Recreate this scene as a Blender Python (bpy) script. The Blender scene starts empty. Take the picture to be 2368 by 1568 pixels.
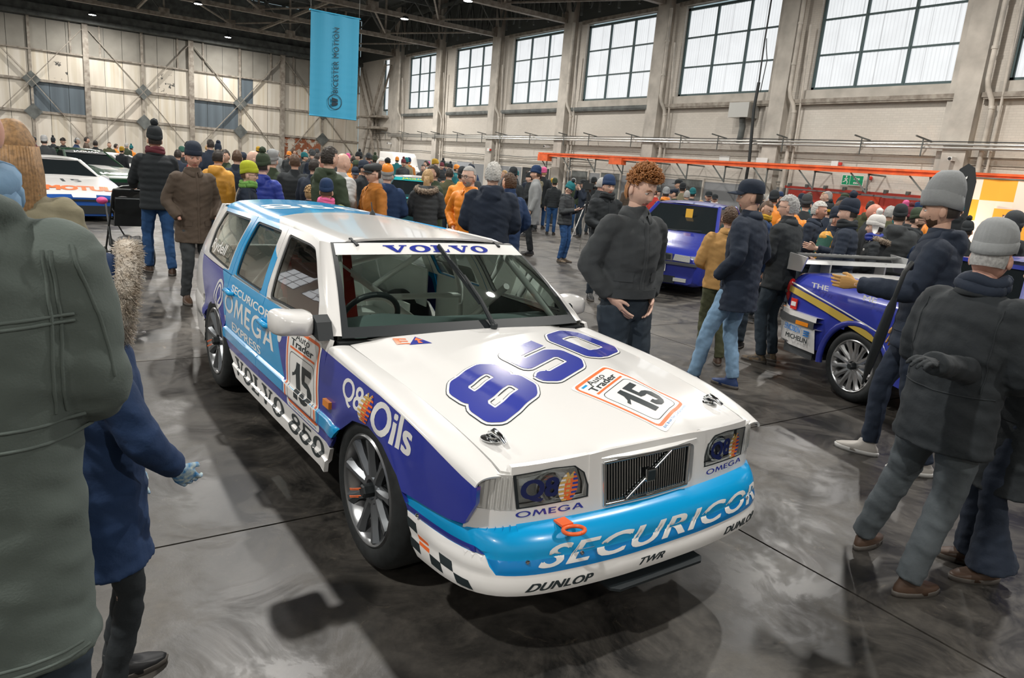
import bpy, bmesh, math, random
import numpy as np
from mathutils import Vector, Matrix, Euler
from mathutils.geometry import delaunay_2d_cdt
random.seed(7); RNG = np.random.RandomState(11)
PI = math.pi
SC = bpy.context.scene
COL = SC.collection
# ---------------------------------------------------------------- camera

CR = np.array([0.829148, -0.552915, 0.082461]); CU = np.array([0.060985, 0.236089, 0.969816]); CF = np.array([0.555693, 0.799092, -0.229472])
CO = np.array([0, 0, 1.698]); FPX = 1651.0
cd = bpy.data.cameras.new('camera'); cam = bpy.data.objects.new('camera', cd); COL.objects.link(cam)
cd.sensor_width = 36; cd.lens = 36*FPX/2368; cd.clip_end = 500; cd.clip_start = 0.05
cam.matrix_world = Matrix(((CR[0], CU[0], -CF[0], CO[0]), (CR[1], CU[1], -CF[1], CO[1]), (CR[2], CU[2], -CF[2], CO[2]), (0, 0, 0, 1)))
SC.camera = cam
# ---------------------------------------------------------------- world, exposure
wd = bpy.data.worlds.new('world'); SC.world = wd; wd.use_nodes = True
wd.node_tree.nodes['Background'].inputs[0].default_value = (0.62, 0.8, 0.86, 1)
wd.node_tree.nodes['Background'].inputs[1].default_value = 0.6
SC.view_settings.view_transform = 'Standard'; SC.view_settings.look = 'None'
SC.view_settings.exposure = -0.15; SC.view_settings.gamma = 1.0; SC.view_settings.use_curve_mapping = False
SC.cycles.max_bounces = 6; SC.cycles.diffuse_bounces = 3; SC.cycles.glossy_bounces = 3; SC.cycles.transparent_max_bounces = 12
SC.cycles.transmission_bounces = 4
LAMP_W = 940.0; WIN_E = .98
# the hall's high-bay lamps: hung under the trusses, plus three added to brighten the brick wall
LAMPS = [(3.3, 12.3, 1.25), (14.8, 20.5, 1), (20.5, 36.3, 1), (14.7, 65.4, .8), (5.1, 65.4, .8), (20.5, 12.3, 1), (-7.5, 12.3, 1), (-4.5, 28.4, 1), (5.1, 28.4, 1), (5.1, 44.1, 1), (-7.5, 44.1, 1), (20.5, 52.5, 1.8), (10, 52.5, 1.8), (-7.5, 60.5, 1.8), (9, 2.5, 1), (20.5, -3, 1), (20.5, 20.5, .35), (20.5, 28.4, .3), (20.5, 44.2, .35), (-5, 1, 1), (5.1, -10, 1), (-10, -10, 1)]
def area_light(name, loc, power, size, col=(1, .96, .9), rot=(0, 0, 0)):
    l = bpy.data.lights.new(name, 'AREA'); l.shape = 'DISK'; l.size = size; l.energy = power; l.color = col
    o = bpy.data.objects.new(name, l); o.location = loc; o.rotation_euler = rot; COL.objects.link(o); return o
for i, (x, y, k) in enumerate(LAMPS):
    area_light('lamp_light', (x, y, 10.28), LAMP_W*k, .42)
def sstep(a,b,x): t=np.clip((np.asarray(x,float)-a)/(b-a),0,1); return t*t*(3-2*t)
def G(px, py, z=0.0):
    d = CF*FPX + CR*(px-1184) - CU*(py-784); t = (z-CO[2])/d[2]; return CO + d*t
def PX(px, py, X):
    d = CF*FPX + CR*(px-1184) - CU*(py-784); return CO + d*(X-CO[0])/d[0]
def PY(px, py, Y):
    d = CF*FPX + CR*(px-1184) - CU*(py-784); return CO + d*(Y-CO[1])/d[1]
def DEP(px, py, dep):
    return CO + CF*dep + (CR*(px-1184) - CU*(py-784))*dep/FPX
# ---------------------------------------------------------------- materials
MATS = {}
def mat(name, col=(.5, .5, .5), rough=.6, metal=0., noise=0., scale=8., bump=0., bscale=40., coat=0., spec=.5, emit=None, alpha=1., col2=None, vec=None):
    if name in MATS: return MATS[name]
    m = bpy.data.materials.new(name); m.use_nodes = True; MATS[name] = m
    nt = m.node_tree; b = nt.nodes['Principled BSDF']
    b.inputs['Base Color'].default_value = (*col, 1); b.inputs['Roughness'].default_value = rough
    b.inputs['Metallic'].default_value = metal; b.inputs['Coat Weight'].default_value = coat; b.inputs['Coat Roughness'].default_value = .06
    b.inputs['Specular IOR Level'].default_value = spec
    if emit: b.inputs['Emission Color'].default_value = (*emit[0], 1); b.inputs['Emission Strength'].default_value = emit[1]
    tc = nt.nodes.new('ShaderNodeTexCoord'); src = tc.outputs['Object']
    if vec:
        mp = nt.nodes.new('ShaderNodeMapping'); mp.inputs['Scale'].default_value = vec; nt.links.new(src, mp.inputs[0]); src = mp.outputs[0]
    if noise or col2:
        n = nt.nodes.new('ShaderNodeTexNoise'); n.inputs['Scale'].default_value = scale; n.inputs['Detail'].default_value = 5
        nt.links.new(src, n.inputs['Vector'])
        r = nt.nodes.new('ShaderNodeValToRGB'); nt.links.new(n.outputs[0], r.inputs[0]); nt.links.new(r.outputs[0], b.inputs['Base Color'])
        c2 = col2 or tuple(c*(1-noise) for c in col); c1 = col if col2 else tuple(min(1, c*(1+noise*.6)) for c in col)
        r.color_ramp.elements[0].position = .35; r.color_ramp.elements[1].position = .65
        r.color_ramp.elements[0].color = (*c2, 1); r.color_ramp.elements[1].color = (*c1, 1)
    if bump:
        n2 = nt.nodes.new('ShaderNodeTexNoise'); n2.inputs['Scale'].default_value = bscale; n2.inputs['Detail'].default_value = 4
        nt.links.new(src, n2.inputs['Vector'])
        bp = nt.nodes.new('ShaderNodeBump'); bp.inputs['Strength'].default_value = 1; bp.inputs['Distance'].default_value = bump
        nt.links.new(n2.outputs[0], bp.inputs['Height']); nt.links.new(bp.outputs[0], b.inputs['Normal'])
    return m
def nodes(name):
    m = bpy.data.materials.new(name); m.use_nodes = True; MATS[name] = m
    return m, m.node_tree, m.node_tree.nodes['Principled BSDF']
# ---------------------------------------------------------------- objects
def tag(o, label=None, cat=None, group=None, kind=None):
    if label: o['label'] = label
    if cat: o['category'] = cat
    if group: o['group'] = group
    if kind: o['kind'] = kind
    return o
def empty(name, loc=(0, 0, 0), rz=0., **k):
    o = bpy.data.objects.new(name, None); o.location = loc; o.rotation_euler = (0, 0, rz); COL.objects.link(o); o.empty_display_size = .1
    return tag(o, **k)
def link(name, me, mats, parent=None, smooth=False, **k):
    if mats is not None:
        if not isinstance(mats, (list, tuple)): mats = [mats]
        for m in mats: me.materials.append(m)
    if smooth is True: me.shade_smooth()
    elif smooth:
        me.shade_smooth()
        try: me.set_sharp_from_angle(angle=math.radians(smooth))
        except Exception: pass
    me.name = name
    o = bpy.data.objects.new(name, me); COL.objects.link(o)
    if parent is not None: o.parent = parent
    return tag(o, **k)
class MB:
    def __init__(s): s.v = []; s.f = []; s.m = []
    def add(s, vs, fs, mi=0):
        b = len(s.v); s.v += [tuple(map(float, p)) for p in vs]; s.f += [tuple(i+b for i in f) for f in fs]; s.m += [mi]*len(fs); return s
    def box(s, c, d, R=None, mi=0):
        x, y, z = [k/2 for k in d]
        vs = [Vector((a*x, b*y, e*z)) for a in (-1, 1) for b in (-1, 1) for e in (-1, 1)]
        if R is not None: vs = [R @ q for q in vs]
        vs = [q+Vector(c) for q in vs]
        return s.add(vs, [(0, 1, 3, 2), (4, 6, 7, 5), (0, 4, 5, 1), (2, 3, 7, 6), (0, 2, 6, 4), (1, 5, 7, 3)], mi)
    def bb(s, a, b, mi=0):
        return s.box([(p+q)/2 for p, q in zip(a, b)], [abs(q-p) for p, q in zip(a, b)], None, mi)
    def beam(s, p, q, w, h, mi=0, up=(0, 0, 1)):
        p, q = Vector(p), Vector(q); d = q-p; L = d.length; d.normalize(); u = Vector(up)
        if abs(d.dot(u)) > .98: u = Vector((0, 1, 0))
        x = d.cross(u).normalized(); z = x.cross(d); R = Matrix((x, d, z)).transposed()
        return s.box((p+q)/2, (w, L, h), R, mi)
    def tube(s, path, r, n=10, mi=0, caps=True, ell=None):
        P = [Vector(p) for p in path]; k = len(P); rs = r if isinstance(r, (list, tuple, np.ndarray)) else [r]*k
        vs = []; T = []
        for i in range(k):
            t = (P[min(i+1, k-1)]-P[max(i-1, 0)]); T.append(t.normalized())
        u = Vector((0, 0, 1)) if abs(T[0].z) < .9 else Vector((1, 0, 0))
        u = (u - T[0]*u.dot(T[0])).normalized()
        for i in range(k):
            u = (u - T[i]*u.dot(T[i])).normalized(); w = T[i].cross(u)
            e = ell if ell else (1, 1)
            for j in range(n):
                a = 2*PI*j/n; vs.append(P[i]+u*math.cos(a)*rs[i]*e[0]+w*math.sin(a)*rs[i]*e[1])
        fs = [(i*n+j, i*n+(j+1) % n, (i+1)*n+(j+1) % n, (i+1)*n+j) for i in range(k-1) for j in range(n)]
        if caps: fs += [tuple(range(n))[::-1], tuple((k-1)*n+j for j in range(n))]
        return s.add(vs, fs, mi)
    def cyl(s, p, q, r, n=16, mi=0): return s.tube([p, q], r, n, mi)
    def lathe(s, prof, c=(0, 0, 0), n=24, axis='z', mi=0, R=None):
        vs = []
        for (rr, h) in prof:
            for j in range(n):
                a = 2*PI*j/n; p = Vector((rr*math.cos(a), rr*math.sin(a), h))
                if axis == 'y': p = Vector((p.x, p.z, -p.y))
                if axis == 'x': p = Vector((p.z, p.x, p.y))
                if R is not None: p = R @ p
                vs.append(p+Vector(c))
        k = len(prof)
        fs = [(i*n+j, i*n+(j+1) % n, (i+1)*n+(j+1) % n, (i+1)*n+j) for i in range(k-1) for j in range(n)]
        return s.add(vs, fs, mi)
    def sph(s, c, r, n=12, m=8, mi=0, R=None):
        if not isinstance(r, (tuple, list)): r = (r, r, r)
        prof = [(math.sin(PI*i/m), -math.cos(PI*i/m)) for i in range(m+1)]
        vs = []
        for rr, h in prof:
            for j in range(n):
                a = 2*PI*j/n; p = Vector((rr*math.cos(a)*r[0], rr*math.sin(a)*r[1], h*r[2]))
                if R is not None: p = R @ p
                vs.append(p+Vector(c))
        return s.add(vs, [(i*n+j, i*n+(j+1) % n, (i+1)*n+(j+1) % n, (i+1)*n+j) for i in range(m) for j in range(n)], mi)
    def poly(s, pts, a, b, axis='y', mi=0):
        """prism of a 2d outline between a and b on the axis"""
        def P(u, v, w): return {'x': (w, u, v), 'y': (u, w, v), 'z': (u, v, w)}[axis]
        n = len(pts); vs = [P(u, v, a) for u, v in pts]+[P(u, v, b) for u, v in pts]
        fs = [tuple(range(n)), tuple(range(n, 2*n))[::-1]]+[(i, (i+1) % n+0, (i+1) % n+n, i+n) for i in range(n)]
        return s.add(vs, fs, mi)
    def mesh(s, fix=True):
        me = bpy.data.meshes.new('m'); me.from_pydata(s.v, [], s.f); me.polygons.foreach_set('material_index', s.m)
        if fix:
            b = bmesh.new(); b.from_mesh(me); bmesh.ops.remove_doubles(b, verts=b.verts, dist=1e-5); bmesh.ops.recalc_face_normals(b, faces=b.faces); b.to_mesh(me); b.free()
        me.update(); return me
    def build(s, name, mats, parent=None, smooth=False, fix=True, **k): return link(name, s.mesh(fix), mats, parent, smooth, **k)
def copy_tree(o, parent=None):
    c = o.copy(); COL.objects.link(c); c.parent = parent
    for ch in list(o.children): copy_tree(ch, c)
    return c
TXT = {}
def union2d(vs, fs):
    """merge overlapping flat pieces into one layer of triangles"""
    vs = np.array(vs, float); V = [Vector((float(a), float(b))) for a, b in vs]; E = []
    cnt = {}
    for f in fs:
        for i in range(len(f)):
            e = (f[i], f[(i+1) % len(f)]); k = (min(e), max(e)); cnt[k] = cnt.get(k, 0)+1
    E = [k for k, c in cnt.items() if c == 1]
    ov, oe, of, *_ = delaunay_2d_cdt(V, E, [], 0, 1e-6); P = np.array([tuple(v) for v in ov])[:, :2]; F = [tuple(f) for f in of]; C = np.array([P[list(f)].mean(0) for f in F]); keep = np.zeros(len(F), bool)
    for f in fs:
        Q = vs[list(f)]; lo = Q.min(0); hi = Q.max(0); c = np.where((C[:, 0] > lo[0]) & (C[:, 0] < hi[0]) & (C[:, 1] > lo[1]) & (C[:, 1] < hi[1]) & ~keep)[0]
        if len(c) == 0: continue
        x, y = Q[:, 0], Q[:, 1]; x2, y2 = np.roll(x, -1), np.roll(y, -1); ins = np.zeros(len(c), bool)
        for i in range(len(Q)):
            if y[i] == y2[i]: continue
            k = (y[i] > C[c, 1]) != (y2[i] > C[c, 1]); ins ^= k & (C[c, 0] < (x2[i]-x[i])*(C[c, 1]-y[i])/(y2[i]-y[i])+x[i])
        keep[c[ins]] = True
    return P, [f for f, k in zip(F, keep) if k]
def text2d(st, bold=0., shear=0., space=1., font=None):
    k = (st, bold, shear, space)
    if k in TXT: return TXT[k]
    cu = bpy.data.curves.new('t', 'FONT'); cu.body = st; cu.offset = 0; cu.shear = shear; cu.space_character = space; cu.resolution_u = 4; cu.fill_mode = 'FRONT'
    ob = bpy.data.objects.new('t', cu); COL.objects.link(ob); me = bpy.data.meshes.new_from_object(ob)
    vs = np.array([v.co[:2] for v in me.vertices]); fs = [tuple(p.vertices) for p in me.polygons]
    bpy.data.objects.remove(ob); bpy.data.curves.remove(cu); bpy.data.meshes.remove(me)
    e = bold*.8
    if e > .004:
        V0, F0 = vs.copy(), list(fs); vs = []; fs = []
        for dx, dy in ((-e, -e*.5), (e, -e*.5), (e, e*.5), (-e, e*.5), (0, 0)): b = len(vs)*len(V0); vs.append(V0+np.array([dx, dy])); fs += [tuple(i+b for i in f) for f in F0]
        vs = np.concatenate(vs); vs, fs = union2d(vs, fs)
    vs = vs - vs.min(0); TXT[k] = (vs/ (vs[:, 1].max()), fs); return TXT[k]
def flat_text(name, st, o, ux, uy, h, m, parent=None, w=None, bold=.02, shear=0, space=1., **k):
    """text on a plane: origin o, unit directions ux, uy, height h; w stretches it to a width"""
    vs, fs = text2d(st, bold, shear, space); vs = vs.copy()
    sx = (w/vs[:, 0].max()) if w else h
    o, ux, uy = np.array(o, float), np.array(ux, float), np.array(uy, float)
    P = o + np.outer(vs[:, 0]*sx, ux) + np.outer(vs[:, 1]*h, uy)
    me = bpy.data.meshes.new(name); me.from_pydata(P.tolist(), [], fs); me.update()
    return link(name, me, m, parent, **k)
# ================================================================ HALL
XW = 27.7; YW = 69.18; ZC = 14.2; XL = -18.0; YB = -16.0
WIN = [(-1.4, 4.4), (6.2, 12.05), (13.77, 19.6), (21.44, 27.2), (29.05, 34.85), (36.8, 42.55), (44.8, 50.4), (53.2, 58.4)]
PIL = [(5.0, 5.75), (12.65, 13.45), (20.38, 21.16), (27.98, 28.76), (35.75, 36.55), (43.72, 44.54), (52.0, 52.75), (59.4, 60.3)]
TR_Y = [-10.6, -2.8, 5.0, 12.9, 20.75, 28.4, 36.4, 44.2, 52.5, 60.6]
ZS, ZT = 6.0, 10.15
def brick_mat(name, c1, c2, mortar, sx=1.0):
    m, nt, b = nodes(name); N = nt.nodes.new; L = nt.links.new
    tc = N('ShaderNodeTexCoord'); sp = N('ShaderNodeSeparateXYZ'); L(tc.outputs['Object'], sp.inputs[0])
    cb = N('ShaderNodeCombineXYZ'); L(sp.outputs['Y'], cb.inputs[0]); L(sp.outputs['Z'], cb.inputs[1])
    br = N('ShaderNodeTexBrick'); br.inputs['Scale'].default_value = 1; br.inputs['Brick Width'].default_value = .24; br.inputs['Row Height'].default_value = .086
    br.inputs['Mortar Size'].default_value = .008; br.inputs['Color1'].default_value = (1, 1, 1, 1); br.inputs['Color2'].default_value = (.93, .93, .93, 1); br.inputs['Mortar'].default_value = (.86, .86, .86, 1)
    L(cb.outputs[0], br.inputs[0])
    n = N('ShaderNodeTexNoise'); n.inputs['Scale'].default_value = .35; n.inputs['Detail'].default_value = 6; L(tc.outputs['Object'], n.inputs[0])
    r = N('ShaderNodeValToRGB'); r.color_ramp.elements[0].position = .3; r.color_ramp.elements[1].position = .7
    r.color_ramp.elements[0].color = (*c2, 1); r.color_ramp.elements[1].color = (*c1, 1); L(n.outputs[0], r.inputs[0])
    mx = N('ShaderNodeMix'); mx.data_type = 'RGBA'; mx.blend_type = 'MULTIPLY'; mx.inputs[0].default_value = 1
    L(r.outputs[0], mx.inputs[6]); L(br.outputs[0], mx.inputs[7])
    # dado paint line at 1.95 m (grey below), dark unpainted brick over 10.4 m
    lt = N('ShaderNodeMath'); lt.operation = 'LESS_THAN'; L(sp.outputs['Z'], lt.inputs[0]); lt.inputs[1].default_value = 1.93
    m2 = N('ShaderNodeMix'); m2.data_type = 'RGBA'; L(lt.outputs[0], m2.inputs[0]); L(mx.outputs[2], m2.inputs[6]); m2.inputs[7].default_value = (.23, .24, .25, 1)
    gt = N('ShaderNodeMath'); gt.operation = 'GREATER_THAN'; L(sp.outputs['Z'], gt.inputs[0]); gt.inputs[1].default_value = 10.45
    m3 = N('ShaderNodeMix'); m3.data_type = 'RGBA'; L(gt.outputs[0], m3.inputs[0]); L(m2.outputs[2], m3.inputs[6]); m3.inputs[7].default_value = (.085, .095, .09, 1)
    L(m3.outputs[2], b.inputs['Base Color']); b.inputs['Roughness'].default_value = .75
    bp = N('ShaderNodeBump'); bp.inputs['Distance'].default_value = .01; bp.inputs['Strength'].default_value = .6; L(br.outputs[0], bp.inputs['Height']); L(bp.outputs[0], b.inputs['Normal'])
    return m
M_BR = brick_mat('painted_brick', (.66, .62, .56), (.56, .515, .455), None)
M_CONC = mat('painted_concrete', (.50, .465, .415), .75, noise=.2, scale=1.3, bump=.004, bscale=9)
M_STEEL = mat('old_painted_steel', (.37, .335, .285), .6, col2=(.20, .17, .14), scale=3.5)
M_STEELD = mat('dark_steel', (.115, .125, .12), .6, noise=.4, scale=2)
M_FRAME = mat('window_steel', (.06, .1, .105), .5)
M_ROOF = mat('roof_sheet', (.075, .085, .085), .75, noise=.3, scale=.6)
M_ORANGE = mat('orange_steel', (.78, .13, .03), .5, noise=.2, scale=3)
M_PIPE = mat('galvanised', (.52, .52, .5), .35, .7)
M_PIPEC = mat('cream_pipe', (.55, .51, .45), .55, noise=.25, scale=2)
M_BLACK = mat('black_plastic', (.018, .022, .024), .45)
M_WHITEP = mat('white_plastic', (.75, .75, .73), .4)
def pane_mat():
    m, nt, b = nodes('translucent_pane'); N = nt.nodes.new; L = nt.links.new
    tc = N('ShaderNodeTexCoord'); sp = N('ShaderNodeSeparateXYZ'); L(tc.outputs['Object'], sp.inputs[0])
    def ridge(per, sharp, amt):
        a = N('ShaderNodeMath'); a.operation = 'MULTIPLY'; L(sp.outputs['Y'], a.inputs[0]); a.inputs[1].default_value = 2*PI/per
        s_ = N('ShaderNodeMath'); s_.operation = 'SINE'; L(a.outputs[0], s_.inputs[0])
        g = N('ShaderNodeMapRange'); L(s_.outputs[0], g.inputs[0]); g.inputs[1].default_value = sharp; g.inputs[2].default_value = 1; g.inputs[3].default_value = 1; g.inputs[4].default_value = 1-amt
        return g.outputs[0]
    a = ridge(.15, .4, .14); c = ridge(.93, .985, .35)
    mu = N('ShaderNodeMath'); mu.operation = 'MULTIPLY'; L(a, mu.inputs[0]); L(c, mu.inputs[1])
    n = N('ShaderNodeTexNoise'); n.inputs['Scale'].default_value = 1.2; n.inputs['Detail'].default_value = 5; L(tc.outputs['Object'], n.inputs[0])
    g = N('ShaderNodeMapRange'); L(n.outputs[0], g.inputs[0]); g.inputs[3].default_value = .86; g.inputs[4].default_value = 1.10
    m2 = N('ShaderNodeMath'); m2.operation = 'MULTIPLY'; L(mu.outputs[0], m2.inputs[0]); L(g.outputs[0], m2.inputs[1])
    m3 = N('ShaderNodeMath'); m3.operation = 'MULTIPLY'; L(m2.outputs[0], m3.inputs[0]); m3.inputs[1].default_value = WIN_E
    b.inputs['Base Color'].default_value = (.12, .12, .12, 1); b.inputs['Emission Color'].default_value = (.95, .98, 1, 1)
    L(m3.outputs[0], b.inputs['Emission Strength']); b.inputs['Roughness'].default_value = .6
    return m
M_PANE = pane_mat()
# --- floor: cast concrete slabs about 3 m square with open joints
def floor_mat():
    m, nt, b = nodes('worn_concrete'); N = nt.nodes.new; L = nt.links.new
    tc = N('ShaderNodeTexCoord'); G_ = N('ShaderNodeNewGeometry')
    def noise(sc, det, lo, hi, rough=.6, dist=0):
        n = N('ShaderNodeTexNoise'); n.inputs['Scale'].default_value = sc; n.inputs['Detail'].default_value = det; n.inputs['Roughness'].default_value = rough; n.inputs['Distortion'].default_value = dist
        L(G_.outputs['Position'], n.inputs[0]); g = N('ShaderNodeMapRange'); L(n.outputs[0], g.inputs[0]); g.inputs[1].default_value = lo; g.inputs[2].default_value = hi; return g.outputs[0]
    big = noise(.6, 8, .40, .62, .66, .5); mid = noise(2.2, 9, .42, .64, .72, 1.0); fine = noise(26, 6, .35, .7, .7); spot = noise(7.5, 9, .60, .72, .75, 1.2)
    def mix(f, a, c, bt='MIX'):
        x = N('ShaderNodeMix'); x.data_type = 'RGBA'; x.blend_type = bt
        for i, v in ((0, f), (6, a), (7, c)):
            if isinstance(v, (tuple, float, int)): x.inputs[i].default_value = (*v, 1) if isinstance(v, tuple) else v
            else: L(v, x.inputs[i])
        return x.outputs[2]
    c = mix(big, (.010, .0105, .0105), (.095, .088, .078)); c = mix(mid, c, mix(.6, c, (.15, .135, .115)))
    f2 = N('ShaderNodeMath'); f2.operation = 'MULTIPLY'; L(fine, f2.inputs[0]); f2.inputs[1].default_value = .45
    c = mix(f2.outputs[0], c, (.025, .024, .023))
    s2 = N('ShaderNodeMath'); s2.operation = 'MULTIPLY'; L(spot, s2.inputs[0]); s2.inputs[1].default_value = .7
    c = mix(s2.outputs[0], c, (.20, .17, .13))
    oi = N('ShaderNodeObjectInfo'); om = N('ShaderNodeMapRange'); L(oi.outputs['Random'], om.inputs[0]); om.inputs[3].default_value = .72; om.inputs[4].default_value = 1.15
    hs = N('ShaderNodeHueSaturation'); L(om.outputs[0], hs.inputs['Value']); L(c, hs.inputs['Color']); c = hs.outputs[0]
    L(c, b.inputs['Base Color'])
    r = N('ShaderNodeMapRange'); L(mid, r.inputs[0]); r.inputs[3].default_value = .34; r.inputs[4].default_value = .60; L(r.outputs[0], b.inputs['Roughness'])
    bp = N('ShaderNodeBump'); bp.inputs['Distance'].default_value = .0012; bp.inputs['Strength'].default_value = .4; L(mid, bp.inputs['Height']); L(bp.outputs[0], b.inputs['Normal'])
    b.inputs['Specular IOR Level'].default_value = .5
    return m
M_FLOOR = floor_mat(); M_JOINT = mat('joint_filler', (.12, .095, .06), .9, col2=(.03, .028, .025), scale=6)
fl = MB().bb((XL, YB, -.3), (XW, YW, -.012)).build('floor', M_JOINT, kind='structure')
xs = [XL]; x = 2.95-2.97*7
while x < XW: xs.append(x); x += 2.97
xs.append(XW); ys = [YB]; y = 3.08-2.97*6
while y < YW: ys.append(y); y += 2.97
ys.append(YW)
j = 0.006
for i in range(len(xs)-1):
    for k in range(len(ys)-1):
        if ys[k] > 24 and k % 3: continue
        k2 = k+1 if ys[k] <= 24 else min(k+3, len(ys)-1)
        if ys[k] > 24 and i % 3: continue
        i2 = i+1 if ys[k] <= 24 else min(i+3, len(xs)-1)
        MB().bb((xs[i]+j, ys[k]+j, -.25), (xs[i2]-j, ys[k2]-j, 0)).build('slab', M_FLOOR, fl)
# --- right wall (long, with high windows)
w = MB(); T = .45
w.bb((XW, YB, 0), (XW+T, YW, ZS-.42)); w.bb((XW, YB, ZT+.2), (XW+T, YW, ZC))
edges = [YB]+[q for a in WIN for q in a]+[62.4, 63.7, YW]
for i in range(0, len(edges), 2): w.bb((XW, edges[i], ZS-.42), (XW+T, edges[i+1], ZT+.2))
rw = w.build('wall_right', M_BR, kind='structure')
for i, (a, b) in enumerate(WIN+[(62.4, 63.7)]):
    z0, z1 = (ZS, ZT) if i < 8 else (ZS, 11.9)
    wn = empty('window_%d' % (i+1), (XW, 0, 0), kind='structure')
    f = MB(); xx = .22
    for q in (a+.06, b-.06): f.bb((xx-.06, q-.06, z0), (xx+.08, q+.06, z1))
    for q in (z0+.05, z1-.05): f.bb((xx-.06, a, q-.06), (xx+.08, b, q+.06))
    nv = 3 if i < 8 else 1
    for k in range(1, nv): y = a+(b-a)*k/nv; f.bb((xx-.07, y-.045, z0), (xx+.07, y+.045, z1))
    for k in (1, 2): z = z0+(z1-z0)*k/3; f.bb((xx-.05, a, z-.035), (xx+.07, b, z+.035))
    f.build('window_frame', M_FRAME, wn)
    for k in range(nv):
        for l in range(3):
            ya, yb = a+(b-a)*k/nv, a+(b-a)*(k+1)/nv; za, zb = z0+(z1-z0)*l/3, z0+(z1-z0)*(l+1)/3
            p = MB(); n = 22; vs = []; fs = []
            for q in range(n+1):
                y = ya+.03+(yb-ya-.06)*q/n; dx = .012*math.cos(q*PI)
                vs += [(xx+.03+dx, y, za+.02), (xx+.03+dx, y, zb-.02)]
            p.add(vs, [(2*q, 2*q+1, 2*q+3, 2*q+2) for q in range(n)]); p.build('pane', M_PANE, wn)
    if i < 8:
        s = MB(); s.bb((-.10, a-.28, z0-.40), (.3, b+.15, z0-.02)); s.bb((-.05, a-.28, z0), (.25, a-.02, z1+.1)); s.build('window_surround', M_CONC, wn)
        MB().bb((-.30, a-.62, z0-.56), (.0, b+.55, z0-.40)).bb((-.27, a-.6, z0-.62), (0, b+.5, z0-.56)).build('window_ledge', M_STEELD if i > 3 else M_STEEL, wn)
        MB().bb((-.16, a-.3, z1+.08), (.2, b+.35, z1+.28)).build('lintel', M_STEEL, wn)
for i, (a, b) in enumerate(PIL):
    MB().bb((XW-.42, a, 0), (XW, b, ZC)).bb((XW-.2, b, 0), (XW, b+.3, ZT)).build('concrete_pillar', M_CONC, rw)
    # downpipe with an offset bend below the ledge
    y = a-.28; zt = 10.1+random.random()*.4
    t = MB(); t.tube([(XW-.5, y+.05, zt), (XW-.5, y+.05, 6.0), (XW-.46, y+.0, 5.7), (XW-.3, y-.12, 5.35), (XW-.24, y-.15, 5.0), (XW-.24, y-.15, .1)], .085, 10)
    for z in (8.6, 7, 5.1, 3.0, 1.2): t.cyl((XW-(.5 if z > 6 else .24), y+(.05 if z > 6 else -.15), z-.05), (XW-(.5 if z > 6 else .24), y+(.05 if z > 6 else -.15), z+.05), .108, 10)
    t.build('downpipe', M_PIPEC, rw, smooth=40)
    MB().tube([(XW-.44, y-.4, 8.5), (XW-.2, y-.42, 4.5), (XW-.2, y-.42, .1)], .045, 8).build('downpipe', M_PIPEC, rw, smooth=40)
# pipes along the wall
def wall_run(name, z, x, r, ya, yb, m, sag=0.):
    pts = [(XW-x, ya+(yb-ya)*k/24, z+sag*math.sin(k*2.1)) for k in range(25)]
    return MB().tube(pts, r, 8).build(name, m, rw, smooth=40)
wall_run('conduit_pipe', 3.84, .55, .045, 5, 61, M_PIPE, .01); wall_run('conduit_pipe', 3.72, .5, .05, 5, 61, M_PIPE, .006); wall_run('cable', 3.93, .55, .018, 3, 66, M_BLACK, .012)
wall_run('conduit_pipe', 3.45, .12, .02, -5, 68, M_STEEL, .004); wall_run('conduit_pipe', 2.62, .12, .02, 33, 67, M_STEELD, .03); wall_run('conduit_pipe', 2.4, .14, .04, 33, 53, M_PIPEC, .008)
wall_run('cable', 3.2, .1, .015, 4, 60, M_STEEL, .01); wall_run('cable', 2.15, .1, .012, 20, 50, M_STEELD, .03)
for k in range(18):
    y = 7+k*3.15+(k % 3)*.4
    MB().beam((XW, y, 3.98), (XW-.95, y+.1, 4.1), .04, .05).beam((XW-.6, y, 3.4), (XW-.6, y, 4.03), .035, .035).build('pipe_bracket', M_STEELD, rw)
# orange crane rail on brackets
r = MB().bb((XW-1.25, 9.5, 2.82), (XW-1.1, 36.9, 2.9)).bb((XW-1.25, 9.5, 2.68), (XW-1.1, 36.9, 2.74)).bb((XW-1.19, 9.5, 2.7), (XW-1.16, 36.9, 2.9))
rail = r.build('crane_rail', M_ORANGE, label='long orange steel rail bracketed along the brick wall', category='rail') if False else None
rail = empty('crane_rail', (0, 0, 0), label='long orange steel rail bracketed along the brick wall', cat='rail')
r.build('beam', M_ORANGE, rail)
for k in range(12):
    y = 11+k*2.28
    MB().beam((XW-1.15, y, 2.7), (XW-1.15, y, 1.95), .05, .05).beam((XW-1.15, y, 1.98), (XW-1.15, y+.75, 2.68), .045, .045).beam((XW, y, 2.65), (XW-1.2, y, 2.65), .05, .06).build('bracket', M_STEELD, rail)
MB().bb((XW-1.35, 29.2, 2.45), (XW-1.0, 30.2, 2.8)).build('motor_box', M_ORANGE, rail); MB().bb((XW-1.35, 35.8, 2.4), (XW-1.0, 36.8, 2.8)).build('motor_box', M_ORANGE, rail)
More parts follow.
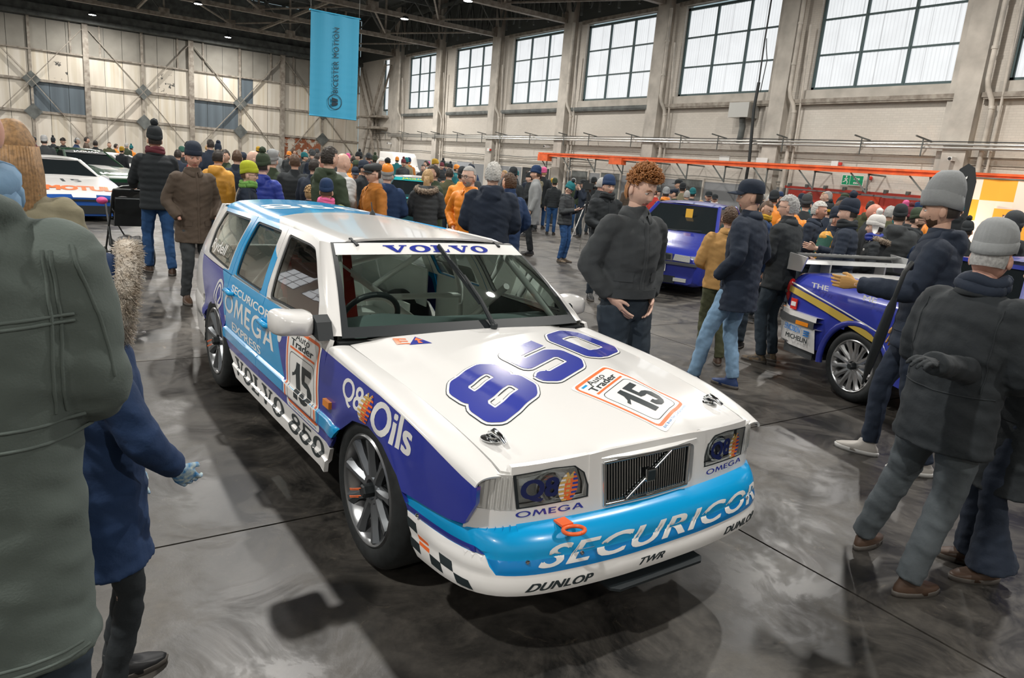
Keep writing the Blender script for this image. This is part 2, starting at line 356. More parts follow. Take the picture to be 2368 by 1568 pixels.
# red sliding doors below the exit sign
M_RED = mat('dark_red_paint', (.42, .035, .02), .55, noise=.2, scale=2); M_RED2 = mat('bright_red_paint', (.72, .075, .02), .5, noise=.15, scale=2)
d = empty('door_1', (XW-.3, 0, 0), kind='structure')
MB().bb((-.05, 17.9, .02), (.12, 19.5, 1.88)).build('door_leaf', M_RED, d); MB().bb((.0, 15.45, .02), (.16, 17.8, 1.86)).build('door_leaf', M_RED2, d); MB().bb((-.05, 13.95, .02), (.12, 15.4, 1.84)).build('door_leaf', M_RED, d)
MB().bb((-.14, 13.8, 1.93), (-.02, 19.65, 2.03)).build('door_track', M_RED, d)
for k in range(7): MB().bb((-.16, 14.3+k*.85, 2.0), (0, 14.42+k*.85, 2.14)).build('track_hanger', M_STEELD, d)
# small service openings and doors in the dado
for i, (a, b, z0, z1, mm) in enumerate([(39.2, 40.2, .9, 1.95, M_BLACK), (37.2, 38.2, .6, 1.95, M_BLACK), (33.4, 34.9, .0, 1.98, M_STEELD), (30.6, 32.2, 0, 1.98, M_STEELD), (24.6, 26.2, 0, 1.98, M_STEELD), (46.8, 49, 0, 2.0, mat('grey_blue_door', (.33, .35, .38), .5))]):
    dd = empty('door_%d' % (i+2), (XW, 0, 0), kind='structure'); MB().bb((-.06, a, z0+.02), (-.01, b, z1)).build('door_leaf', mm, dd)
    MB().bb((-.08, a-.08, z0+.02), (0, a, z1+.08)).bb((-.08, b, z0+.02), (0, b+.08, z1+.08)).bb((-.08, a, z1), (0, b, z1+.08)).build('door_frame', M_CONC, dd)
# --- hangar door wall at the far end
M_SHEET = [mat('door_sheet_a', (.70, .65, .57), .6, col2=(.56, .49, .40), scale=1.0, vec=(1.2, 1, .12)), mat('door_sheet_b', (.66, .62, .55), .6, col2=(.54, .49, .40), scale=1.3, vec=(1.8, 1, .15)),
           mat('door_sheet_c', (.72, .68, .60), .6, col2=(.62, .55, .43), scale=1.6, vec=(2.2, 1, .1))]
M_BLUEG = mat('blue_grey_sheet', (.105, .135, .16), .6, noise=.2, scale=1, vec=(2, 1, .1))
def rust_mat(n, c1, c2, t): 
    m, nt, b = nodes(n); N = nt.nodes.new; L = nt.links.new; tc = N('ShaderNodeTexCoord'); a = N('ShaderNodeTexNoise'); a.inputs['Scale'].default_value = 2.2; a.inputs['Detail'].default_value = 9; a.inputs['Roughness'].default_value = .65
    L(tc.outputs['Object'], a.inputs[0]); r = N('ShaderNodeValToRGB'); r.color_ramp.interpolation = 'CONSTANT'; r.color_ramp.elements[0].color = (*c1, 1); r.color_ramp.elements[1].position = t; r.color_ramp.elements[1].color = (*c2, 1)
    L(a.outputs[0], r.inputs[0]); L(r.outputs[0], b.inputs['Base Color']); b.inputs['Roughness'].default_value = .8; return m
M_PEEL = rust_mat('peeling_sheet', (.58, .53, .45), (.07, .07, .065), .6); M_RUST = rust_mat('rusty_sheet', (.30, .105, .05), (.52, .47, .40), .52)
dw = MB().bb((XL, YW+.12, 0), (XW, YW+.35, ZC)).build('wall_far', M_STEELD, kind='structure')
GX = [-16.6, -12.3, -8.0+.0, -3.55, .68, 4.78, 8.78, 12.45, 16.33, 20.2, 24.02, 27.6]
GX = [4.8+7.72*k for k in (-3, -2, -1, 0, 1, 2, 3)]           # main posts of the door leaves
ROWZ = [.05, 3.08, 5.45, 7.68, 10.0]
random.seed(5)
for k in range(-3, 4):
    x0 = 4.8+7.72*k; x1 = min(x0+7.72, XW-.02)
    if x0 > XW-1: break
    for ri in range(4):
        n = 6; e = [x0+(x1-x0)*q/n for q in range(n+1)]
        for q in range(n):
            m = random.choice(M_SHEET); mid_ = (e[q]+e[q+1])/2
            if ri == 1 and (.7 < mid_ < 4.8 or 12.5 < mid_ < 16.4): m = M_BLUEG
            if ri == 2 and (1.9 < mid_ < 3.4 or 6.8 < mid_ < 8.0 or 9.9 < mid_ < 11.1 or -2.5 < mid_ < -1): m = M_PEEL
            if ri == 2 and 16.4 < mid_ < 17.6: m = M_BLUEG
            if ri == 0 and 20.3 < mid_ < 23.6: m = M_RUST
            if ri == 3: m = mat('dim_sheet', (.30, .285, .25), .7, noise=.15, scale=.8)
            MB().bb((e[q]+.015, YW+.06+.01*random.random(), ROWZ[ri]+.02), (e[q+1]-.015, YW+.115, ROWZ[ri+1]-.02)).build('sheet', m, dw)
    MB().bb((x0-.2, YW-.22, 0), (x0+.2, YW+.05, 10.3)).build('post', M_STEEL, dw)
    xm = x0+4.0 if k != 2 else x0+3.8
    MB().bb((xm-.09, YW-.1, 0), (xm+.09, YW+.05, 10.1)).build('post', M_STEEL, dw)
    for xx in (x0+1.0, x0+6.7): 
        if xx < XW: MB().bb((xx-.06, YW-.04, 7.6), (xx+.06, YW+.05, 10.1)).build('post', M_STEEL, dw)
    for z, s in ((3.08, .12), (5.45, .12), (7.68, .07)):
        MB().bb((x0+.2, YW-.12, z-s), (x1-.2 if x1 < XW-.1 else x1, YW+.04, z+s*.6)).build('rail', M_STEEL, dw)
    def dg(a, b): MB().beam((a[0], YW-.16, a[1]), (b[0], YW-.16, b[1]), .05, .17, up=(0, 1, 0)).build('diagonal_brace', M_STEEL, dw)
    dg((x0+.25, 9.6), (xm, 5.45)); dg((xm, 5.45), (x0+7.5, 9.6)) if x0+7.5 < XW else None
    dg((x0+.3, 1.2), (xm, 5.45)); dg((xm, 5.45), (x0+7.45, 1.2)) if x0+7.45 < XW else None
    for z in (5.45, 3.05):
        p = [(xm+.62*math.cos(PI/2*q), z+.62*math.sin(PI/2*q)) for q in range(4)]
        MB().poly(p, YW-.24, YW-.19, 'y').build('gusset_plate', M_STEELD, dw)
MB().bb((XL, YW-.7, 10.05), (XW, YW-.1, 10.35)).bb((XL, YW-.55, 10.35), (XW, YW-.4, 10.95)).build('door_top_rail', M_STEELD, dw)
# end column group on the right wall near the corner: X brace and shelves
xb = MB(); cy, cz = 64.4, 4.85
for (a, b) in (((67.9, 9.9), (cy, cz)), ((61.2, 9.7), (cy, cz)), ((66.6, .05), (cy, cz)), ((62.2, .05), (cy, cz))):
    xb.beam((XW-.9, a[0], a[1]), (XW-.9, b[0], b[1]), .28, .14, up=(1, 0, 0)); xb.beam((XW-.35, a[0], a[1]), (XW-.35, b[0], b[1]), .2, .1, up=(1, 0, 0))
xb.bb((XW-1.1, cy-2.3, cz+.45), (XW-.05, cy+2.2, cz+.6)); xb.bb((XW-1.1, cy-2.2, cz-.55), (XW-.05, cy+2.6, cz-.35)); xb.bb((XW-1.0, cy-.3, cz-.6), (XW-.8, cy+.3, cz+.6))
xb.build('cross_brace', M_STEEL, rw)
MB().bb((XW-.25, 60.3, 0), (XW, 61.0, ZC)).build('concrete_pillar', M_CONC, rw)
# other walls, outside the frame but seen in reflections
MB().bb((XL-.4, YB, 0), (XL, YW, ZC)).build('wall_left', mat('left_wall_paint', (.45, .42, .37), .8), kind='structure')
MB().bb((XL-.4, YB-.4, 0), (XW+.4, YB, ZC)).build('wall_back', mat('back_wall_paint', (.42, .39, .35), .8), kind='structure')
# windows of the left wall (unseen, same daylight as the right wall), for the light they give
for k in range(9):
    a = -9+k*7.75; b = a+5.8; wn = empty('window_%d' % (k+11), (XL, 0, 0), kind='structure')
    MB().bb((.02, a, ZS), (.05, b, ZT)).build('pane', M_PANE, wn)
    f = MB()
    for q in range(4): f.bb((.04, a+(b-a)*q/3-.05, ZS), (.1, a+(b-a)*q/3+.05, ZT)); f.bb((.04, a, ZS+(ZT-ZS)*q/3-.04), (.1, b, ZS+(ZT-ZS)*q/3+.04))
    f.build('window_frame', M_FRAME, wn)
# --- roof deck, trusses
ceil = MB().bb((XL, YB, ZC), (XW, YW, ZC+.2)).build('ceiling', M_ROOF, kind='structure')
for k in range(30):
    x = XL+1+k*1.55; MB().bb((x-.05, YB, ZC-.18), (x+.05, YW, ZC)).build('purlin', M_STEELD, ceil)
Z0 = 10.5; Z1 = 13.3
for yi, ty in enumerate(TR_Y):
    tr = empty('roof_truss', (0, ty, 0), kind='structure')
    MB().bb((XL, -.16, Z0-.13), (XW-.3, .16, Z0+.13)).build('bottom_chord', M_STEEL, tr)
    MB().bb((XL, -.14, Z1-.12), (XW-.3, .14, Z1+.12)).build('top_chord', M_STEELD, tr)
    n = 10; px = (XW-.3-XL)/n
    for q in range(n):
        xa = XL+q*px; xm = xa+px/2
        for (a, b, w_) in (((xa, Z0), (xm, Z1), .11), ((xm, Z1), (xa+px, Z0), .11)):
            MB().beam((a[0], 0, a[1]), (b[0], 0, b[1]), .08, w_, up=(0, 1, 0)).build('diagonal', M_STEELD, tr)
        MB().bb((xa+px-.06, -.06, Z0), (xa+px+.06, .06, Z1)).build('vertical', M_STEEL, tr)
        MB().bb((xa+px-.35, -.18, Z0+.05), (xa+px+.35, .18, Z0+.45)).build('gusset', M_STEEL, tr)
# bracing in the plane of the bottom chords and a lattice along the window wall
for a, b in zip(TR_Y[:-1], TR_Y[1:]):
    if b < 8: continue
    br = MB()
    for q in range(n):
        xa = XL+q*px; br.beam((xa+px, a, Z0+.2), (xa, b, Z0+.2), .09, .09) if q % 2 else br.beam((xa, a, Z0+.2), (xa+px, b, Z0+.2), .09, .09)
    br.build('wind_brace', M_STEEL, ceil)
    la = MB(); x = XW-.6; k2 = 5; st = (b-a)/k2
    for q in range(k2):
        la.beam((x, a+q*st, 13.2), (x, a+(q+.5)*st, 10.9), .1, .1, up=(1, 0, 0)); la.beam((x, a+(q+.5)*st, 10.9), (x, a+(q+1)*st, 13.2), .1, .1, up=(1, 0, 0))
        la.bb((x-.05, a+q*st-.07, 10.6), (x+.05, a+q*st+.07, ZC))
    la.bb((x-.08, a, 13.1), (x+.08, b, 13.35)); la.build('lattice_girder', M_STEELD, ceil)
    for xx in (-9.5, -1, 7.5, 16): MB().bb((xx-.07, a, Z0+.05), (xx+.07, b, Z0+.2)).build('tie', M_STEEL, ceil)
# lamps (the fittings of the lights at the top of the script)
M_LAMP = mat('lamp_lens', (1, 1, 1), .4, emit=((1, .98, .94), 60.))
proto = empty('high_bay_lamp', (0, 0, 0))
MB().lathe([(.0, .55), (.05, .55), (.05, .22), (.12, .2), (.25, .12), (.26, .02), (.24, 0), (.0, .03)], n=16).build('housing', M_BLACK, proto, smooth=40)
MB().cyl((0, 0, .5), (0, 0, ZC-10.32), .012, 6).build('hanging_rod', M_STEELD, proto)
MB().lathe([(0, -.005), (.235, -.005), (.235, .01), (0, .01)], n=20).build('lens', M_LAMP, proto)
LN = ['under the last truss near the hangar doors, further right', 'under the last truss near the hangar doors, further left']
for i, (x, y, k) in enumerate(LAMPS):
    o = proto if i == 0 else copy_tree(proto); o.location = (x, y, 10.32)
    lab = {2: 'bright round ceiling lamp at the top edge, nearest of the lit lamps', 3: 'bright round ceiling lamp above the doors beside the hanging banner', 4: 'bright round ceiling lamp above the doors at the far left'}.get(i, 'round lamp hanging under the roof trusses, one of the unseen and added ones')  # the rest include the three lamps added to brighten the brick wall
    tag(o, lab, 'lamp', 'ceiling lamps of the hangar')
# ================================================================ surfaces of the estate car (car frame: x forward, y left, z up; origin on the floor under the front axle)
def pchip(xs, ys, x):
    xs = np.array(xs, float); ys = np.array(ys, float); x = np.asarray(x, float)
    h = np.diff(xs); d = np.diff(ys)/h; m = np.zeros(len(xs)); m[0] = d[0]; m[-1] = d[-1]
    for i in range(1, len(xs)-1): m[i] = 0 if d[i-1]*d[i] <= 0 else 2*d[i-1]*d[i]/(d[i-1]+d[i])
    i = np.clip(np.searchsorted(xs, x)-1, 0, len(xs)-2); t = np.clip((x-xs[i])/h[i], 0, 1)
    return ys[i]*(1+2*t)*(1-t)**2+h[i]*m[i]*t*(1-t)**2+ys[i+1]*t*t*(3-2*t)+h[i]*m[i+1]*t*t*(t-1)
def CW(x): return pchip([-3.78, -3.6, -3.3, -2.9, -2.4, -1.5, -.5, 0, .4, .7, .85], [.655, .735, .775, .80, .815, .822, .82, .815, .80, .755, .70], x)
def side_y(x, z):
    x = np.asarray(x, float); z = np.asarray(z, float)
    p = pchip([.15, .20, .27, .33, .60, .70, .78, .84, .87, .90], [-.05, -.022, .004, .0, .0, -.005, -.016, -.032, -.042, -.053], z)
    mo = .016*sstep(.455, .463, z)*(1-sstep(.521, .533, z))*(1-sstep(-.27, -.235, x))
    sk = .014*(1-sstep(.325, .335, z))
    ar = .012*(np.exp(-(np.clip(np.hypot(x, z-.32)-.36, -.2, 1)/.05)**2)+np.exp(-(np.clip(np.hypot(x+2.664, z-.32)-.36, -.2, 1)/.05)**2))*(z < .8)
    return CW(x)+p+mo+sk+ar
def S_side(s):
    def f(x, z): return np.stack([x, s*side_y(x, z), z], -1)
    return f
def hood_c(x): return pchip([-.6, -.49, 0, .4, .65, .74, .80, .83], [.882, .874, .842, .795, .748, .722, .695, .67], x)
def hood_z(x, y):
    a = np.abs(y); e = .034*(a/.66)**2.2
    bw = np.interp(x, [-.5, .8], [.52, .25]); b = .010*(1-sstep(bw-.03, bw+.05, a))
    return hood_c(x)-e+b-.01*sstep(.70, .80, x)*(a > .27)
def S_hood(x, y): return np.stack([x, y, hood_z(x, y)], -1)
def S_should(s):      # fender shoulder: t 0 at side, 1 at bonnet shut line
    def f(x, t):
        zs = shoulder_z(x); yb = np.interp(x, [-.6, .75], [.695, .645]); B = hood_z(x, yb)
        y0 = side_y(x, zs); y1 = y0-.008; z1 = B+.012
        y = (1-t)**2*y0+2*t*(1-t)*y1+t*t*yb; z = (1-t)**2*zs+2*t*(1-t)*z1+t*t*B
        return np.stack([x, s*y, z], -1)
    return f
def shoulder_z(x): return pchip([-.9, -.5, 0, .4, .72, .85], [.845, .825, .79, .745, .66, .62], x)
def gh_y(x, z): return CW(x)-.047-.33*(z-.88)-.38*np.maximum(z-.88, 0)**1.9
def S_gh(s):
    def f(x, z): return np.stack([x, s*gh_y(x, z), z], -1)
    return f
def S_ws(a, t):
    ab = np.abs(a); hw = .70+(.572-.70)*t; y = a*hw
    xb = -.475-.055*ab**2.5; zb = .885-.012*ab**2; xt = -.935-.11*ab**2.2; zt = 1.268-.022*ab**2
    bu = .02*np.sin(np.pi*t)
    return np.stack([xb+(xt-xb)*t+bu*.6, y, zb+(zt-zb)*t+bu], -1)
def roof_z(x, y):
    rc = pchip([-.93, -1.2, -1.7, -2.3, -2.9, -3.35, -3.52], [1.268, 1.297, 1.326, 1.336, 1.325, 1.295, 1.27], x); a = np.abs(y)
    w = np.clip(CW(x)/.82, .8, 1)
    return rc-.030*(a/.52/w)**2.3-.055*sstep(.46*w, .64*w, a)
def S_roof(x, y): return np.stack([x, y, roof_z(x, y)], -1)
# nose: swept around the plan of the front; u = lateral arc length from the centre, v = height
NP = np.array([(0, .930), (.15, .928), (.30, .918), (.45, .900), (.56, .878), (.65, .842), (.715, .79), (.762, .715), (.79, .60), (.805, .45), (.812, .30), (.814, .2)])
NU = np.concatenate([[0], np.cumsum(np.hypot(*np.diff(NP, axis=0).T))])
def nose_path(u):
    a = np.abs(u); y = pchip(NU, NP[:, 0], a); x = pchip(NU, NP[:, 1], a); e = 1e-3
    dy = pchip(NU, NP[:, 0], a+e)-pchip(NU, NP[:, 0], np.maximum(a-e, 0)); dx = pchip(NU, NP[:, 1], a+e)-pchip(NU, NP[:, 1], np.maximum(a-e, 0))
    l = np.hypot(dx, dy)+1e-12; return x, y, dy/l, -dx/l      # normal = (nx, ny)
def S_bump(u, v):
    d = pchip([.255, .266, .28, .30, .335, .345, .36, .395, .403, .409, .415, .44, .465, .485, .50, .512], [-.12, -.02, -.003, 0, -.006, -.014, -.010, -.018, -.022, -.032, -.022, -.026, -.038, -.055, -.075, -.14], v)
    d = d+.045*sstep(.43, .52, v)*sstep(.66, .95, np.abs(u)); x, y, nx, ny = nose_path(u); s = np.where(u < 0, -1, 1); k = np.clip((NU[-1]-np.abs(u))/.5, 0, 1)**.5; d = d*(.25+.75*k)
    return np.stack([x+nx*d, s*(y+ny*d), v+0*x], -1)
# lamp face / grille surround: plan further back, leaning
FP = np.array([(0, .80), (.2, .798), (.33, .792), (.5, .775), (.60, .757), (.67, .73), (.715, .69), (.745, .64), (.765, .56), (.785, .45)])
FU = np.concatenate([[0], np.cumsum(np.hypot(*np.diff(FP, axis=0).T))])
def S_face(u, v):
    a = np.abs(u); y = pchip(FU, FP[:, 0], a); x = pchip(FU, FP[:, 1], a); s = np.where(u < 0, -1, 1)
    le = (.70-v)*.16
    return np.stack([x+le*np.clip(1-a/.9, .25, 1), s*(y+le*np.clip((a-.55)/.3, 0, 1)*.5), v+0*x], -1)

def warp(P):     # the far half of the nose is a touch wider in the photo than the near half
    P = np.array(P, float); P[..., 1] += .045*np.clip((P[..., 0]+.5)/1.3, 0, 1.1)*sstep(-.35, .45, P[..., 1]); return P
# ================================================================ sheet tools
def snorm(S, u, v):
    e = 1.5e-3; du = S(u+e, v)-S(u-e, v); dv = S(u, v+e)-S(u, v-e); n = np.cross(du, dv); l = np.linalg.norm(n, axis=-1, keepdims=True)+1e-12; return n/l
def inpoly(px, py, poly):
    x = poly[:, 0]; y = poly[:, 1]; x2 = np.roll(x, -1); y2 = np.roll(y, -1); c = np.zeros(px.shape, bool)
    for i in range(len(x)):
        k = ((y[i] > py) != (y2[i] > py)); 
        with np.errstate(divide='ignore', invalid='ignore'): t = (x2[i]-x[i])*(py-y[i])/(y2[i]-y[i]+1e-15)+x[i]
        c ^= k & (px < t)
    return c
def dens(poly, st):
    poly = np.array(poly, float); out = []
    for i in range(len(poly)):
        a, b = poly[i], poly[(i+1) % len(poly)]; n = max(1, int(np.hypot(*(b-a))/st)); out += [a+(b-a)*k/n for k in range(n)]
    return np.array(out)
def rounded(poly, r, n=5):
    poly = np.array(poly, float); out = []; N = len(poly)
    for i in range(N):
        p, a, b = poly[i], poly[i-1], poly[(i+1) % N]; da = (a-p); db = (b-p); la, lb = np.hypot(*da), np.hypot(*db); rr = min(r, la*.45, lb*.45); A = p+da/la*rr; B = p+db/lb*rr
        for k in range(n+1): t = k/n; out.append((1-t)**2*A+2*t*(1-t)*p+t*t*B)
    return np.array(out)
def smooth_closed(poly, it=2):
    P = np.array(poly, float)
    for _ in range(it): Q = np.roll(P, -1, 0); P = np.stack([P*.75+Q*.25, P*.25+Q*.75], 1).reshape(-1, 2)
    return P
def panel(name, S, outer, holes=(), mats=None, regions=(), parent=None, st=.05, thick=.0, off=0., out=(0, -1, 0), W=True, ext=None, lab=None, lines=()):
    """a sheet of the surface S bounded by outer (domain coordinates), holes cut; regions = [(polygon, material index)]"""
    loops = [dens(outer, st)]+[dens(h, st) for h in holes]+[dens(r[0], st) for r in regions]
    V = []; E = []
    for L in loops:
        b = len(V); V += [Vector((float(p[0]), float(p[1]))) for p in L]; n = len(L); E += [(b+i, b+(i+1) % n) for i in range(n)]
    lo = loops[0].min(0); hi = loops[0].max(0)
    for zl in lines:
        b = len(V); n = max(2, int((hi[0]-lo[0])/st)); V += [Vector((float(lo[0]+(hi[0]-lo[0])*k/n), float(zl))) for k in range(n+1)]; E += [(b+i, b+i+1) for i in range(n)]
    gx, gy = np.meshgrid(np.arange(lo[0]+st*.37, hi[0], st), np.arange(lo[1]+st*.41, hi[1], st if ext is None else ext)); gx = gx.ravel(); gy = gy.ravel()
    allp = np.concatenate(loops)
    k = inpoly(gx, gy, loops[0])
    for h in loops[1:1+len(holes)]: k &= ~inpoly(gx, gy, h)
    gx, gy = gx[k], gy[k]
    if len(gx):
        d = np.min(np.hypot(gx[:, None]-allp[None, :, 0], gy[:, None]-allp[None, :, 1]), 1); k = d > st*.3; V += [Vector((float(a), float(b))) for a, b in zip(gx[k], gy[k])]
    vs, es, fs, *_ = delaunay_2d_cdt(V, E, [], 0, 1e-6)
    P = np.array([tuple(v) for v in vs]); F = np.array([tuple(f) for f in fs]); c = P[F].mean(1)
    k = inpoly(c[:, 0], c[:, 1], loops[0])
    for h in loops[1:1+len(holes)]: k &= ~inpoly(c[:, 0], c[:, 1], h)
    F = F[k]; c = c[k]; mi = np.zeros(len(F), int)
    for r in regions: mi[inpoly(c[:, 0], c[:, 1], np.array(r[0], float))] = r[1]
    X = S(P[:, 0], P[:, 1]); Nn = snorm(S, P[:, 0], P[:, 1]); sg = 1. if (Nn.mean(0) @ np.array(out, float)) > 0 else -1.; Nn = Nn*sg
    X = X+Nn*off
    if sg < 0: F = F[:, ::-1]
    vs = X.tolist(); fs = [tuple(map(int, f)) for f in F]; mi = mi.tolist()
    if thick:
        cnt = {}
        for f in fs:
            for i in range(3): e = (f[i], f[(i+1) % 3]); cnt[e] = 1
        bd = [e for e in cnt if (e[1], e[0]) not in cnt]; mp = {}; Y = X-Nn*thick
        emi = {}
        for f, q in zip(fs, mi):
            for i in range(3): emi[(f[i], f[(i+1) % 3])] = q
        for a, b in bd:
            for q in (a, b):
                if q not in mp: mp[q] = len(vs); vs.append(Y[q].tolist())
            fs.append((b, a, mp[a], mp[b])); mi.append(emi[(a, b)])
    vs = np.array(vs); vs = warp(vs) if W else vs
    me = bpy.data.meshes.new(name); me.from_pydata(vs.tolist(), [], fs); me.polygons.foreach_set('material_index', mi); me.update()
    o = link(name, me, mats, parent, 35); return tag(o, lab) if lab else o
def bilin(q):
    q = np.array(q, float)
    def f(p):
        s = p[:, :1]; t = p[:, 1:2]; return q[0]*(1-s)*(1-t)+q[1]*s*(1-t)+q[2]*s*t+q[3]*(1-s)*t
    return f
S2D = None
def decal(name, S, quad, vs, fs, m, parent=None, st=.03, off=.0012, out=(0, -1, 0), W=True, lab=None, unit=True):
    """flat artwork (2d verts, faces) fitted to a quad BL BR TR TL of the surface domain and laid on it"""
    vs = np.array(vs, float)
    if unit: vs = vs/np.array([vs[:, 0].max(), 1.])
    D = bilin(quad)(vs)
    b = bmesh.new(); bv = [b.verts.new((p[0], p[1], 0)) for p in D]
    for f in fs:
        try: b.faces.new([bv[i] for i in f])
        except ValueError: pass
    lo = D.min(0); hi = D.max(0)
    for ax in (0, 1):
        sa = st if ax == 0 or S2D is None else S2D
        for c in np.arange(lo[ax]+sa*.5, hi[ax], sa):
            n = (1, 0, 0) if ax == 0 else (0, 1, 0); co = (c, 0, 0) if ax == 0 else (0, c, 0)
            bmesh.ops.bisect_plane(b, geom=b.verts[:]+b.edges[:]+b.faces[:], dist=1e-7, plane_co=co, plane_no=n)
    P = np.array([v.co[:2] for v in b.verts]); X = S(P[:, 0], P[:, 1]); Nn = snorm(S, P[:, 0], P[:, 1]); sg = 1. if (Nn.mean(0) @ np.array(out, float)) > 0 else -1.
    X = X+Nn*sg*off; X = warp(X) if W else X
    for v, x in zip(b.verts, X): v.co = x
    if sg < 0: bmesh.ops.reverse_faces(b, faces=b.faces[:])
    me = bpy.data.meshes.new(name); b.to_mesh(me); b.free(); me.shade_smooth()
    o = link(name, me, m, parent); return tag(o, lab) if lab else o
def strokes(paths, w, n=7, round_=True):
    """thick polylines as 2d faces; paths = [(points, closed)]"""
    vs = []; fs = []
    for pts, cl in paths:
        P = np.array(pts, float); N = len(P)
        for i in range(N if cl else N-1):
            a, b = P[i], P[(i+1) % N]; d = (b-a)/(np.hypot(*(b-a))+1e-9); q = np.array([-d[1], d[0]])*w/2; k = len(vs); vs += [a-q, b-q, b+q, a+q]; fs.append((k, k+1, k+2, k+3))
        if round_:
            for p in (P if cl else P[1:-1]):
                k = len(vs); vs += [p+np.array([math.cos(t), math.sin(t)])*w/2 for t in np.linspace(0, 2*PI, n*2, endpoint=False)]; fs.append(tuple(range(k, k+2*n)))
    return union2d(vs, fs)
def polys(L):
    vs = []; fs = []
    for p in L: k = len(vs); vs += [tuple(q) for q in p]; fs.append(tuple(range(k, k+len(p))))
    return np.array(vs, float), fs
def ell(cx, cy, rx, ry, n=20, a0=0, a1=2*PI): return [(cx+rx*math.cos(t), cy+ry*math.sin(t)) for t in np.linspace(a0, a1, n, endpoint=abs(a1-a0) < 6.28)]
def ring(cx, cy, rx, ry, ix, iy, n=28):
    o = ell(cx, cy, rx, ry, n); i = ell(cx, cy, ix, iy, n); return [[o[k], o[(k+1) % n], i[(k+1) % n], i[k]] for k in range(n)]
def slab_text(st, gap=.12):
    """VOLVO-like wide slab lettering, height 1"""
    L = []; x = 0
    for c in st:
        if c == 'V':
            L += [[(x+.02, .86), (x+.62, .86), (x+.62, 1), (x+.02, 1)], [(x+.14, .86), (x+.50, .86), (x+.82, .0), (x+.62, .0)], [(x+.62, 0), (x+.82, 0), (x+1.16, .86), (x+1.0, .86)], [(x+.88, .86), (x+1.3, .86), (x+1.3, 1), (x+.88, 1)]]; x += 1.32
        if c == 'O': L += ring(x+.62, .5, .60, .52, .27, .36); x += 1.24
        if c == 'L':
            L += [[(x, .0), (x+1.0, .0), (x+1.0, .14), (x, .14)], [(x+.14, .1), (x+.46, .1), (x+.46, .9), (x+.14, .9)], [(x, .86), (x+.62, .86), (x+.62, 1), (x, 1)], [(x+.86, .1), (x+1.0, .1), (x+1.0, .42), (x+.93, .42)]]; x += 1.04
        if c == 'o': L += ring(x+.56, .5, .56, .52, .38, .36); x += 1.12
        if c == 'm': L += [[(x, 0), (x+.14, 0), (x+.30, 1), (x+.12, 1)], [(x+.12, 1), (x+.32, 1), (x+.60, .26), (x+.53, .02)], [(x+.53, .02), (x+.60, .26), (x+.78, 1), (x+.94, 1)][::-1] if False else [(x+.53, .02), (x+.94, 1), (x+.76, 1), (x+.50, .30)], [(x+.92, 0), (x+1.12, 0), (x+.96, 1), (x+.78, 1)]]; x += 1.12
        if c == 'e': L += [[(x, 0), (x+.20, 0), (x+.20, 1), (x, 1)], [(x, 0), (x+.62, 0), (x+.62, .16), (x, .16)], [(x, .42), (x+.56, .42), (x+.56, .57), (x, .57)], [(x, .84), (x+.62, .84), (x+.62, 1), (x, 1)]]; x += .62
        if c == 'g':
            o = ell(x+.54, .5, .54, .52, 30, .62, 2*PI-.55); i = ell(x+.54, .5, .36, .36, 30, .62, 2*PI-.55); L += [[o[k], o[k+1], i[k+1], i[k]] for k in range(29)]; L += [[(x+.82, .10), (x+1.02, .10), (x+1.02, .48), (x+.82, .48)], [(x+.60, .36), (x+1.02, .36), (x+1.02, .50), (x+.60, .50)]]; x += 1.06
        if c == 'a': L += [[(x, 0), (x+.20, 0), (x+.56, 1), (x+.38, 1)], [(x+.38, 1), (x+.62, 1), (x+1.0, 0), (x+.78, 0)], [(x+.2, .26), (x+.8, .26), (x+.72, .40), (x+.26, .40)]]; x += 1.0
        if c == '8': L += ring(x+.5, .74, .42, .27, .2, .12)+ring(x+.5, .28, .5, .30, .24, .14); x += 1.0
        if c == '5': L += [[(x+.1, .86), (x+.86, .86), (x+.86, 1), (x+.1, 1)], [(x+.1, .5), (x+.3, .5), (x+.3, .9), (x+.1, .9)]]+ring(x+.44, .33, .46, .34, .2, .17)[:]; x += .95
        if c == '0': L += ring(x+.5, .5, .5, .52, .22, .34); x += 1.0
        if c == ' ': x += .5
        x += gap
    return polys(L)
FIFTEEN = polys([[(.0, .62), (.10, .66), (.20, .80), (.24, 1), (.42, 1), (.42, 0), (.20, 0), (.20, .64), (.0, .52)],
                 [(.52, 1), (.98, 1), (.98, .82), (.68, .82), (.66, .62), (.52, .50)],
                 [(.52, .50), (.66, .62), (.80, .62), (.90, .56), (.78, .46), (.66, .46)], [(.90, .56), (1.0, .42), (1.0, .22), (.90, .07), (.78, .17), (.78, .46)],
                 [(.90, .07), (.76, .0), (.60, .0), (.50, .10), (.50, .26), (.66, .26), (.66, .20), (.72, .16), (.78, .17)]])
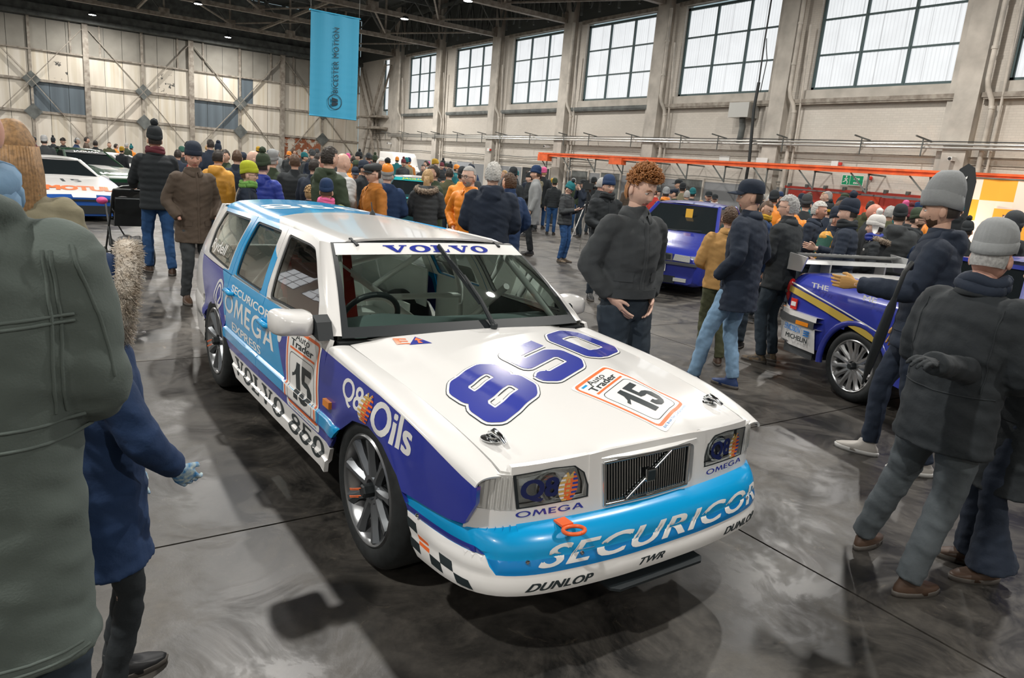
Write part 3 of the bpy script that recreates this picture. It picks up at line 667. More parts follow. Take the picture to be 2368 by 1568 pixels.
# ================================================================ the estate car
M_WH = mat('white_paint', (.80, .795, .78), .22, coat=.6); M_DB = mat('royal_blue_film', (.030, .045, .34), .25, coat=.5); M_LB = mat('sky_blue_film', (.002, .35, .74), .25, coat=.5)
M_LB2 = mat('pale_sky_blue_film', (.10, .45, .74), .25, coat=.5); M_LB3 = mat('shaded_and_print_blue', (.0, .23, .62), .25, coat=.5)  # last one: bumper shading put into a darker blue, also small print
M_RUB = mat('tyre_rubber', (.016, .019, .02), .7, noise=.3, scale=30); M_TRIM = mat('black_trim', (.012, .017, .02), .5); M_CHR = mat('chrome', (.75, .77, .78), .12, 1.0)
M_INK = mat('black_ink', (.018, .028, .032), .4); M_OR = mat('orange_ink', (.86, .16, .03), .4); M_WI = mat('white_ink', (.82, .82, .80), .35); M_GOLD = mat('gold_ink', (.66, .43, .12), .4)
M_GRIM = mat('wheel_graphite', (.20, .215, .23), .32, .75); M_RIMS = mat('wheel_silver', (.55, .56, .57), .25, .9); M_DASH = mat('dash_vinyl', (.12, .155, .155), .75)
M_INT = mat('interior_paint', (.78, .80, .76), .5); M_CAGE = mat('cage_white', (.82, .83, .80), .4); M_REDF = mat('red_fabric', (.33, .03, .02), .9)
M_AMB = mat('amber_lens', (.85, .28, .02), .25, coat=.4); M_DARK = mat('dark_void', (.006, .009, .01), .9)
def glass_mat(name, tint, gl=.12, rough=.02, base=.10):
    m = bpy.data.materials.new(name); m.use_nodes = True; nt = m.node_tree; nt.nodes.clear(); N = nt.nodes.new; L = nt.links.new
    o = N('ShaderNodeOutputMaterial'); t = N('ShaderNodeBsdfTransparent'); t.inputs[0].default_value = (*tint, 1); g = N('ShaderNodeBsdfGlossy'); g.inputs['Roughness'].default_value = rough; g.inputs[0].default_value = (1, 1, 1, 1)
    lw = N('ShaderNodeFresnel'); lw.inputs[0].default_value = 1.52; a = N('ShaderNodeMath'); a.operation = 'MULTIPLY_ADD'; L(lw.outputs[0], a.inputs[0]); a.inputs[1].default_value = gl; a.inputs[2].default_value = base; a.use_clamp = True
    mx = N('ShaderNodeMixShader'); L(a.outputs[0], mx.inputs[0]); L(t.outputs[0], mx.inputs[1]); L(g.outputs[0], mx.inputs[2]); L(mx.outputs[0], o.inputs[0]); MATS[name] = m; return m
M_GWS = glass_mat('windscreen_glass', (.84, .95, .90), 1.0, base=.0); M_GSD = glass_mat('side_glass', (.84, .90, .87), 1.2, base=.16)
M_LENS = glass_mat('clear_lens', (.95, .97, .97), .9, .08, .03)
CY = -1.55435532524111
car = empty('estate_car', (1.9261177, 2.6073180, 0), CY, label='white and blue racing estate car with VOLVO lettering, standing on the open floor'.replace('VOLVO lettering', 'number 15'), cat='car')
def qd(*p): return [np.array(q, float) for q in p]
BE = [(-2.56, .90), (-1.2, .868), (-.508, .811), (.278, .773), (.80, .706)]      # upper edge of the royal blue, front part
ARCH_F = [(-.375, .20), (-.375, .30), (-.34, .40), (-.25, .524), (-.125, .609), (.03, .637), (.17, .61), (.30, .535), (.37, .45), (.44, .36), (.50, .27), (.5, .2)]
ARCH_R = [(-3.10, .20), (-3.04, .33), (-2.98, .43), (-2.88, .53), (-2.76, .592), (-2.62, .618), (-2.47, .60), (-2.35, .53), (-2.28, .45), (-2.22, .385), (-2.08, .325), (-1.96, .27), (-1.96, .2)]
ML = (.455, .459, .463, .521, .527, .533)
for s in (-1, 1):
    SS, SG, SH = S_side(s), S_gh(s), S_should(s); o_ = (0, s, 0); P4 = [M_WH, M_DB, M_LB, M_LB3]
    low = [(-9, .0), (9, .0), (9, .402), (-9, .402)]
    zt = shoulder_z
    fb = [(-.50, .27)]+[(x, z) for x, z in ARCH_F if z > .26 and x < .49][:-0 or None]
    fpoly = [(-.502, .402)]+[(-.36, .402)]+[(x, z) for x, z in ARCH_F if .41 < z]+[(.34, .485), (.40, .485), (.62, .495)]+([(.70, .51)] if s < 0 else [])+([(.745, .60), (.742, .66), (.735, float(zt(.735)))] if s < 0 else [(.655, .60), (.645, float(zt(.645)))])+[(x, float(zt(x))) for x in (.5, .25, 0, -.25, -.495)]
    blue_f = [(-.6, .402), (.34, .402), (.9, .40), (.9, .70)]+[(x, z) for x, z in BE[::-1]][1:3]+[(-.51, .811), (-.6, .815)]
    blue_f = [(-.6, .40), (.9, .40), (.9, .70), (.738, .72), (.278, .773), (-.508, .811), (-.6, .816)]
    lb = [(-9, .470), (-.243, .470), (-.243, .530), (-9, .530)]
    panel('front_fender', SS, fpoly, mats=P4, regions=[(blue_f, 1), ([(-.49, .468), (-.25, .468), (-.235, .50), (-.25, .530), (-.49, .530)], 2)], parent=car, lines=ML, ext=.02, st=.035, thick=.02, out=o_)
    panel('fender_top', SH, [(-.495, 0), (.735, 0), (.745, 1), (-.495, 1)], mats=M_WH, parent=car, st=.06, thick=.01, out=(0, s*.5, 1))
    panel('front_door', SS, lines=ML, outer=[(-1.497, .402), (-.458, .402), (-.492, .70), (-.508, .868), (-1.53, .868), (-1.524, .55)], mats=P4, parent=car, st=.035, thick=.02, out=o_, ext=.018,
          regions=[([(-1.6, .39), (-.4, .39), (-.4, .80), (-.508, .811), (-.9, .842), (-1.19, .862), (-1.2, .869), (-1.6, .869)], 1), ([(-1.6, .466), (-1.03, .466), (-1.03, .52), (-1.2, .735), (-1.24, .875), (-1.6, .875)], 2), ([(-1.02, .466), (-.4, .466), (-.4, .531), (-1.02, .531)], 2)])
    panel('rear_door', SS, lines=ML, outer=[(-2.215, .402), (-1.503, .402), (-1.530, .55), (-1.536, .868), (-2.325, .868), (-2.30, .60)]+[(-2.30, .485), (-2.27, .44)], mats=P4, parent=car, st=.035, thick=.02, out=o_, ext=.018,
          regions=[([(-2.4, .39), (-1.4, .39), (-1.4, .466), (-2.4, .466)], 1), ([(-2.4, .466), (-1.4, .466), (-1.4, .88), (-2.4, .88)], 2)])
    qp = [(-2.332, .868), (-2.308, .60), (-2.308, .50)]+[(-2.35, .53), (-2.47, .60), (-2.62, .618), (-2.76, .592), (-2.88, .53), (-2.98, .43), (-3.0, .42), (-3.05, .56), (-3.60, .60), (-3.60, .868)]
    panel('rear_quarter', SS, qp, mats=P4, parent=car, st=.035, thick=.02, out=o_, regions=[([(-3.33, .869), (-2.98, .59), (-2.98, .4), (-2.2, .4), (-2.3, .55), (-2.395, .70), (-2.43, .80), (-2.56, .869)], 1), ([(-2.56, .869), (-2.43, .80), (-2.395, .70), (-2.34, .60), (-2.2, .6), (-2.2, .869)], 2)])
    panel('side_skirt', SS, [(-1.96, .27), (-.375, .275), (-.372, .33), (-.345, .396), (-2.212, .396), (-2.08, .325)], mats=M_WH, parent=car, st=.035, thick=.02, out=o_, ext=.012, lines=(.325, .330, .335))
    panel('front_skirt', SS, [(.335, .497), (.40, .42), (.46, .34), (.49, .28), (.50, .4), (.42, .5)], mats=M_TRIM, parent=car, st=.05, off=-.03, out=o_) 
    # greenhouse
    C4 = [M_WH, M_LB, M_TRIM]
    def win(outer, hole, name, mreg, gl=M_GSD, fr=.016):
        h = rounded(hole, .03); hc = h.mean(0); hi = hc+(h-hc)*.93
        f = panel(name, SG, outer, [h], C4, mreg, car, st=.05, thick=.02, out=o_)
        panel('frame_lining', SG, outer, [h], M_INT, (), f, st=.08, off=-.026, out=o_)
        panel('window_seal', SG, h, [hc+(h-hc)*(1-fr/.25)], M_TRIM, (), f, st=.05, off=-.006, out=o_, lab=None)
        panel('window_glass', SG, hc+(h-hc)*.99, (), gl, (), f, st=.06, off=-.011, out=o_, lab='dark reflecting glass')
        return f
    fdw = win([(-.560, .872), (-.66, .965), (-.92, 1.115), (-1.10, 1.205), (-1.175, 1.240), (-1.30, 1.257), (-1.700, 1.260), (-1.60, 1.06), (-1.54, .872)], [(-.705, .898), (-.80, 1.0), (-1.05, 1.15), (-1.16, 1.205), (-1.25, 1.216), (-1.633, 1.226), (-1.55, 1.06), (-1.475, .880)], 'front_door_frame', [([(-1.50, .85), (-1.63, 1.02), (-1.60, 1.06), (-1.66, 1.1), (-1.8, .85)], 1)])
    win([(-1.548, .872), (-1.608, 1.06), (-1.708, 1.260), (-2.360, 1.255), (-2.350, 1.06), (-2.318, .872)], [(-1.64, .882), (-1.70, 1.06), (-1.774, 1.230), (-2.31, 1.231), (-2.30, 1.06), (-2.245, .886)], 'rear_door_frame', [([(-1.5, .8), (-1.5, .9), (-1.60, 1.04), (-1.60, 1.08), (-1.70, 1.12), (-1.895, 1.27), (-2.5, 1.27), (-2.5, .8)], 1)])
    win([(-2.326, .872), (-2.358, 1.06), (-2.368, 1.255), (-3.42, 1.235), (-3.52, 1.06), (-3.60, .872)], [(-2.435, .885), (-2.465, 1.06), (-2.47, 1.228), (-3.27, 1.213), (-3.29, 1.06), (-3.20, .905)], 'rear_quarter_frame', [([(-2.3, .8), (-2.56, .8), (-2.56, .878), (-2.42, .885), (-2.45, 1.06), (-2.45, 1.218), (-3.26, 1.213), (-3.33, 1.25), (-2.3, 1.27)], 1)])
    # chrome waist strip
    for a, b in (((-1.49, .873), (-.72, .889)), ((-2.25, .878), (-1.65, .875))):
        panel('waist_strip', SG, [a, b, (b[0], b[1]+.007), (a[0], a[1]+.007)], mats=M_CHR, parent=car, st=.08, off=.006, thick=.01, out=o_)
    # A pillar: between the windscreen edge and the door frame
    def SA(t, w, s=s):
        E = S_ws(s*1.012+0*t, t); xf = -.553-.62*t+.02*np.sin(PI*t); zf = .866+.375*t; Fp = np.stack([xf, s*gh_y(xf, zf), zf], -1)
        w = w[:, None]; m = (E+Fp)/2+np.stack([.012+0*t, s*(.018+0*t), .012+0*t], -1); return (1-w)**2*E+2*w*(1-w)*m+w*w*Fp
    panel('pillar', SA, [(-.0, 0), (1.0, 0), (1.0, 1), (-.0, 1)], mats=M_WH, parent=car, st=.12, out=(0, s, .5))
    # front corner of the roof
# roof
def rw_(x): return float(CW(x))/.82*.597
ro = [(-.955-.11*abs(a)**2.2, a*.575) for a in np.linspace(-1, 1, 15)]
ro = ro+[(x, rw_(x)) for x in (-1.25, -1.5, -1.8, -2.2, -2.6, -3.0, -3.3, -3.5)]+[(-3.56, .2), (-3.57, 0), (-3.56, -.2)]+[(x, -rw_(x)) for x in (-3.5, -3.3, -3.0, -2.6, -2.2, -1.8, -1.5, -1.25)]
roof = panel('roof_panel', S_roof, ro, mats=[M_WH, M_LB, M_LB2, M_LB3], parent=car, st=.06, thick=.012, out=(0, 0, 1), regions=[([(-1.99, -.7), (-2.0, -.56), (-2.27, -.47), (-2.36, -.29), (-2.45, .1), (-2.3, .43), (-1.75, .50), (-1.45, .56), (-1.40, .7), (-3.7, .7), (-3.7, -.7)], 1), ([(-2.36, -.29), (-2.45, .1), (-2.60, .1), (-2.55, -.2)], 2)])
def S_rear(y, z):
    a = np.abs(y); x = np.interp(z, [.5, .60, .84, .90, 1.26, 1.30], [-3.74, -3.745, -3.73, -3.71, -3.56, -3.53])+.16*(a/.7)**4; return np.stack([x, y, z], -1)
tg = panel('tailgate', S_rear, [(-.70, .52), (.70, .52), (.70, .86), (.55, 1.25), (-.55, 1.25), (-.70, .86)], [[(-.60, .90), (.60, .90), (.49, 1.18), (-.49, 1.18)]], M_WH, (), car, st=.08, thick=.02, out=(-1, 0, 0))
panel('rear_glass', S_rear, [(-.61, .89), (.61, .89), (.50, 1.19), (-.50, 1.19)], (), M_GSD, (), tg, st=.1, off=-.01, out=(-1, 0, 0))
for s in (-1, 1):
    def SD(t, w, s=s):
        z = .60+.65*t; xa = np.interp(z, [.6, .87, 1.06, 1.25], [-3.60, -3.60, -3.52, -3.42]); yy = np.where(z < .875, side_y(xa, np.minimum(z, .87)), gh_y(xa, np.maximum(z, .87)))
        A = np.stack([xa, s*yy, z], -1); yb = np.interp(z, [.6, .86, 1.25], [.70, .70, .55]); B = S_rear(s*yb, z); w = w[:, None]; m = np.stack([B[:, 0]*.75+A[:, 0]*.25, A[:, 1]*.97, z], -1); return (1-w)**2*A+2*w*(1-w)*m+w*w*B
    panel('rear_corner', SD, [(0, 0), (1, 0), (1, 1), (0, 1)], mats=M_WH, parent=car, st=.12, out=(-.5, s, 0))
# rear bumper
RP = np.array([(0, 3.80), (.3, 3.795), (.5, 3.775), (.62, 3.73), (.70, 3.65), (.75, 3.53), (.775, 3.38), (.79, 3.2), (.80, 3.04)]); RU = np.concatenate([[0], np.cumsum(np.hypot(*np.diff(RP, axis=0).T))])
def S_rb(u, v):
    a = np.abs(u); y = pchip(RU, RP[:, 0], a); x = -pchip(RU, RP[:, 1], a); e = 1e-3; dy = pchip(RU, RP[:, 0], a+e)-y; dx = -(pchip(RU, RP[:, 1], a+e))-x; l = np.hypot(dx, dy)+1e-12
    d = pchip([.24, .26, .40, .52, .575, .60, .615], [-.05, -.01, .0, .01, -.005, -.03, -.09], v); s = np.where(u < 0, -1, 1); return np.stack([x+dy*0-d*np.abs(dy)/l, s*(y-d*dx/l*-1), v+0*x], -1)
rbm = panel('rear_bumper', S_rb, [(-RU[-1], .245), (RU[-1], .245), (RU[-1], .612), (-RU[-1], .612)], mats=M_WH, parent=car, st=.05, thick=.01, out=(-1, 0, 0))
vs, fs = text2d('DUNLOP', .02); decal('lettering', S_rb, [(RU[-1]*-.80, .42), (-RU[-1]*.99, .42), (-RU[-1]*.99, .455), (-RU[-1]*.80, .455)][::1], vs, fs, M_INK, rbm, out=(0, -1, 0))
# bonnet
hd = [(-.49-.055*abs(a)**2.5, a*.685) for a in np.linspace(-1, 1, 13)]+[(-.2, .68), (.2, .665), (.5, .650), (.725, .637), (.745, .60), (.748, .30), (.765, .265), (.80, .24), (.812, .12), (.815, 0), (.812, -.12), (.80, -.24), (.765, -.265), (.748, -.30), (.745, -.60), (.725, -.637), (.5, -.650), (.2, -.665), (-.2, -.68)]
bonnet = panel('bonnet', S_hood, hd, mats=M_WH, parent=car, st=.05, thick=.02, out=(0, 0, 1))
UP = (0, 0, 1)
# 850 on the bonnet: stroke digits in a plane of (b, u)
bb_, uu_ = np.array([-.454, .891]), np.array([-.891, -.454])
def hoodq(b0, b1, u0, u1, sh=.36): 
    f = lambda b, u: bb_*(b+sh*u)+uu_*u
    return [f(b0, u0), f(b1, u0), f(b1, u1), f(b0, u1)]
e8 = [([(.24, .12), (.16, .20), (.16, .40), (.26, .52), (.20, .62), (.20, .80), (.30, .90), (.70, .90), (.80, .80), (.80, .62), (.74, .52), (.84, .40), (.84, .20), (.76, .12)], True), ([(.26, .52), (.74, .52)], False)]
e5 = [([(.86, .89), (.20, .89), (.20, .56), (.72, .56), (.84, .46), (.84, .20), (.74, .11), (.26, .11), (.16, .20), (.16, .28)], False)]
e0 = [([(.26, .11), (.16, .20), (.16, .80), (.26, .90), (.74, .90), (.84, .80), (.84, .20), (.74, .11)], True)]
for eg, b0, b1 in ((e8, -.645, -.205), (e5, -.185, .255), (e0, .285, .725)):
    q = hoodq(b0, b1, -.225, .120)
    for w_, m, of in ((.325, M_INK, .0012), (.302, M_WI, .0026), (.24, M_DB, .0045)):
        vs, fs = strokes(eg, w_); decal('number', S_hood, q, vs, fs, m, bonnet, st=.022, off=of, out=UP, unit=False)
def plate(S, q, parent, out, nm='number_plate', st=.03, small=True):
    F = bilin(q)
    def sub(x0, y0, x1, y1): return F(np.array([(x0, y0), (x1, y0), (x1, y1), (x0, y1)], float))
    r = rounded([(0, 0), (1, 0), (1, 1), (0, 1)], .06); vs, fs = polys([r]); decal(nm, S, q, vs, fs, M_WI, parent, st=st, off=.0012, out=out, unit=False)
    def rectframe(x0, y0, x1, y1, w, m, of, rr=.07, cl=True, pts=None):
        p = rounded([(x0, y0), (x1, y0), (x1, y1), (x0, y1)], rr) if pts is None else pts; vs, fs = strokes([(p, cl)], w, 3, False); decal('border', S, q, vs, fs, m, parent, st=st, off=of, out=out, unit=False)
    rectframe(.045, .075, .955, .965, .034, M_OR, .0018); rectframe(.13, .12, .87, .70, .008, M_INK, .0020, .09)
    decal('border', S, sub(.13, .735, .87, .76), *polys([[(0, 0), (1, 0), (1, 1), (0, 1)]]), M_OR, parent, st=st, off=.0018, out=out)
    decal('border', S, sub(.12, .90, .24, .925), *polys([[(0, 0), (1, 0), (1, 1), (0, 1)]]), M_LB, parent, st=st, off=.0018, out=out)
    vs, fs = text2d('Auto', .01); decal('lettering', S, sub(.27, .865, .68, .945), vs, fs, M_INK, parent, st=st, off=.002, out=out)
    vs, fs = text2d('Trader', .035); decal('lettering', S, sub(.14, .775, .82, .86), vs, fs, M_INK, parent, st=st, off=.002, out=out)
    decal('number', S, sub(.22, .20, .80, .62), FIFTEEN[0], FIFTEEN[1], M_INK, parent, st=st*.6, off=.0024, out=out)
    vs, fs = text2d('RAC British Touring Car Championship', .0); decal('lettering', S, sub(.08, .015, .92, .05), vs, fs, M_LB3, parent, st=st*2, off=.002, out=out)
plate(S_hood, qd((.752, .113), (.586, .425), (.164, .299), (.358, -.056)), bonnet, UP)
vs, fs = text2d('E', .06); decal('lettering', S_hood, [(-.385, -.500), (-.352, -.445), (-.435, -.43), (-.465, -.487)], vs, fs, M_OR, bonnet, out=UP)
vs, fs = polys([[(0, 0), (1, 0), (.5, 1)]]); tq = [(-.345, -.455), (-.325, -.345), (-.43, -.325), (-.455, -.43)]; decal('warning_mark', S_hood, tq, vs, fs, M_DB, bonnet, out=UP)
vs, fs = polys([[(.42, .1), (.62, .1), (.52, .45), (.7, .45), (.5, .85), (.34, .5), (.46, .5)]]); decal('warning_mark', S_hood, tq, vs, fs, M_OR, bonnet, out=UP, off=.0022, unit=False)
for y in (-.57, .615):
    x, z = .565, float(hood_z(np.array(.565), np.array(min(abs(y), .6))))+.002
    p = MB(); p.lathe([(0, .0), (.045, 0), (.045, .003), (.026, .006), (.026, .012), (0, .014)], (x, y, z), 20); p.tube([(x-.02, y, z+.012), (x+.005, y, z+.028), (x+.05, y+.004, z+.020), (x+.075, y+.006, z+.006)], [.012, .014, .011, .008], 8); p.build('bonnet_pin', M_CHR, car, smooth=50)
# cowl, windscreen
panel('cowl', S_hood, [(-.60, -.68), (-.545, -.675), (-.497, -.35), (-.485, 0), (-.497, .35), (-.545, .675), (-.60, .68)], mats=M_TRIM, parent=car, st=.08, off=-.008, out=UP)
ws = panel('windscreen', S_ws, [(-1, 0), (1, 0), (1, 1), (-1, 1)], mats=M_GWS, parent=car, st=.12, out=(1, 0, .6), lab='clear green-tinted glass')
panel('windscreen_seal', S_ws, [(-1.02, -.02), (1.02, -.02), (1.02, 1.012), (-1.02, 1.012)], [[(-.975, .075), (.975, .075), (.985, .985), (-.985, .985)]], M_TRIM, (), car, st=.09, off=.003, out=(1, 0, .6))
sun = panel('sun_strip', S_ws, [(-.995, .835), (.995, .835), (.995, .992), (-.995, .992)], mats=M_WI, parent=car, st=.06, off=.005, out=(1, 0, .6))
vs, fs = slab_text('VOLVO', .06); decal('lettering', S_ws, [(-.585, .858), (.53, .858), (.53, .955), (-.585, .955)], vs, fs, M_DB, sun, st=.05, off=.0075, out=(1, 0, .6))
for a in (-.82, .73):
    P = S_ws(np.array([a]), np.array([1.0]))[0]; MB().beam((P[0]-.05, P[1]-.004, P[2]+.018), (P[0]+.035, P[1]+.004, P[2]-.008), .016, .012).build('screen_clip', M_TRIM, car)
wp = MB(); A = S_ws(np.array([.13]), np.array([-.02]))[0]+np.array([.01, 0, .02]); Bq = S_ws(np.array([.02]), np.array([.5]))[0]+np.array([.03, 0, .035]); Cq = S_ws(np.array([-.055]), np.array([.92]))[0]+np.array([.012, 0, .02]); Dq = S_ws(np.array([.09]), np.array([.22]))[0]+np.array([.012, 0, .018])
wp.tube([A, (A+Bq)/2+np.array([.01, 0, .01]), Bq], [.014, .011, .008], 8); wp.beam(Dq, Cq, .010, .022); wp.tube([Bq+np.array([0, 0, -.005]), (Bq+Cq)/2], .006, 6); wp.sph(A, .022, 10, 6); wp.build('wiper', M_TRIM, car, smooth=40)
# nose
L_ = (1, 0, 0)
fac = panel('front_panel', S_face, [(-.765, .485), (.765, .485), (.76, .565), (.62, .562), (.295, .562), (.295, .722), (.2, .728), (-.2, .728), (-.295, .722), (-.295, .562), (-.62, .562), (-.76, .565)], [rounded([(-.222, .520), (.222, .520), (.232, .682), (-.232, .682)], .03)], M_WH, (), car, st=.04, thick=.02, out=L_)
gr = panel('grille_back', S_face, [(-.225, .518), (.225, .518), (.235, .684), (-.235, .684)], mats=M_TRIM, parent=car, st=.05, off=-.035, out=L_)
grp = empty('grille', (0, 0, 0)); grp.parent = car
def fpt(u, v, of=0.): 
    a, b = np.array([u]), np.array([v]); n = snorm(S_face, a, b)[0]; n = n*np.sign(n[0]); return S_face(a, b)[0]+n*of
mb = MB()
for q in range(4):
    cs = [(-.222, .520), (.222, .520), (.232, .682), (-.232, .682)]; a, b = cs[q], cs[(q+1) % 4]
    mb.tube([fpt(a[0]+(b[0]-a[0])*k/8, a[1]+(b[1]-a[1])*k/8, .004) for k in range(9)], .007, 8)
mb.build('grille_surround', M_CHR, grp, smooth=50)
for k in range(33):
    u = -.208+.416*k/32; MB().beam(fpt(u, .527, -.008), fpt(u*1.03, .676, -.008), .0055, .012, up=(1, 0, 0)).build('grille_bar', M_CHR, grp)
MB().tube([fpt(-.12, .528, .006), fpt(.12, .676, .006)], .0075, 8).build('diagonal_bar', M_CHR, grp, smooth=50)
bq = MB(); c = fpt(0, .602, .012); bq.box(c, (.012, .046, .05)); bq.build('badge', M_CHR, grp); bq = MB(); bq.box(c+np.array([.007, 0, 0]), (.004, .036, .040)); bq.build('badge', M_INK, grp)
vs, fs = slab_text('omega', .14)
decal('lettering', S_face, [(-.590, .527), (-.315, .527), (-.315, .549), (-.590, .549)], vs, fs, M_DB, fac, out=L_); decal('lettering', S_face, [(.315, .527), (.590, .527), (.590, .549), (.315, .549)], vs, fs, M_DB, fac, out=L_)
def sail_art(S, q, parent, out, of=.002):
    """two leaf shapes side by side made of coloured rungs"""
    for lf, cols in ((0, (M_GOLD, M_WI)), (1, (M_OR, M_DB))):
        n = 13
        for k in range(n):
            t0, t1 = k/n, (k+1)/n; t1b = t0+(t1-t0)*.9
            def edge(t, side): 
                cx = .40 if lf == 0 else .62; w = (.36 if lf == 0 else .30)*math.sin(PI*min(1, .08+t*.92))**.75; cx += (.12*(t-.5) if lf == 0 else .18*(t-.4)); return (cx-w if side == 0 else cx+w*(.5 if lf == 0 else 1), t)
            a0, b0, b1, a1 = edge(t0, 0), edge(t0, 1), edge(t1b, 1), edge(t1b, 0); m = cols[k % 2]
            if lf == 0: art = [([a0, ((a0[0]+b0[0])/2, t0), ((a1[0]+b1[0])/2, t1b), a1], cols[k % 2]), ([((a0[0]+b0[0])/2, t0), b0, b1, ((a1[0]+b1[0])/2, t1b)], M_OR if k % 2 and k < 8 else M_GOLD)]
            else: mid0 = (a0[0]*.45+b0[0]*.55, t0); mid1 = (a1[0]*.45+b1[0]*.55, t1b); art = [([a0, mid0, mid1, a1], M_OR if k < 10 else M_GOLD), ([mid0, b0, b1, mid1], cols[k % 2])]
            for p, mm in art: SAIL.setdefault((id(S), parent.name, mm.name), (S, parent, mm, out, of, []))[5].append((q, p))
SAIL = {}
def flush_sails():
    for (S, parent, mm, out, of, L) in SAIL.values():
        P = []; 
        for q, p in L: P.append(bilin(q)(np.array(p, float)))
        vs, fs = polys(P); D = vs
        X = S(D[:, 0], D[:, 1]); Nn = snorm(S, D[:, 0], D[:, 1]); sg = 1. if (Nn.mean(0) @ np.array(out, float)) > 0 else -1.
        X = warp(X+Nn*sg*of); me = bpy.data.meshes.new('emblem'); me.from_pydata(X.tolist(), [], fs); link('emblem', me, mm, parent)
    SAIL.clear()
M_REFL = mat('lamp_reflector', (.80, .83, .83), .35, .15, bump=.004, bscale=60); M_CLR = mat('ribbed_clear_lens', (.62, .62, .60), .2, .15, bump=.001, bscale=60)
for s in (-1, 1):
    hp = [(s*.300, .567), (s*.585, .560), (s*.605, .683), (s*.45, .694), (s*.36, .690), (s*.318, .660), (s*.300, .61)]
    lamp = empty('headlight', (0, 0, 0)); lamp.parent = car
    panel('reflector', S_face, hp, mats=M_REFL, parent=lamp, st=.05, off=-.045, out=L_); 
    c = fpt(s*.46, .62, -.03); MB().lathe([(0, -.02), (.03, -.015), (.052, .0), (.058, .02), (.05, .02), (.03, -.005), (0, -.012)], c, 20, 'x').build('projector', M_CHR, lamp, smooth=50)
    le = panel('lens', S_face, hp, mats=M_LENS, parent=lamp, st=.05, off=.0, out=L_)
    hpa = np.array(hp); hc = hpa.mean(0); panel('bezel', S_face, hc+(hpa-hc)*1.02, [hc+(hpa-hc)*.955], M_TRIM, (), lamp, st=.05, off=.001, out=L_)
    cp = [(s*.590, .555), (s*.752, .570), (s*.735, .64), (s*.724, .695), (s*.612, .685)] if s < 0 else [(.590, .555), (.86, .570), (.84, .64), (.82, .700), (.612, .690)]
    panel('lamp_surround', S_face, [(s*.290, .558), (s*.614, .556), (s*.614, .712), (s*.290, .722)], [hp], M_WH, (), lamp, st=.05, off=-.003, thick=.03, out=L_)
    ll = empty('corner_lamp', (0, 0, 0)); ll.parent = car; panel('lens', S_face, cp, mats=M_CLR, parent=ll, st=.03, off=.001, thick=.02, out=(1, s*.6, 0))
    for k in range(7): 
        u = s*(.615+.018*k); MB().tube([warp(fpt(u, .57, .004)), warp(fpt(u*.995, .68, .004))], .002, 5).build('lens_rib', M_CLR, ll)
    # Q8 film on the lamp
    x0, x1 = (-.578, -.425) if s < 0 else (.335, .475)
    vs, fs = text2d('Q8', .045); decal('lettering', S_face, [(x0, .578), (x1, .578), (x1, .662), (x0, .662)], vs, fs, M_DBK if 'M_DBK' in globals() else mat('navy_film', (.008, .016, .09), .3), le, out=L_, off=.003)
    sx = (-.432, -.340) if s < 0 else (.465, .555); sail_art(S_face, qd((sx[0], .567), (sx[1], .567), (sx[1], .672), (sx[0], .672)), le, L_, .0035)
# front bumper
UB = NU[-1]-.0
reg_lb = [(-.70, .352), (-.757, .408), (-1.3, .408), (-1.3, .6), (1.3, .6), (1.3, .408), (.757, .408), (.70, .352), (.3, .345), (-.3, .345)]
bp_o = [(-UB+.16, .263), (-.9, .262), (-.5, .262), (0, .262), (.5, .262), (.9, .262), (UB-.16, .263), (UB-.06, .43), (UB-.02, .51), (.9, .512), (0, .512), (-.9, .512), (-UB+.02, .51), (-UB+.06, .43)]
bp_o = [(-1.08, .263), (0, .262), (1.08, .263), (1.14, .34), (1.20, .41), (1.235, .51), (0, .512), (-1.235, .51), (-1.20, .41), (-1.14, .34)]
bump = panel('front_bumper', S_bump, bp_o, mats=[M_WH, M_LB, M_DB, M_LB3], parent=car, st=.035, thick=.02, ext=.0125, out=L_, regions=[([(-.705, .350), (-.757, .408), (-1.4, .408), (-1.4, .53), (1.4, .53), (1.4, .408), (.757, .408), (.705, .350)], 1), ([(-.757, .409), (-1.4, .409), (-1.4, .438), (-.80, .436)], 2), ([(.757, .409), (1.4, .409), (1.4, .438), (.80, .436)], 2), ([(-.705, .350), (-.745, .402), (.745, .402), (.705, .350)], 3)])  # lower middle band in darker blue: shade below the crease painted in
vs, fs = text2d('SECURICOR', .03, .35, 1.1); decal('lettering', S_bump, [(-.555, .372), (.66, .372), (.66, .447), (-.535, .447)], vs, fs, M_WI, bump, st=.02, off=.002, out=L_)
vs, fs = text2d('DUNLOP', .05, .3, 1.05); decal('lettering', S_bump, [(-.600, .293), (-.325, .293), (-.325, .322), (-.585, .322)], vs, fs, M_INK, bump, st=.02, out=L_); decal('lettering', S_bump, [(.35, .293), (.62, .293), (.63, .322), (.36, .322)], vs, fs, M_INK, bump, st=.02, out=L_)
vs, fs = text2d('TWR', .04, .4, 1.0); decal('lettering', S_bump, [(-.12, .300), (.0, .300), (.01, .325), (-.11, .325)], vs, fs, M_INK, bump, st=.02, out=L_)
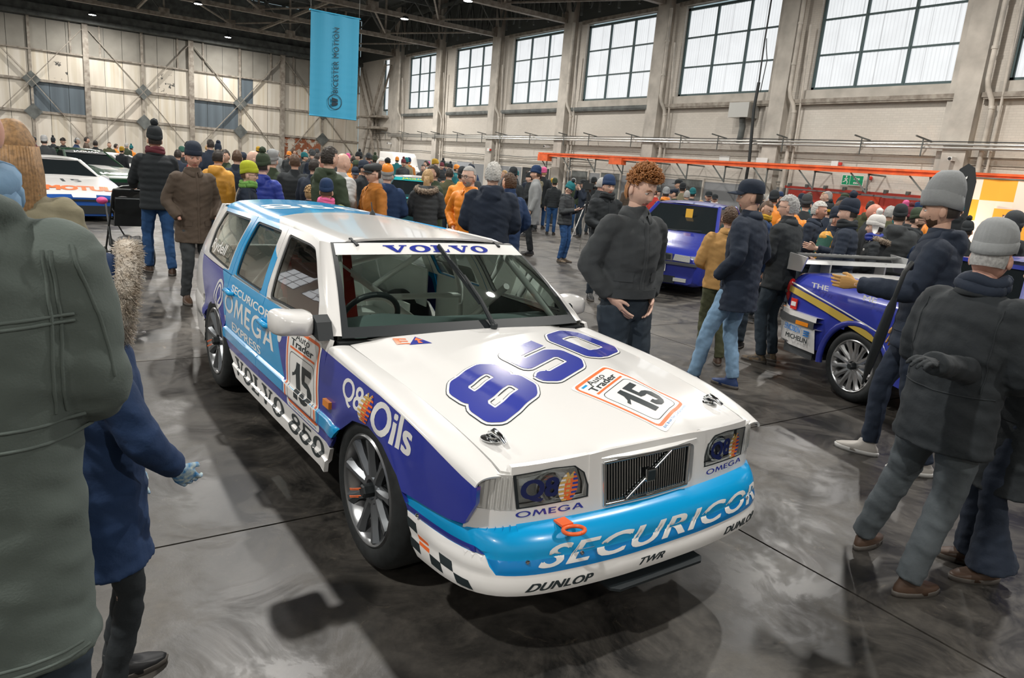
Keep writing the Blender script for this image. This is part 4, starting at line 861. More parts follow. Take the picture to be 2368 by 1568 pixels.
# chequers on the corner
def cq(i, j, n=1): 
    f = lambda a, b: (-1.185+.068*a+.022*b, .395-.030*b-.004*a); return [f(i, j), f(i+n, j), f(i+n, j+1), f(i, j+1)]
for i, j, m in ((0, 0, M_INK), (1, 1, M_OR), (0, 2, M_INK), (2, 2, M_INK), (3, 1, M_INK), (1, 3, M_INK) if False else (3, 3, M_INK), (4, 2, M_INK)):
    if j == 3: continue
    vs, fs = polys([[(0, 0), (1, 0), (1, 1), (0, 1)]]); decal('chequer', S_bump, cq(i, j), vs, fs, m, bump, st=.03, out=(0, -1, 0))
for u, v in ((-.375, .40), (-.593, .398), (-1.118, .424), (.55, .40), (.80, .40)):
    p = S_bump(np.array([u]), np.array([v]))[0]; p = warp(p); MB().sph(p, .009, 8, 6).build('bolt', M_CHR, bump)
tw = MB(); c = np.array([.865, -.425, .503]); ring_ = [c+np.array([.03+.034*math.cos(t), .034*math.sin(t)*1.2, .004*math.cos(t)]) for t in np.linspace(0, 2*PI, 20)]
tw.tube(ring_, .0075, 8); tw.box(c+np.array([-.03, 0, .002]), (.05, .05, .008)); tw.build('tow_loop', mat('tow_orange', (.86, .14, .03), .4), car, smooth=50)
spl = MB(); spl.poly([(.93, -.25), (.955, -.22), (.955, .22), (.93, .25), (.5, .25), (.5, -.25)], .235, .245, 'z'); spl.build('splitter', M_TRIM, car)
# side lettering and plates, both sides
for s in (-1, 1):
    SS, SG = S_side(s), S_gh(s); o_ = (0, s, 0)
    fl_ = (lambda q: q) if s < 0 else (lambda q: [q[1], q[0], q[3], q[2]])
    host = [o for o in car.children if o.name.startswith('rear_door') and 'frame' not in o.name][0 if s < 0 else 1]
    doorf = [o for o in car.children if o.name.startswith('front_door') and 'frame' not in o.name][0 if s < 0 else 1]; fen = [o for o in car.children if o.name.startswith('front_fender')][0 if s < 0 else 1]; skt = [o for o in car.children if o.name.startswith('side_skirt')][0 if s < 0 else 1]; qtr = [o for o in car.children if o.name.startswith('rear_quarter') and 'frame' not in o.name][0 if s < 0 else 1]
    T = lambda st, q, m, par, bold=.02, sh=0, sp=1., S=SS, stp=.04, of=.0012: decal('lettering', S, fl_(q), *text2d(st, bold, sh, sp), m, par, st=stp, out=o_, off=of)
    T('SECURICOR', [(-2.222, .781), (-1.360, .773), (-1.368, .817), (-2.225, .826)], M_WI, host, .032)
    decal('lettering', SS, fl_([(-2.338, .640), (-1.232, .624), (-1.245, .748), (-2.345, .757)]), *slab_text('omega', .16), M_WI, host, st=.04, out=o_)
    T('EXPRESS', [(-2.130, .543), (-1.475, .543), (-1.475, .592), (-2.132, .599)], M_WI, host, .032)
    T('Q8', [(-.266, .662), (-.048, .650), (-.044, .765), (-.262, .772)], M_WI, fen, .02); T('Oils', [(.052, .637), (.372, .630), (.380, .765), (.06, .770)], M_WI, fen, .035)
    sail_art(SS, [np.array(q) for q in fl_([(-.075, .640), (.055, .640), (.065, .768), (-.065, .768)])], fen, o_)
    vs, fs = slab_text('VOLVO 850', .10); decal('lettering', SS, fl_([(-2.02, .300), (-.440, .300), (-.44, .388), (-2.06, .388)]), vs, fs, M_INK, skt, st=.014, out=o_)
    S2D = .009; plate(SS, [np.array(q) for q in fl_([(-.990, .408), (-.512, .408), (-.566, .832), (-1.045, .832)])], doorf, o_, st=.05); S2D = None
    vs, fs = strokes([(ell(0, 0, .5, .5, 26), True)], .11, 3, False); vs2, fs2 = strokes([([(-.30, -.36), (-.10, -.36), (-.12, -.25), (-.24, -.05), (-.24, .14), (-.14, .28), (0, .33), (.14, .28), (.24, .14), (.24, -.05), (.12, -.25), (.10, -.36), (.30, -.36)], False)], .10, 3)
    oq = fl_([(-2.615, .61), (-2.415, .61), (-2.415, .80), (-2.615, .80)])
    for v_, f_ in ((vs, fs), (vs2, fs2)): decal('emblem', SS, oq, v_+.5, f_, M_WI, qtr, st=.05, out=o_, unit=False)
    T('Rydell', [(-3.12, .925), (-2.66, .925), (-2.66, 1.02), (-3.12, 1.02)], M_WI, qtr, .02, S=SG, of=.002)
    vs, fs = strokes([(ell(0, 0, .5, .5, 20), True)], .15, 3, False); decal('emblem', SS, fl_([(-1.19, .70), (-1.12, .70), (-1.12, .77), (-1.19, .77)]), *polys([ell(.5, .5, .5, .5)]), M_WI, doorf, out=o_, unit=False)
    # indicator, handles, fuel flap groove
    P = S_side(s)(np.array([-.405]), np.array([.595]))[0]; MB().box(P+np.array([0, s*.006, 0]), (.075, .02, .032)).build('side_indicator', M_AMB, car, smooth=False)
    for hx, hz, par in ((-1.40, .748, doorf), (-2.22, .775, host)):
        P = S_side(s)(np.array([hx]), np.array([hz]))[0]; h = MB(); h.tube([P+np.array([-.09, s*.0, .0]), P+np.array([-.07, s*.022, 0]), P+np.array([.06, s*.024, 0]), P+np.array([.085, 0, 0])], [.012, .016, .016, .012], 10); h.build('handle', M_LB, par, smooth=50)
    # mirror
    mr = empty('door_mirror', (0, 0, 0)); mr.parent = car
    cx, cy, cz = (-.635, -.912, .922) if s < 0 else (-.80, .885, .905)
    b = MB(); n = 16; vs = []; fs = []
    secs = [(-.075, .98), (-.06, 1.0), (-.02, 1.0), (.03, .93), (.06, .74), (.078, .4)]
    for dx, k in secs:
        for j in range(n):
            t = 2*PI*j/n; c_, s__ = math.cos(t), math.sin(t); sx = math.copysign(abs(c_)**.45, c_); sz = math.copysign(abs(s__)**.45, s__); vs.append((cx+dx+.012*sz*0, cy+sx*.100*k, cz+sz*.060*k+(.004 if sx*s > 0 else -.004)))
    fs = [(i*n+j, i*n+(j+1) % n, (i+1)*n+(j+1) % n, (i+1)*n+j) for i in range(len(secs)-1) for j in range(n)]+[tuple(range(n))[::-1], tuple((len(secs)-1)*n+j for j in range(n))]
    b.add(vs, fs); b.build('mirror_shell', M_WH, mr, smooth=50)
    MB().poly([(cx+.03, cz-.05), (cx+.12, cz-.06), (cx+.085, cz+.02), (cx+.03, cz+.045)], s*.76, s*.832, 'y').build('mirror_foot', M_TRIM, mr)
    MB().bb((cx-.078, cy-.085, cz-.046), (cx-.074, cy+.085, cz+.046)).build('mirror_glass', M_CHR, mr)
flush_sails()
an = MB().lathe([(0, .0), (.022, 0), (.016, .02), (.006, .035), (0, .04)], (-2.40, .25, float(roof_z(np.array(-2.4), np.array(.25)))), 12); z = float(roof_z(np.array(-2.4), np.array(.25))); an.tube([(-2.40, .25, z+.02), (-2.43, .25, z+.09)], .004, 6); an.build('aerial', M_TRIM, car, smooth=50)
vs, fs = slab_text('850', .10); decal('lettering', S_roof, [(-2.72, -.42), (-2.72, .42), (-3.05, .42), (-3.05, -.42)], vs, fs, M_WI, roof, st=.05, out=UP)
# wheels
def wheel(x, s, nsp=9, R=.337, rim=.238, w=.22, parent=None, yo=.805, pins=True, m1=None, m2=None, name='wheel', nameo=None):
    wl = empty(name, (x, s*yo, R)); wl.parent = parent; wl.rotation_euler = (0, 0, 0 if s < 0 else PI)
    # local: outer face toward -y
    t = MB().lathe([(rim-.004, .012), (rim+.012, .0), (rim+.045, -.004), (R-.022, .006), (R-.004, .028), (R, .05), (R, w-.05), (R-.006, w-.02), (R-.03, w), (rim, w)], n=48, axis='y', R=Matrix.Identity(3)).build('tyre', M_RUB, wl, smooth=50)
    t = MB().lathe([(rim+.004, .006), (rim-.004, -.002), (rim-.012, .002), (rim-.02, .02), (rim-.045, .06), (rim-.05, w-.02)], n=48, axis='y').build('rim', m1 or mat('rim_dark', (.30, .31, .32), .28, .85), wl, smooth=50)
    sp = MB()
    for k in range(nsp):
        a = 2*PI*k/nsp+.2; d = Vector((math.cos(a), 0, math.sin(a))); q = Vector((-math.sin(a), 0, math.cos(a)))
        sec = [(.045, .034, .034, .03), (.10, .024, .026, .028), (.16, .020, .020, .024), (rim-.018, .036, .012, .02)]
        vs = []
        for r_, hw, y0, th in sec:
            c = d*r_; yy = Vector((0, y0-.012, 0)); vs += [c-q*hw+yy+Vector((0, .02, 0)), c-q*hw*.35+yy, c+q*hw*.35+yy, c+q*hw+yy+Vector((0, .02, 0)), c+q*hw*.7+yy+Vector((0, th+.01, 0)), c-q*hw*.7+yy+Vector((0, th+.01, 0))]
        fs = [(i*6+j, i*6+(j+1) % 6, (i+1)*6+(j+1) % 6, (i+1)*6+j) for i in range(3) for j in range(6)]+[(0, 1, 2, 3, 4, 5), (23, 22, 21, 20, 19, 18)]
        MB().add(vs, fs).build('spoke', m2 or M_GRIM, wl, smooth=25)
    MB().lathe([(0, .045), (.04, .04), (.045, .022), (.062, .02), (.07, .04), (.07, .07)], n=24, axis='y').build('hub', m2 or M_GRIM, wl, smooth=40)
    MB().lathe([(0, -.018), (.024, -.018), (.030, -.012), (.030, .04)], n=6, axis='y').build('centre_nut', M_BLACK, wl)
    MB().lathe([(0, .10), (rim-.06, .10), (rim-.06, .12), (0, .12)], n=30, axis='y').build('brake_disc', M_DARK, wl)
    if pins:
        pp = MB()
        for dz in (.012, -.022): pp.tube([(-.005, -.014, dz), (-.045, -.03, dz-.016), (-.085, -.034, dz-.032), (-.08, -.034, dz-.036), (-.02, -.022, dz-.012)], .0022, 6)
        pp.build('safety_pin', M_OR, wl)
    return wl
for x in (0, -2.664):
    for s in (-1, 1): wheel(x, s, parent=car)
# inner body: liners, floor, firewall, trim
ib = MB()
ib.bb((-3.55, -.72, .27), (-.5, .72, .31)); ib.bb((-.56, -.74, .3), (-.5, .74, .85)); ib.bb((-.5, -.50, .28), (.66, .50, .66)); ib.bb((.36, -.66, .28), (.68, .66, .60)); ib.bb((-.5, -.66, .64), (.3, .66, .71)); ib.bb((-.5, -.66, .28), (-.40, .66, .7))
ib.build('chassis', M_DARK, car)
it = MB()
for s in (-1, 1):
    it.bb((-2.3, s*.77, .31), (-.56, s*.775, .87)); it.bb((-3.55, s*.68, .60), (-2.3, s*.69, .90)); it.bb((-3.5, s*.50, .31), (-2.25, s*.52, .64)) 
it.bb((-3.5, -.7, .31), (-.6, .7, .33)); it.bb((-2.9, -.66, .31), (-2.2, .66, .50)); it.build('cabin_lining', M_INT, car)
# inner faces of the pillars and roof
panel('roof_lining', S_roof, [(-1.05, -.53), (-1.05, .53), (-3.4, .5), (-3.4, -.5)], mats=M_INT, parent=car, st=.15, off=.03, out=(0, 0, -1))
door_card = MB().bb((-1.5, .745, .42), (-.62, .76, .86)).build('door_card', M_TRIM, car)
ds = MB(); n = 12; vs = []
for i in range(n+1):
    y = -.70+1.40*i/n; bump_ = .035*math.exp(-((y+.36)/.22)**2)
    for x_, z_ in ((-.56, .845), (-.66, .865), (-.80, .868+bump_), (-.88, .86+bump_), (-.92, .80), (-.92, .62)): vs.append((x_, y, z_))
ds.add(vs, [(i*6+j, i*6+j+1, (i+1)*6+j+1, (i+1)*6+j) for i in range(n) for j in range(5)]); ds.build('dashboard', M_DASH, car, smooth=40)
sw = MB(); cc_ = Vector((-1.02, -.36, .84)); Rm = Euler((0, math.radians(-62), 0)).to_matrix()
sw.tube([cc_+Rm @ Vector((.165*math.cos(t), .165*math.sin(t), 0)) for t in np.linspace(0, 2*PI, 33)], .016, 10)
for a in (PI/2, -PI/2, PI): sw.beam(cc_, cc_+Rm @ Vector((.16*math.cos(a), .16*math.sin(a), 0)), .03, .01)
sw.tube([cc_, cc_+Vector((.2, 0, -.08))], .025, 8); sw.build('steering_wheel', M_BLACK, car, smooth=40)
st_ = MB(); st_.bb((-1.75, -.60, .34), (-1.30, -.14, .48)); st_.beam((-1.62, -.37, .45), (-1.86, -.37, 1.06), .44, .09); st_.bb((-1.80, -.62, .42), (-1.35, -.56, .66)); st_.bb((-1.80, -.18, .42), (-1.35, -.12, .66)); st_.bb((-1.95, -.56, .84), (-1.74, -.50, 1.06)); st_.bb((-1.95, -.24, .84), (-1.74, -.18, 1.06)); st_.build('racing_seat', M_REDF, car)
st_ = MB().bb((-1.93, -.50, .9), (-1.80, -.24, 1.14)).build('head_restraint', M_BLACK, car)
cg = MB(); r_ = .022
def mir(p): return [(x, -y, z) for x, y, z in p]
for p in ([(-.66, -.68, .40), (-.64, -.67, .84), (-1.08, -.53, 1.20), (-1.75, -.53, 1.25)], [(-1.75, -.68, .33), (-1.76, -.66, .85), (-1.76, -.52, 1.24)], [(-1.76, -.52, 1.22), (-2.9, -.50, .66)]):
    cg.tube(p, r_, 10); cg.tube(mir(p), r_, 10)
cg.tube([(-1.76, -.53, 1.24), (-1.76, .53, 1.24)], r_, 10); cg.tube([(-1.10, -.52, 1.20), (-1.10, .52, 1.20)], r_, 10); cg.tube([(-1.76, -.66, .80), (-1.76, .66, .80)], r_, 10); cg.tube([(-1.76, -.52, 1.22), (-1.76, .64, .40)], r_, 10); cg.tube([(-1.76, .52, 1.22), (-2.8, -.50, .66)], r_, 10); cg.tube([(-1.1, .60, .98), (-1.78, .62, .5)], r_, 10)
cg.build('roll_cage', M_CAGE, car, smooth=50)
# ================================================================ people
M_SKIN = mat('skin', (.60, .37, .27), .5, noise=.08, scale=30); M_SKIN2 = mat('skin_pale', (.68, .44, .34), .5, noise=.08, scale=30); M_SKIN3 = mat('skin_ruddy', (.60, .33, .25), .5, noise=.1, scale=25)
M_LIP = mat('lips', (.48, .17, .14), .45); M_EYE = mat('eye_white', (.72, .70, .66), .3); M_IRIS = mat('iris', (.03, .03, .03), .2)
def cloth(name, c, rough=.85, bump=.0015, bs=60, noise=.12, scale=7): return mat('cloth_'+name, c, rough, noise=noise, scale=scale, bump=bump, bscale=bs)
K = dict(black=cloth('black', (.016, .021, .025)), charcoal=cloth('charcoal', (.04, .046, .05)), navy=cloth('navy', (.012, .021, .040)), navyb=cloth('navy_bright', (.010, .034, .100)), royal=cloth('royal', (.012, .035, .30), .55),
 orange=cloth('orange', (.85, .27, .02), .5), ochre=cloth('ochre', (.46, .17, .025), .8), brown=cloth('brown', (.085, .062, .045)), dkbrown=cloth('dkbrown', (.055, .035, .022)), tan=cloth('tan', (.48, .27, .09)), olive=cloth('olive', (.06, .065, .03)), green=cloth('green', (.035, .055, .03)),
 grey=cloth('grey', (.27, .285, .29)), ltgrey=cloth('ltgrey', (.42, .43, .43), .6), greygreen=cloth('greygreen', (.100, .125, .113), .85, .0008, 220, .14, 4), jeans=cloth('jeans', (.018, .07, .19), .9, .001, 200), dkjeans=cloth('dkjeans', (.022, .035, .05), .9), ltjeans=cloth('ltjeans', (.22, .36, .52), .9, noise=.25, scale=9), greytr=cloth('grey_trouser', (.075, .09, .10), .8),
 red=cloth('red', (.45, .03, .02)), burg=cloth('burgundy', (.12, .02, .03)), yellow=cloth('yellow', (.62, .30, .03), .55), lime=cloth('lime', (.42, .46, .02)), limeg=cloth('green_scarf', (.16, .36, .08)), white=cloth('white', (.7, .69, .66)), teal=cloth('teal', (.01, .15, .17)), cream=cloth('cream', (.5, .45, .38)), pink=cloth('pink', (.7, .12, .3)),
 camo=mat('cloth_camo', (.25, .28, .12), .85, col2=(.03, .05, .03), scale=14), cord=cloth('brown_cord', (.13, .07, .035)), tealgreen=cloth('teal_green', (.03, .11, .08)), mustard=cloth('mustard', (.45, .27, .02)), denim=cloth('denim', (.16, .28, .42)), purple=cloth('purple', (.07, .05, .14)), khaki=cloth('khaki', (.22, .2, .13)))
M_FUR = mat('fur', (.42, .34, .26), .9, col2=(.12, .09, .065), scale=45, bump=.01, bscale=120); M_FURL = mat('pale_fur', (.68, .62, .54), .9, col2=(.48, .40, .31), scale=30, bump=.01, bscale=110)
HAIRM = dict(dark=mat('hair_dark', (.02, .014, .010), .6, noise=.3, scale=90), brown=mat('hair_brown', (.075, .04, .02), .6, noise=.3, scale=90), red=mat('hair_red', (.34, .14, .04), .6, noise=.35, scale=80), grey=mat('hair_grey', (.36, .36, .35), .7, noise=.25, scale=90), white=mat('hair_white', (.52, .51, .48), .7, noise=.2, scale=90), blond=mat('hair_blond', (.42, .27, .12), .6, noise=.3, scale=70), ginger=mat('hair_ginger', (.30, .17, .07), .6, noise=.35, scale=70))
SHOE = dict(brown=mat('shoe_brown', (.07, .04, .025), .5), black=mat('shoe_black', (.015, .016, .018), .5), blue=mat('shoe_blue', (.012, .035, .12), .6), tan=mat('shoe_tan', (.36, .18, .05), .6), grey=mat('shoe_grey', (.4, .38, .35), .6), hike=mat('shoe_hiking', (.2, .14, .08), .7, col2=(.03, .03, .03), scale=25)); M_SOLE = mat('shoe_sole', (.10, .09, .08), .7); M_SOLEW = mat('shoe_sole_white', (.6, .6, .58), .6)
def nz(P, sc, seed=0.):
    """cheap smooth pseudo-noise on points"""
    x, y, z = P[:, 0]*sc, P[:, 1]*sc, P[:, 2]*sc; s = seed
    a = np.sin(x*1.7+1.3*np.sin(y*1.1+s)+s)+np.sin(y*2.1+1.7*np.sin(z*.9-s)+2*s)+np.sin(z*1.9+1.5*np.sin(x*1.3+s*.7)-s)
    b = np.sin(x*3.9-y*2.3+s*3)+np.sin(z*4.3+x*2.7-s)+np.sin(y*4.1+z*3.1+s*2)
    return a/3+b/7
def remesh(mb, vox, smooth=2):
    me = mb.mesh(False); o = bpy.data.objects.new('tmp', me); COL.objects.link(o)
    r = o.modifiers.new('r', 'REMESH'); r.mode = 'VOXEL'; r.voxel_size = vox
    if smooth: q = o.modifiers.new('s', 'SMOOTH'); q.iterations = smooth; q.factor = .6
    dg = bpy.context.evaluated_depsgraph_get(); dg.update(); m2 = bpy.data.meshes.new_from_object(o.evaluated_get(dg)); bpy.data.objects.remove(o); bpy.data.meshes.remove(me); return m2
def getv(me): a = np.empty(len(me.vertices)*3); me.vertices.foreach_get('co', a); return a.reshape(-1, 3)
def setv(me, V): me.vertices.foreach_set('co', V.astype(float).ravel()); me.update()
def vnorm(me): a = np.empty(len(me.vertices)*3); me.vertices.foreach_get('normal', a); return a.reshape(-1, 3)
def wrinkle(me, amp, sc=14, seed=0., zs=2.0):
    V = getv(me); N = vnorm(me); P = V*np.array([1, 1, zs]); w = nz(P, sc, seed); w = np.sign(w)*np.abs(w)**1.4; w2 = nz(P*np.array([1, 1, .6]), sc*2.3, seed+4)
    setv(me, V+N*(amp*w+amp*.35*w2)[:, None])
def loft(mb, secs, n=20, quilt=0., mi=0):
    """secs: (centre, rx, ry) horizontal ellipses; dense in z when quilted"""
    vs = []; k = len(secs)
    for (c, rx, ry) in secs:
        for j in range(n):
            a = 2*PI*j/n; vs.append((c[0]+rx*math.cos(a), c[1]+ry*math.sin(a), c[2]))
    fs = [(i*n+j, i*n+(j+1) % n, (i+1)*n+(j+1) % n, (i+1)*n+j) for i in range(k-1) for j in range(n)]+[tuple(range(n))[::-1], tuple((k-1)*n+j for j in range(n))]
    return mb.add(vs, fs, mi)
def lerp(a, b, t): return tuple(p+(q-p)*t for p, q in zip(a, b))
ARM = dict(down=((.225, -.03, 1.14), (.245, .07, .895)), pocket=((.275, -.07, 1.15), (.205, .12, .975)), phone=((.25, .03, 1.13), (.10, .27, 1.19)), front=((.26, .02, 1.13), (.07, .24, 1.06)), face=((.26, .12, 1.17), (.09, .17, 1.44)), push=((.24, .10, 1.14), (.20, .36, 1.06)),
 hip=((.40, -.10, 1.20), (.22, .05, 1.03)), back=((.27, -.12, 1.15), (.12, -.19, .97)), cup=((.25, .06, 1.13), (.16, .30, 1.18)), jeanpocket=((.285, -.07, 1.15), (.165, .045, .975)), reach=((.28, .22, 1.28), (.24, .46, 1.30)), hug=((.26, .16, 1.22), (.05, .34, 1.22)))
def head_mesh(hi, mouth='shut'):
    n, m = (56, 44) if hi else (26, 20); a, b, c = .074, .096, .120; vs = []; fs = []; mi = []
    th = np.linspace(0, 2*PI, n, endpoint=False); ph = np.linspace(-PI/2, PI/2, m+1)
    T, Pp = np.meshgrid(th, ph); T = T.ravel(); Pp = Pp.ravel()
    x = np.sin(T)*np.cos(Pp); y = np.cos(T)*np.cos(Pp); z = np.sin(Pp)
    X = a*np.sign(x)*np.abs(x)**.92; Y = b*y; Z = c*z; t = np.clip(-Z/c, 0, 1); fr = y > 0
    X = X*(1-.30*t**1.8); Y = np.where(fr, Y*(1-.10*t**1.2), Y*(1-.50*sstep(.1, .9, t))); Y = np.where(fr, Y, Y*1.02)
    g = lambda x0, z0, sx, sz: np.exp(-((X-x0)/sx)**2-((Z-z0)/sz)**2)*(y > .1)
    Y = Y+.004*g(0, .022, .05, .010)-.011*(g(-.031, .0, .015, .011)+g(.031, .0, .015, .011))
    ns = np.where(Z > -.040, np.clip((.012-Z)/.052, 0, 1), np.clip(1-(-.040-Z)/.010, 0, 1)); Y = Y+.023*ns*np.exp(-(X/(.009+.006*ns))**2)*(y > .1)*(Z < .014)*(Z > -.052)
    Y = Y+.004*(g(-.045, -.03, .018, .02)+g(.045, -.03, .018, .02))+.006*g(0, -.070, .024, .012)-.005*g(0, -.0715, .022, .0028)+.010*g(0, -.104, .022, .016)-.004*g(0, -.088, .02, .006)
    V = np.stack([X, Y, Z], -1)
    for i in range(m):
        for j in range(n):
            f = (i*n+j, i*n+(j+1) % n, (i+1)*n+(j+1) % n, (i+1)*n+j); q = V[list(f)].mean(0); fs.append(f[::-1])
            mi.append(1 if (q[1] > .06 and abs(q[0]) < .024*(1-((q[2]+.0705)/.012)**2)**.5 if abs(q[2]+.0705) < .0105 else False) else 0)
    mb = MB(); mb.v = [tuple(v) for v in V]; mb.f = fs; mb.m = mi
    for s in (-1, 1):
        mb.sph((s*.076, -.008, -.012), (.010, .021, .031), 10, 8, 0, Euler((.15, 0, s*-.35)).to_matrix())
        mb.sph((s*.031, .0755, .0), (.0135, .0125, .0095), 10, 8, 2); mb.sph((s*.031, .0845, -.0005), (.0055, .005, .0055), 8, 6, 3)
        mb.tube([(s*.014, .098, .017), (s*.030, .0965, .023), (s*.048, .083, .017)], [.0025, .0035, .002], 6, 4)
        if hi: mb.tube([(s*.017, .088, .004), (s*.031, .0905, .0095), (s*.046, .079, .004)], [.002, .003, .002], 6, 0)
    return mb
HANDC = {}
def hand_mb(curl, hi):
    """right hand, wrist at origin, fingers along -z, palm facing -x(inward), thumb forward (+y)"""
    k = (curl, hi)
    if k in HANDC: return HANDC[k]
    mb = MB(); mb.tube([(0, 0, .03), (0, 0, .0), (-.002, .0, -.03), (-.004, .0, -.075), (-.004, 0, -.092)], [.024, .026, .034, .040, .036], 10, 0, True, (.95, 1)) if False else None
    vs = []; n = 12
    for z, rx, ry, cy_ in ((.03, .020, .026, 0), (.0, .018, .027, 0), (-.03, .0165, .038, .002), (-.06, .0155, .043, .001), (-.088, .013, .040, -.001)):
        for j in range(n): t = 2*PI*j/n; vs.append((rx*math.cos(t), cy_+ry*math.sin(t), z))
    mb.add(vs, [(i*n+j, i*n+(j+1) % n, (i+1)*n+(j+1) % n, (i+1)*n+j) for i in range(4) for j in range(n)]+[tuple(range(n))[::-1], tuple(4*n+j for j in range(n))])
    L = (.072, .080, .074, .058)
    for i, (y, l) in enumerate(zip((.030, .010, -.010, -.029), L)):
        p = Vector((0, y, -.078)); path = [p]; ang = .15+curl*.4; seg = (.02, .42*l, .33*l, .25*l)
        for q, sl in enumerate(seg):
            a = ang*(0 if q == 0 else 1); 
            if q: ang += curl*.9
            p = p+Vector((-math.sin(a)*sl, y*.08*(1 if q else 0)*.3, -math.cos(a)*sl)); path.append(p)
        mb.tube(path, [.0095, .0092, .0085, .0078, .0062], 8)
    mb.tube([(-.004, .022, -.018), (-.012, .044, -.045), (-.018-.02*curl, .056-.01*curl, -.072), (-.022-.035*curl, .056-.02*curl, -.096)], [.013, .012, .0105, .008], 8)
    if hi:
        me = remesh(mb, .0032, 2); mb = MB(); mb.v = [tuple(v.co) for v in me.vertices]; mb.f = [tuple(p.vertices) for p in me.polygons]; mb.m = [0]*len(mb.f); bpy.data.meshes.remove(me)
    HANDC[k] = mb; return mb
def put_hand(body, wr, el, side, curl, hi, roll=0., glove=False):
    h = hand_mb(curl, hi); d = (Vector(wr)-Vector(el)).normalized(); z = -d; fwd = Vector((0, 1, .35)); 
    if abs(z.dot(fwd.normalized())) > .9: fwd = Vector((0, .2, 1))
    x = fwd.cross(z).normalized(); y = z.cross(x); R = Matrix((x, y, z)).transposed() @ Matrix.Rotation(roll*side, 3, 'Z')
    vs = []
    for v in h.v:
        q = Vector((v[0]*side, v[1], v[2])); 
        vs.append(R @ q+Vector(wr)+d*.018)
    body.add(vs, [f if side > 0 else f[::-1] for f in h.f], 5 if glove else 0)
def skull(mb, sx, sy, sz, cz, test, disp=0., sc=60, seed=0., n=40, m=26, c=(0, 0, 0), shell=True):
    """hair or hat shell around the head"""
    th = np.linspace(0, 2*PI, n, endpoint=False); ph = np.linspace(-PI/2, PI/2, m+1); T, P_ = np.meshgrid(th, ph); T = T.ravel(); P_ = P_.ravel()
    D = np.stack([np.sin(T)*np.cos(P_), np.cos(T)*np.cos(P_), np.sin(P_)], -1); V = D*np.array([sx, sy, sz])+np.array([0, 0, cz])
    if disp: V = V+D*(disp*(.5+nz(V, sc, seed)))[:, None]
    keep = test(V); fs = []
    for i in range(m):
        for j in range(n):
            f = (i*n+j, i*n+(j+1) % n, (i+1)*n+(j+1) % n, (i+1)*n+j)
            if all(keep[q] for q in f): fs.append(f[::-1])
    base = len(mb.v); mb.v += [tuple(np.array(v)+np.array(c)) for v in V]; mb.f += [tuple(q+base for q in f) for f in fs]; mb.m += [0]*len(fs)
    return mb
def clean(me):
    b = bmesh.new(); b.from_mesh(me); lo = [v for v in b.verts if not v.link_faces]; bmesh.ops.delete(b, geom=lo, context='VERTS'); b.to_mesh(me); b.free(); me.update(); return me
def hair_mb(kind, hi=True):
    mb = MB(); face = lambda V, top, side: ~((V[:, 1] > side) & (V[:, 2] < top))
    if kind == 'short': skull(mb, .080, .103, .127, .002, lambda V: (V[:, 2] > -.055) & face(V, .062, .005) & ((V[:, 2] > .02) | (V[:, 1] < -.015)), .007 if hi else .005, 130 if hi else 70, 1, n=72 if hi else 40, m=50 if hi else 26)
    if kind == 'crop': skull(mb, .078, .101, .125, .001, lambda V: (V[:, 2] > -.05) & face(V, .068, .0) & ((V[:, 2] > .03) | (V[:, 1] < -.02)), .002, 90, 2)
    if kind == 'curly':
        skull(mb, .080, .103, .124, .002, lambda V: (V[:, 2] > -.085) & face(V, .055, .0) & ((V[:, 2] > .03) | (V[:, 1] < -.025)), .004, 70, 3)
        rr = np.random.RandomState(3)
        for k in range(900 if hi else 70):
            a = rr.uniform(0, 2*PI); e = math.asin(rr.uniform(.16, 1)); d = np.array([math.sin(a)*math.cos(e), math.cos(a)*math.cos(e), math.sin(e)]); p = d*np.array([.078, .100, .124])+np.array([0, .004, .006])
            if p[1] > .03 and p[2] < .066: continue
            up = .010+.022*max(0, d[2])+.014*max(0, d[1]); t1 = Vector(rr.normal(size=3)).normalized()*.012; P0 = Vector(p); D = Vector(d)
            if hi: mb.tube([P0, P0+D*up*.6+t1, P0+D*up+t1*.2, P0+D*up*1.15-t1*.9], [.0045, .0052, .0045, .002], 4)
            else: mb.sph(P0+D*.012, (rr.uniform(.012, .022), rr.uniform(.012, .022), rr.uniform(.009, .018)), 7, 5)
    if kind in ('long', 'pony'):
        skull(mb, .084, .106, .130, .0, lambda V: (V[:, 2] > -.06) & face(V, .06, .01) & ((V[:, 2] > -.05) | (V[:, 1] < .01)), .005, 60, 5)
        n = 26 if kind == 'long' else 6
        for k in range(n):
            a = PI*(.52+.96*k/(n-1)) if kind == 'long' else PI*(.9+.2*k/(n-1)); x, y = math.sin(a)*.080, math.cos(a)*.098; L = .36 if kind == 'long' else .22
            mb.tube([(x, y, .03), (x*1.12, y*1.1, -.08), (x*1.15, y*1.12-.01, -.18), (x*1.0, y*1.05-.015, -.08-L*.7), (x*.8, y*.95-.01, -.08-L)], [.014, .017, .017, .014, .006], 6)
    return mb
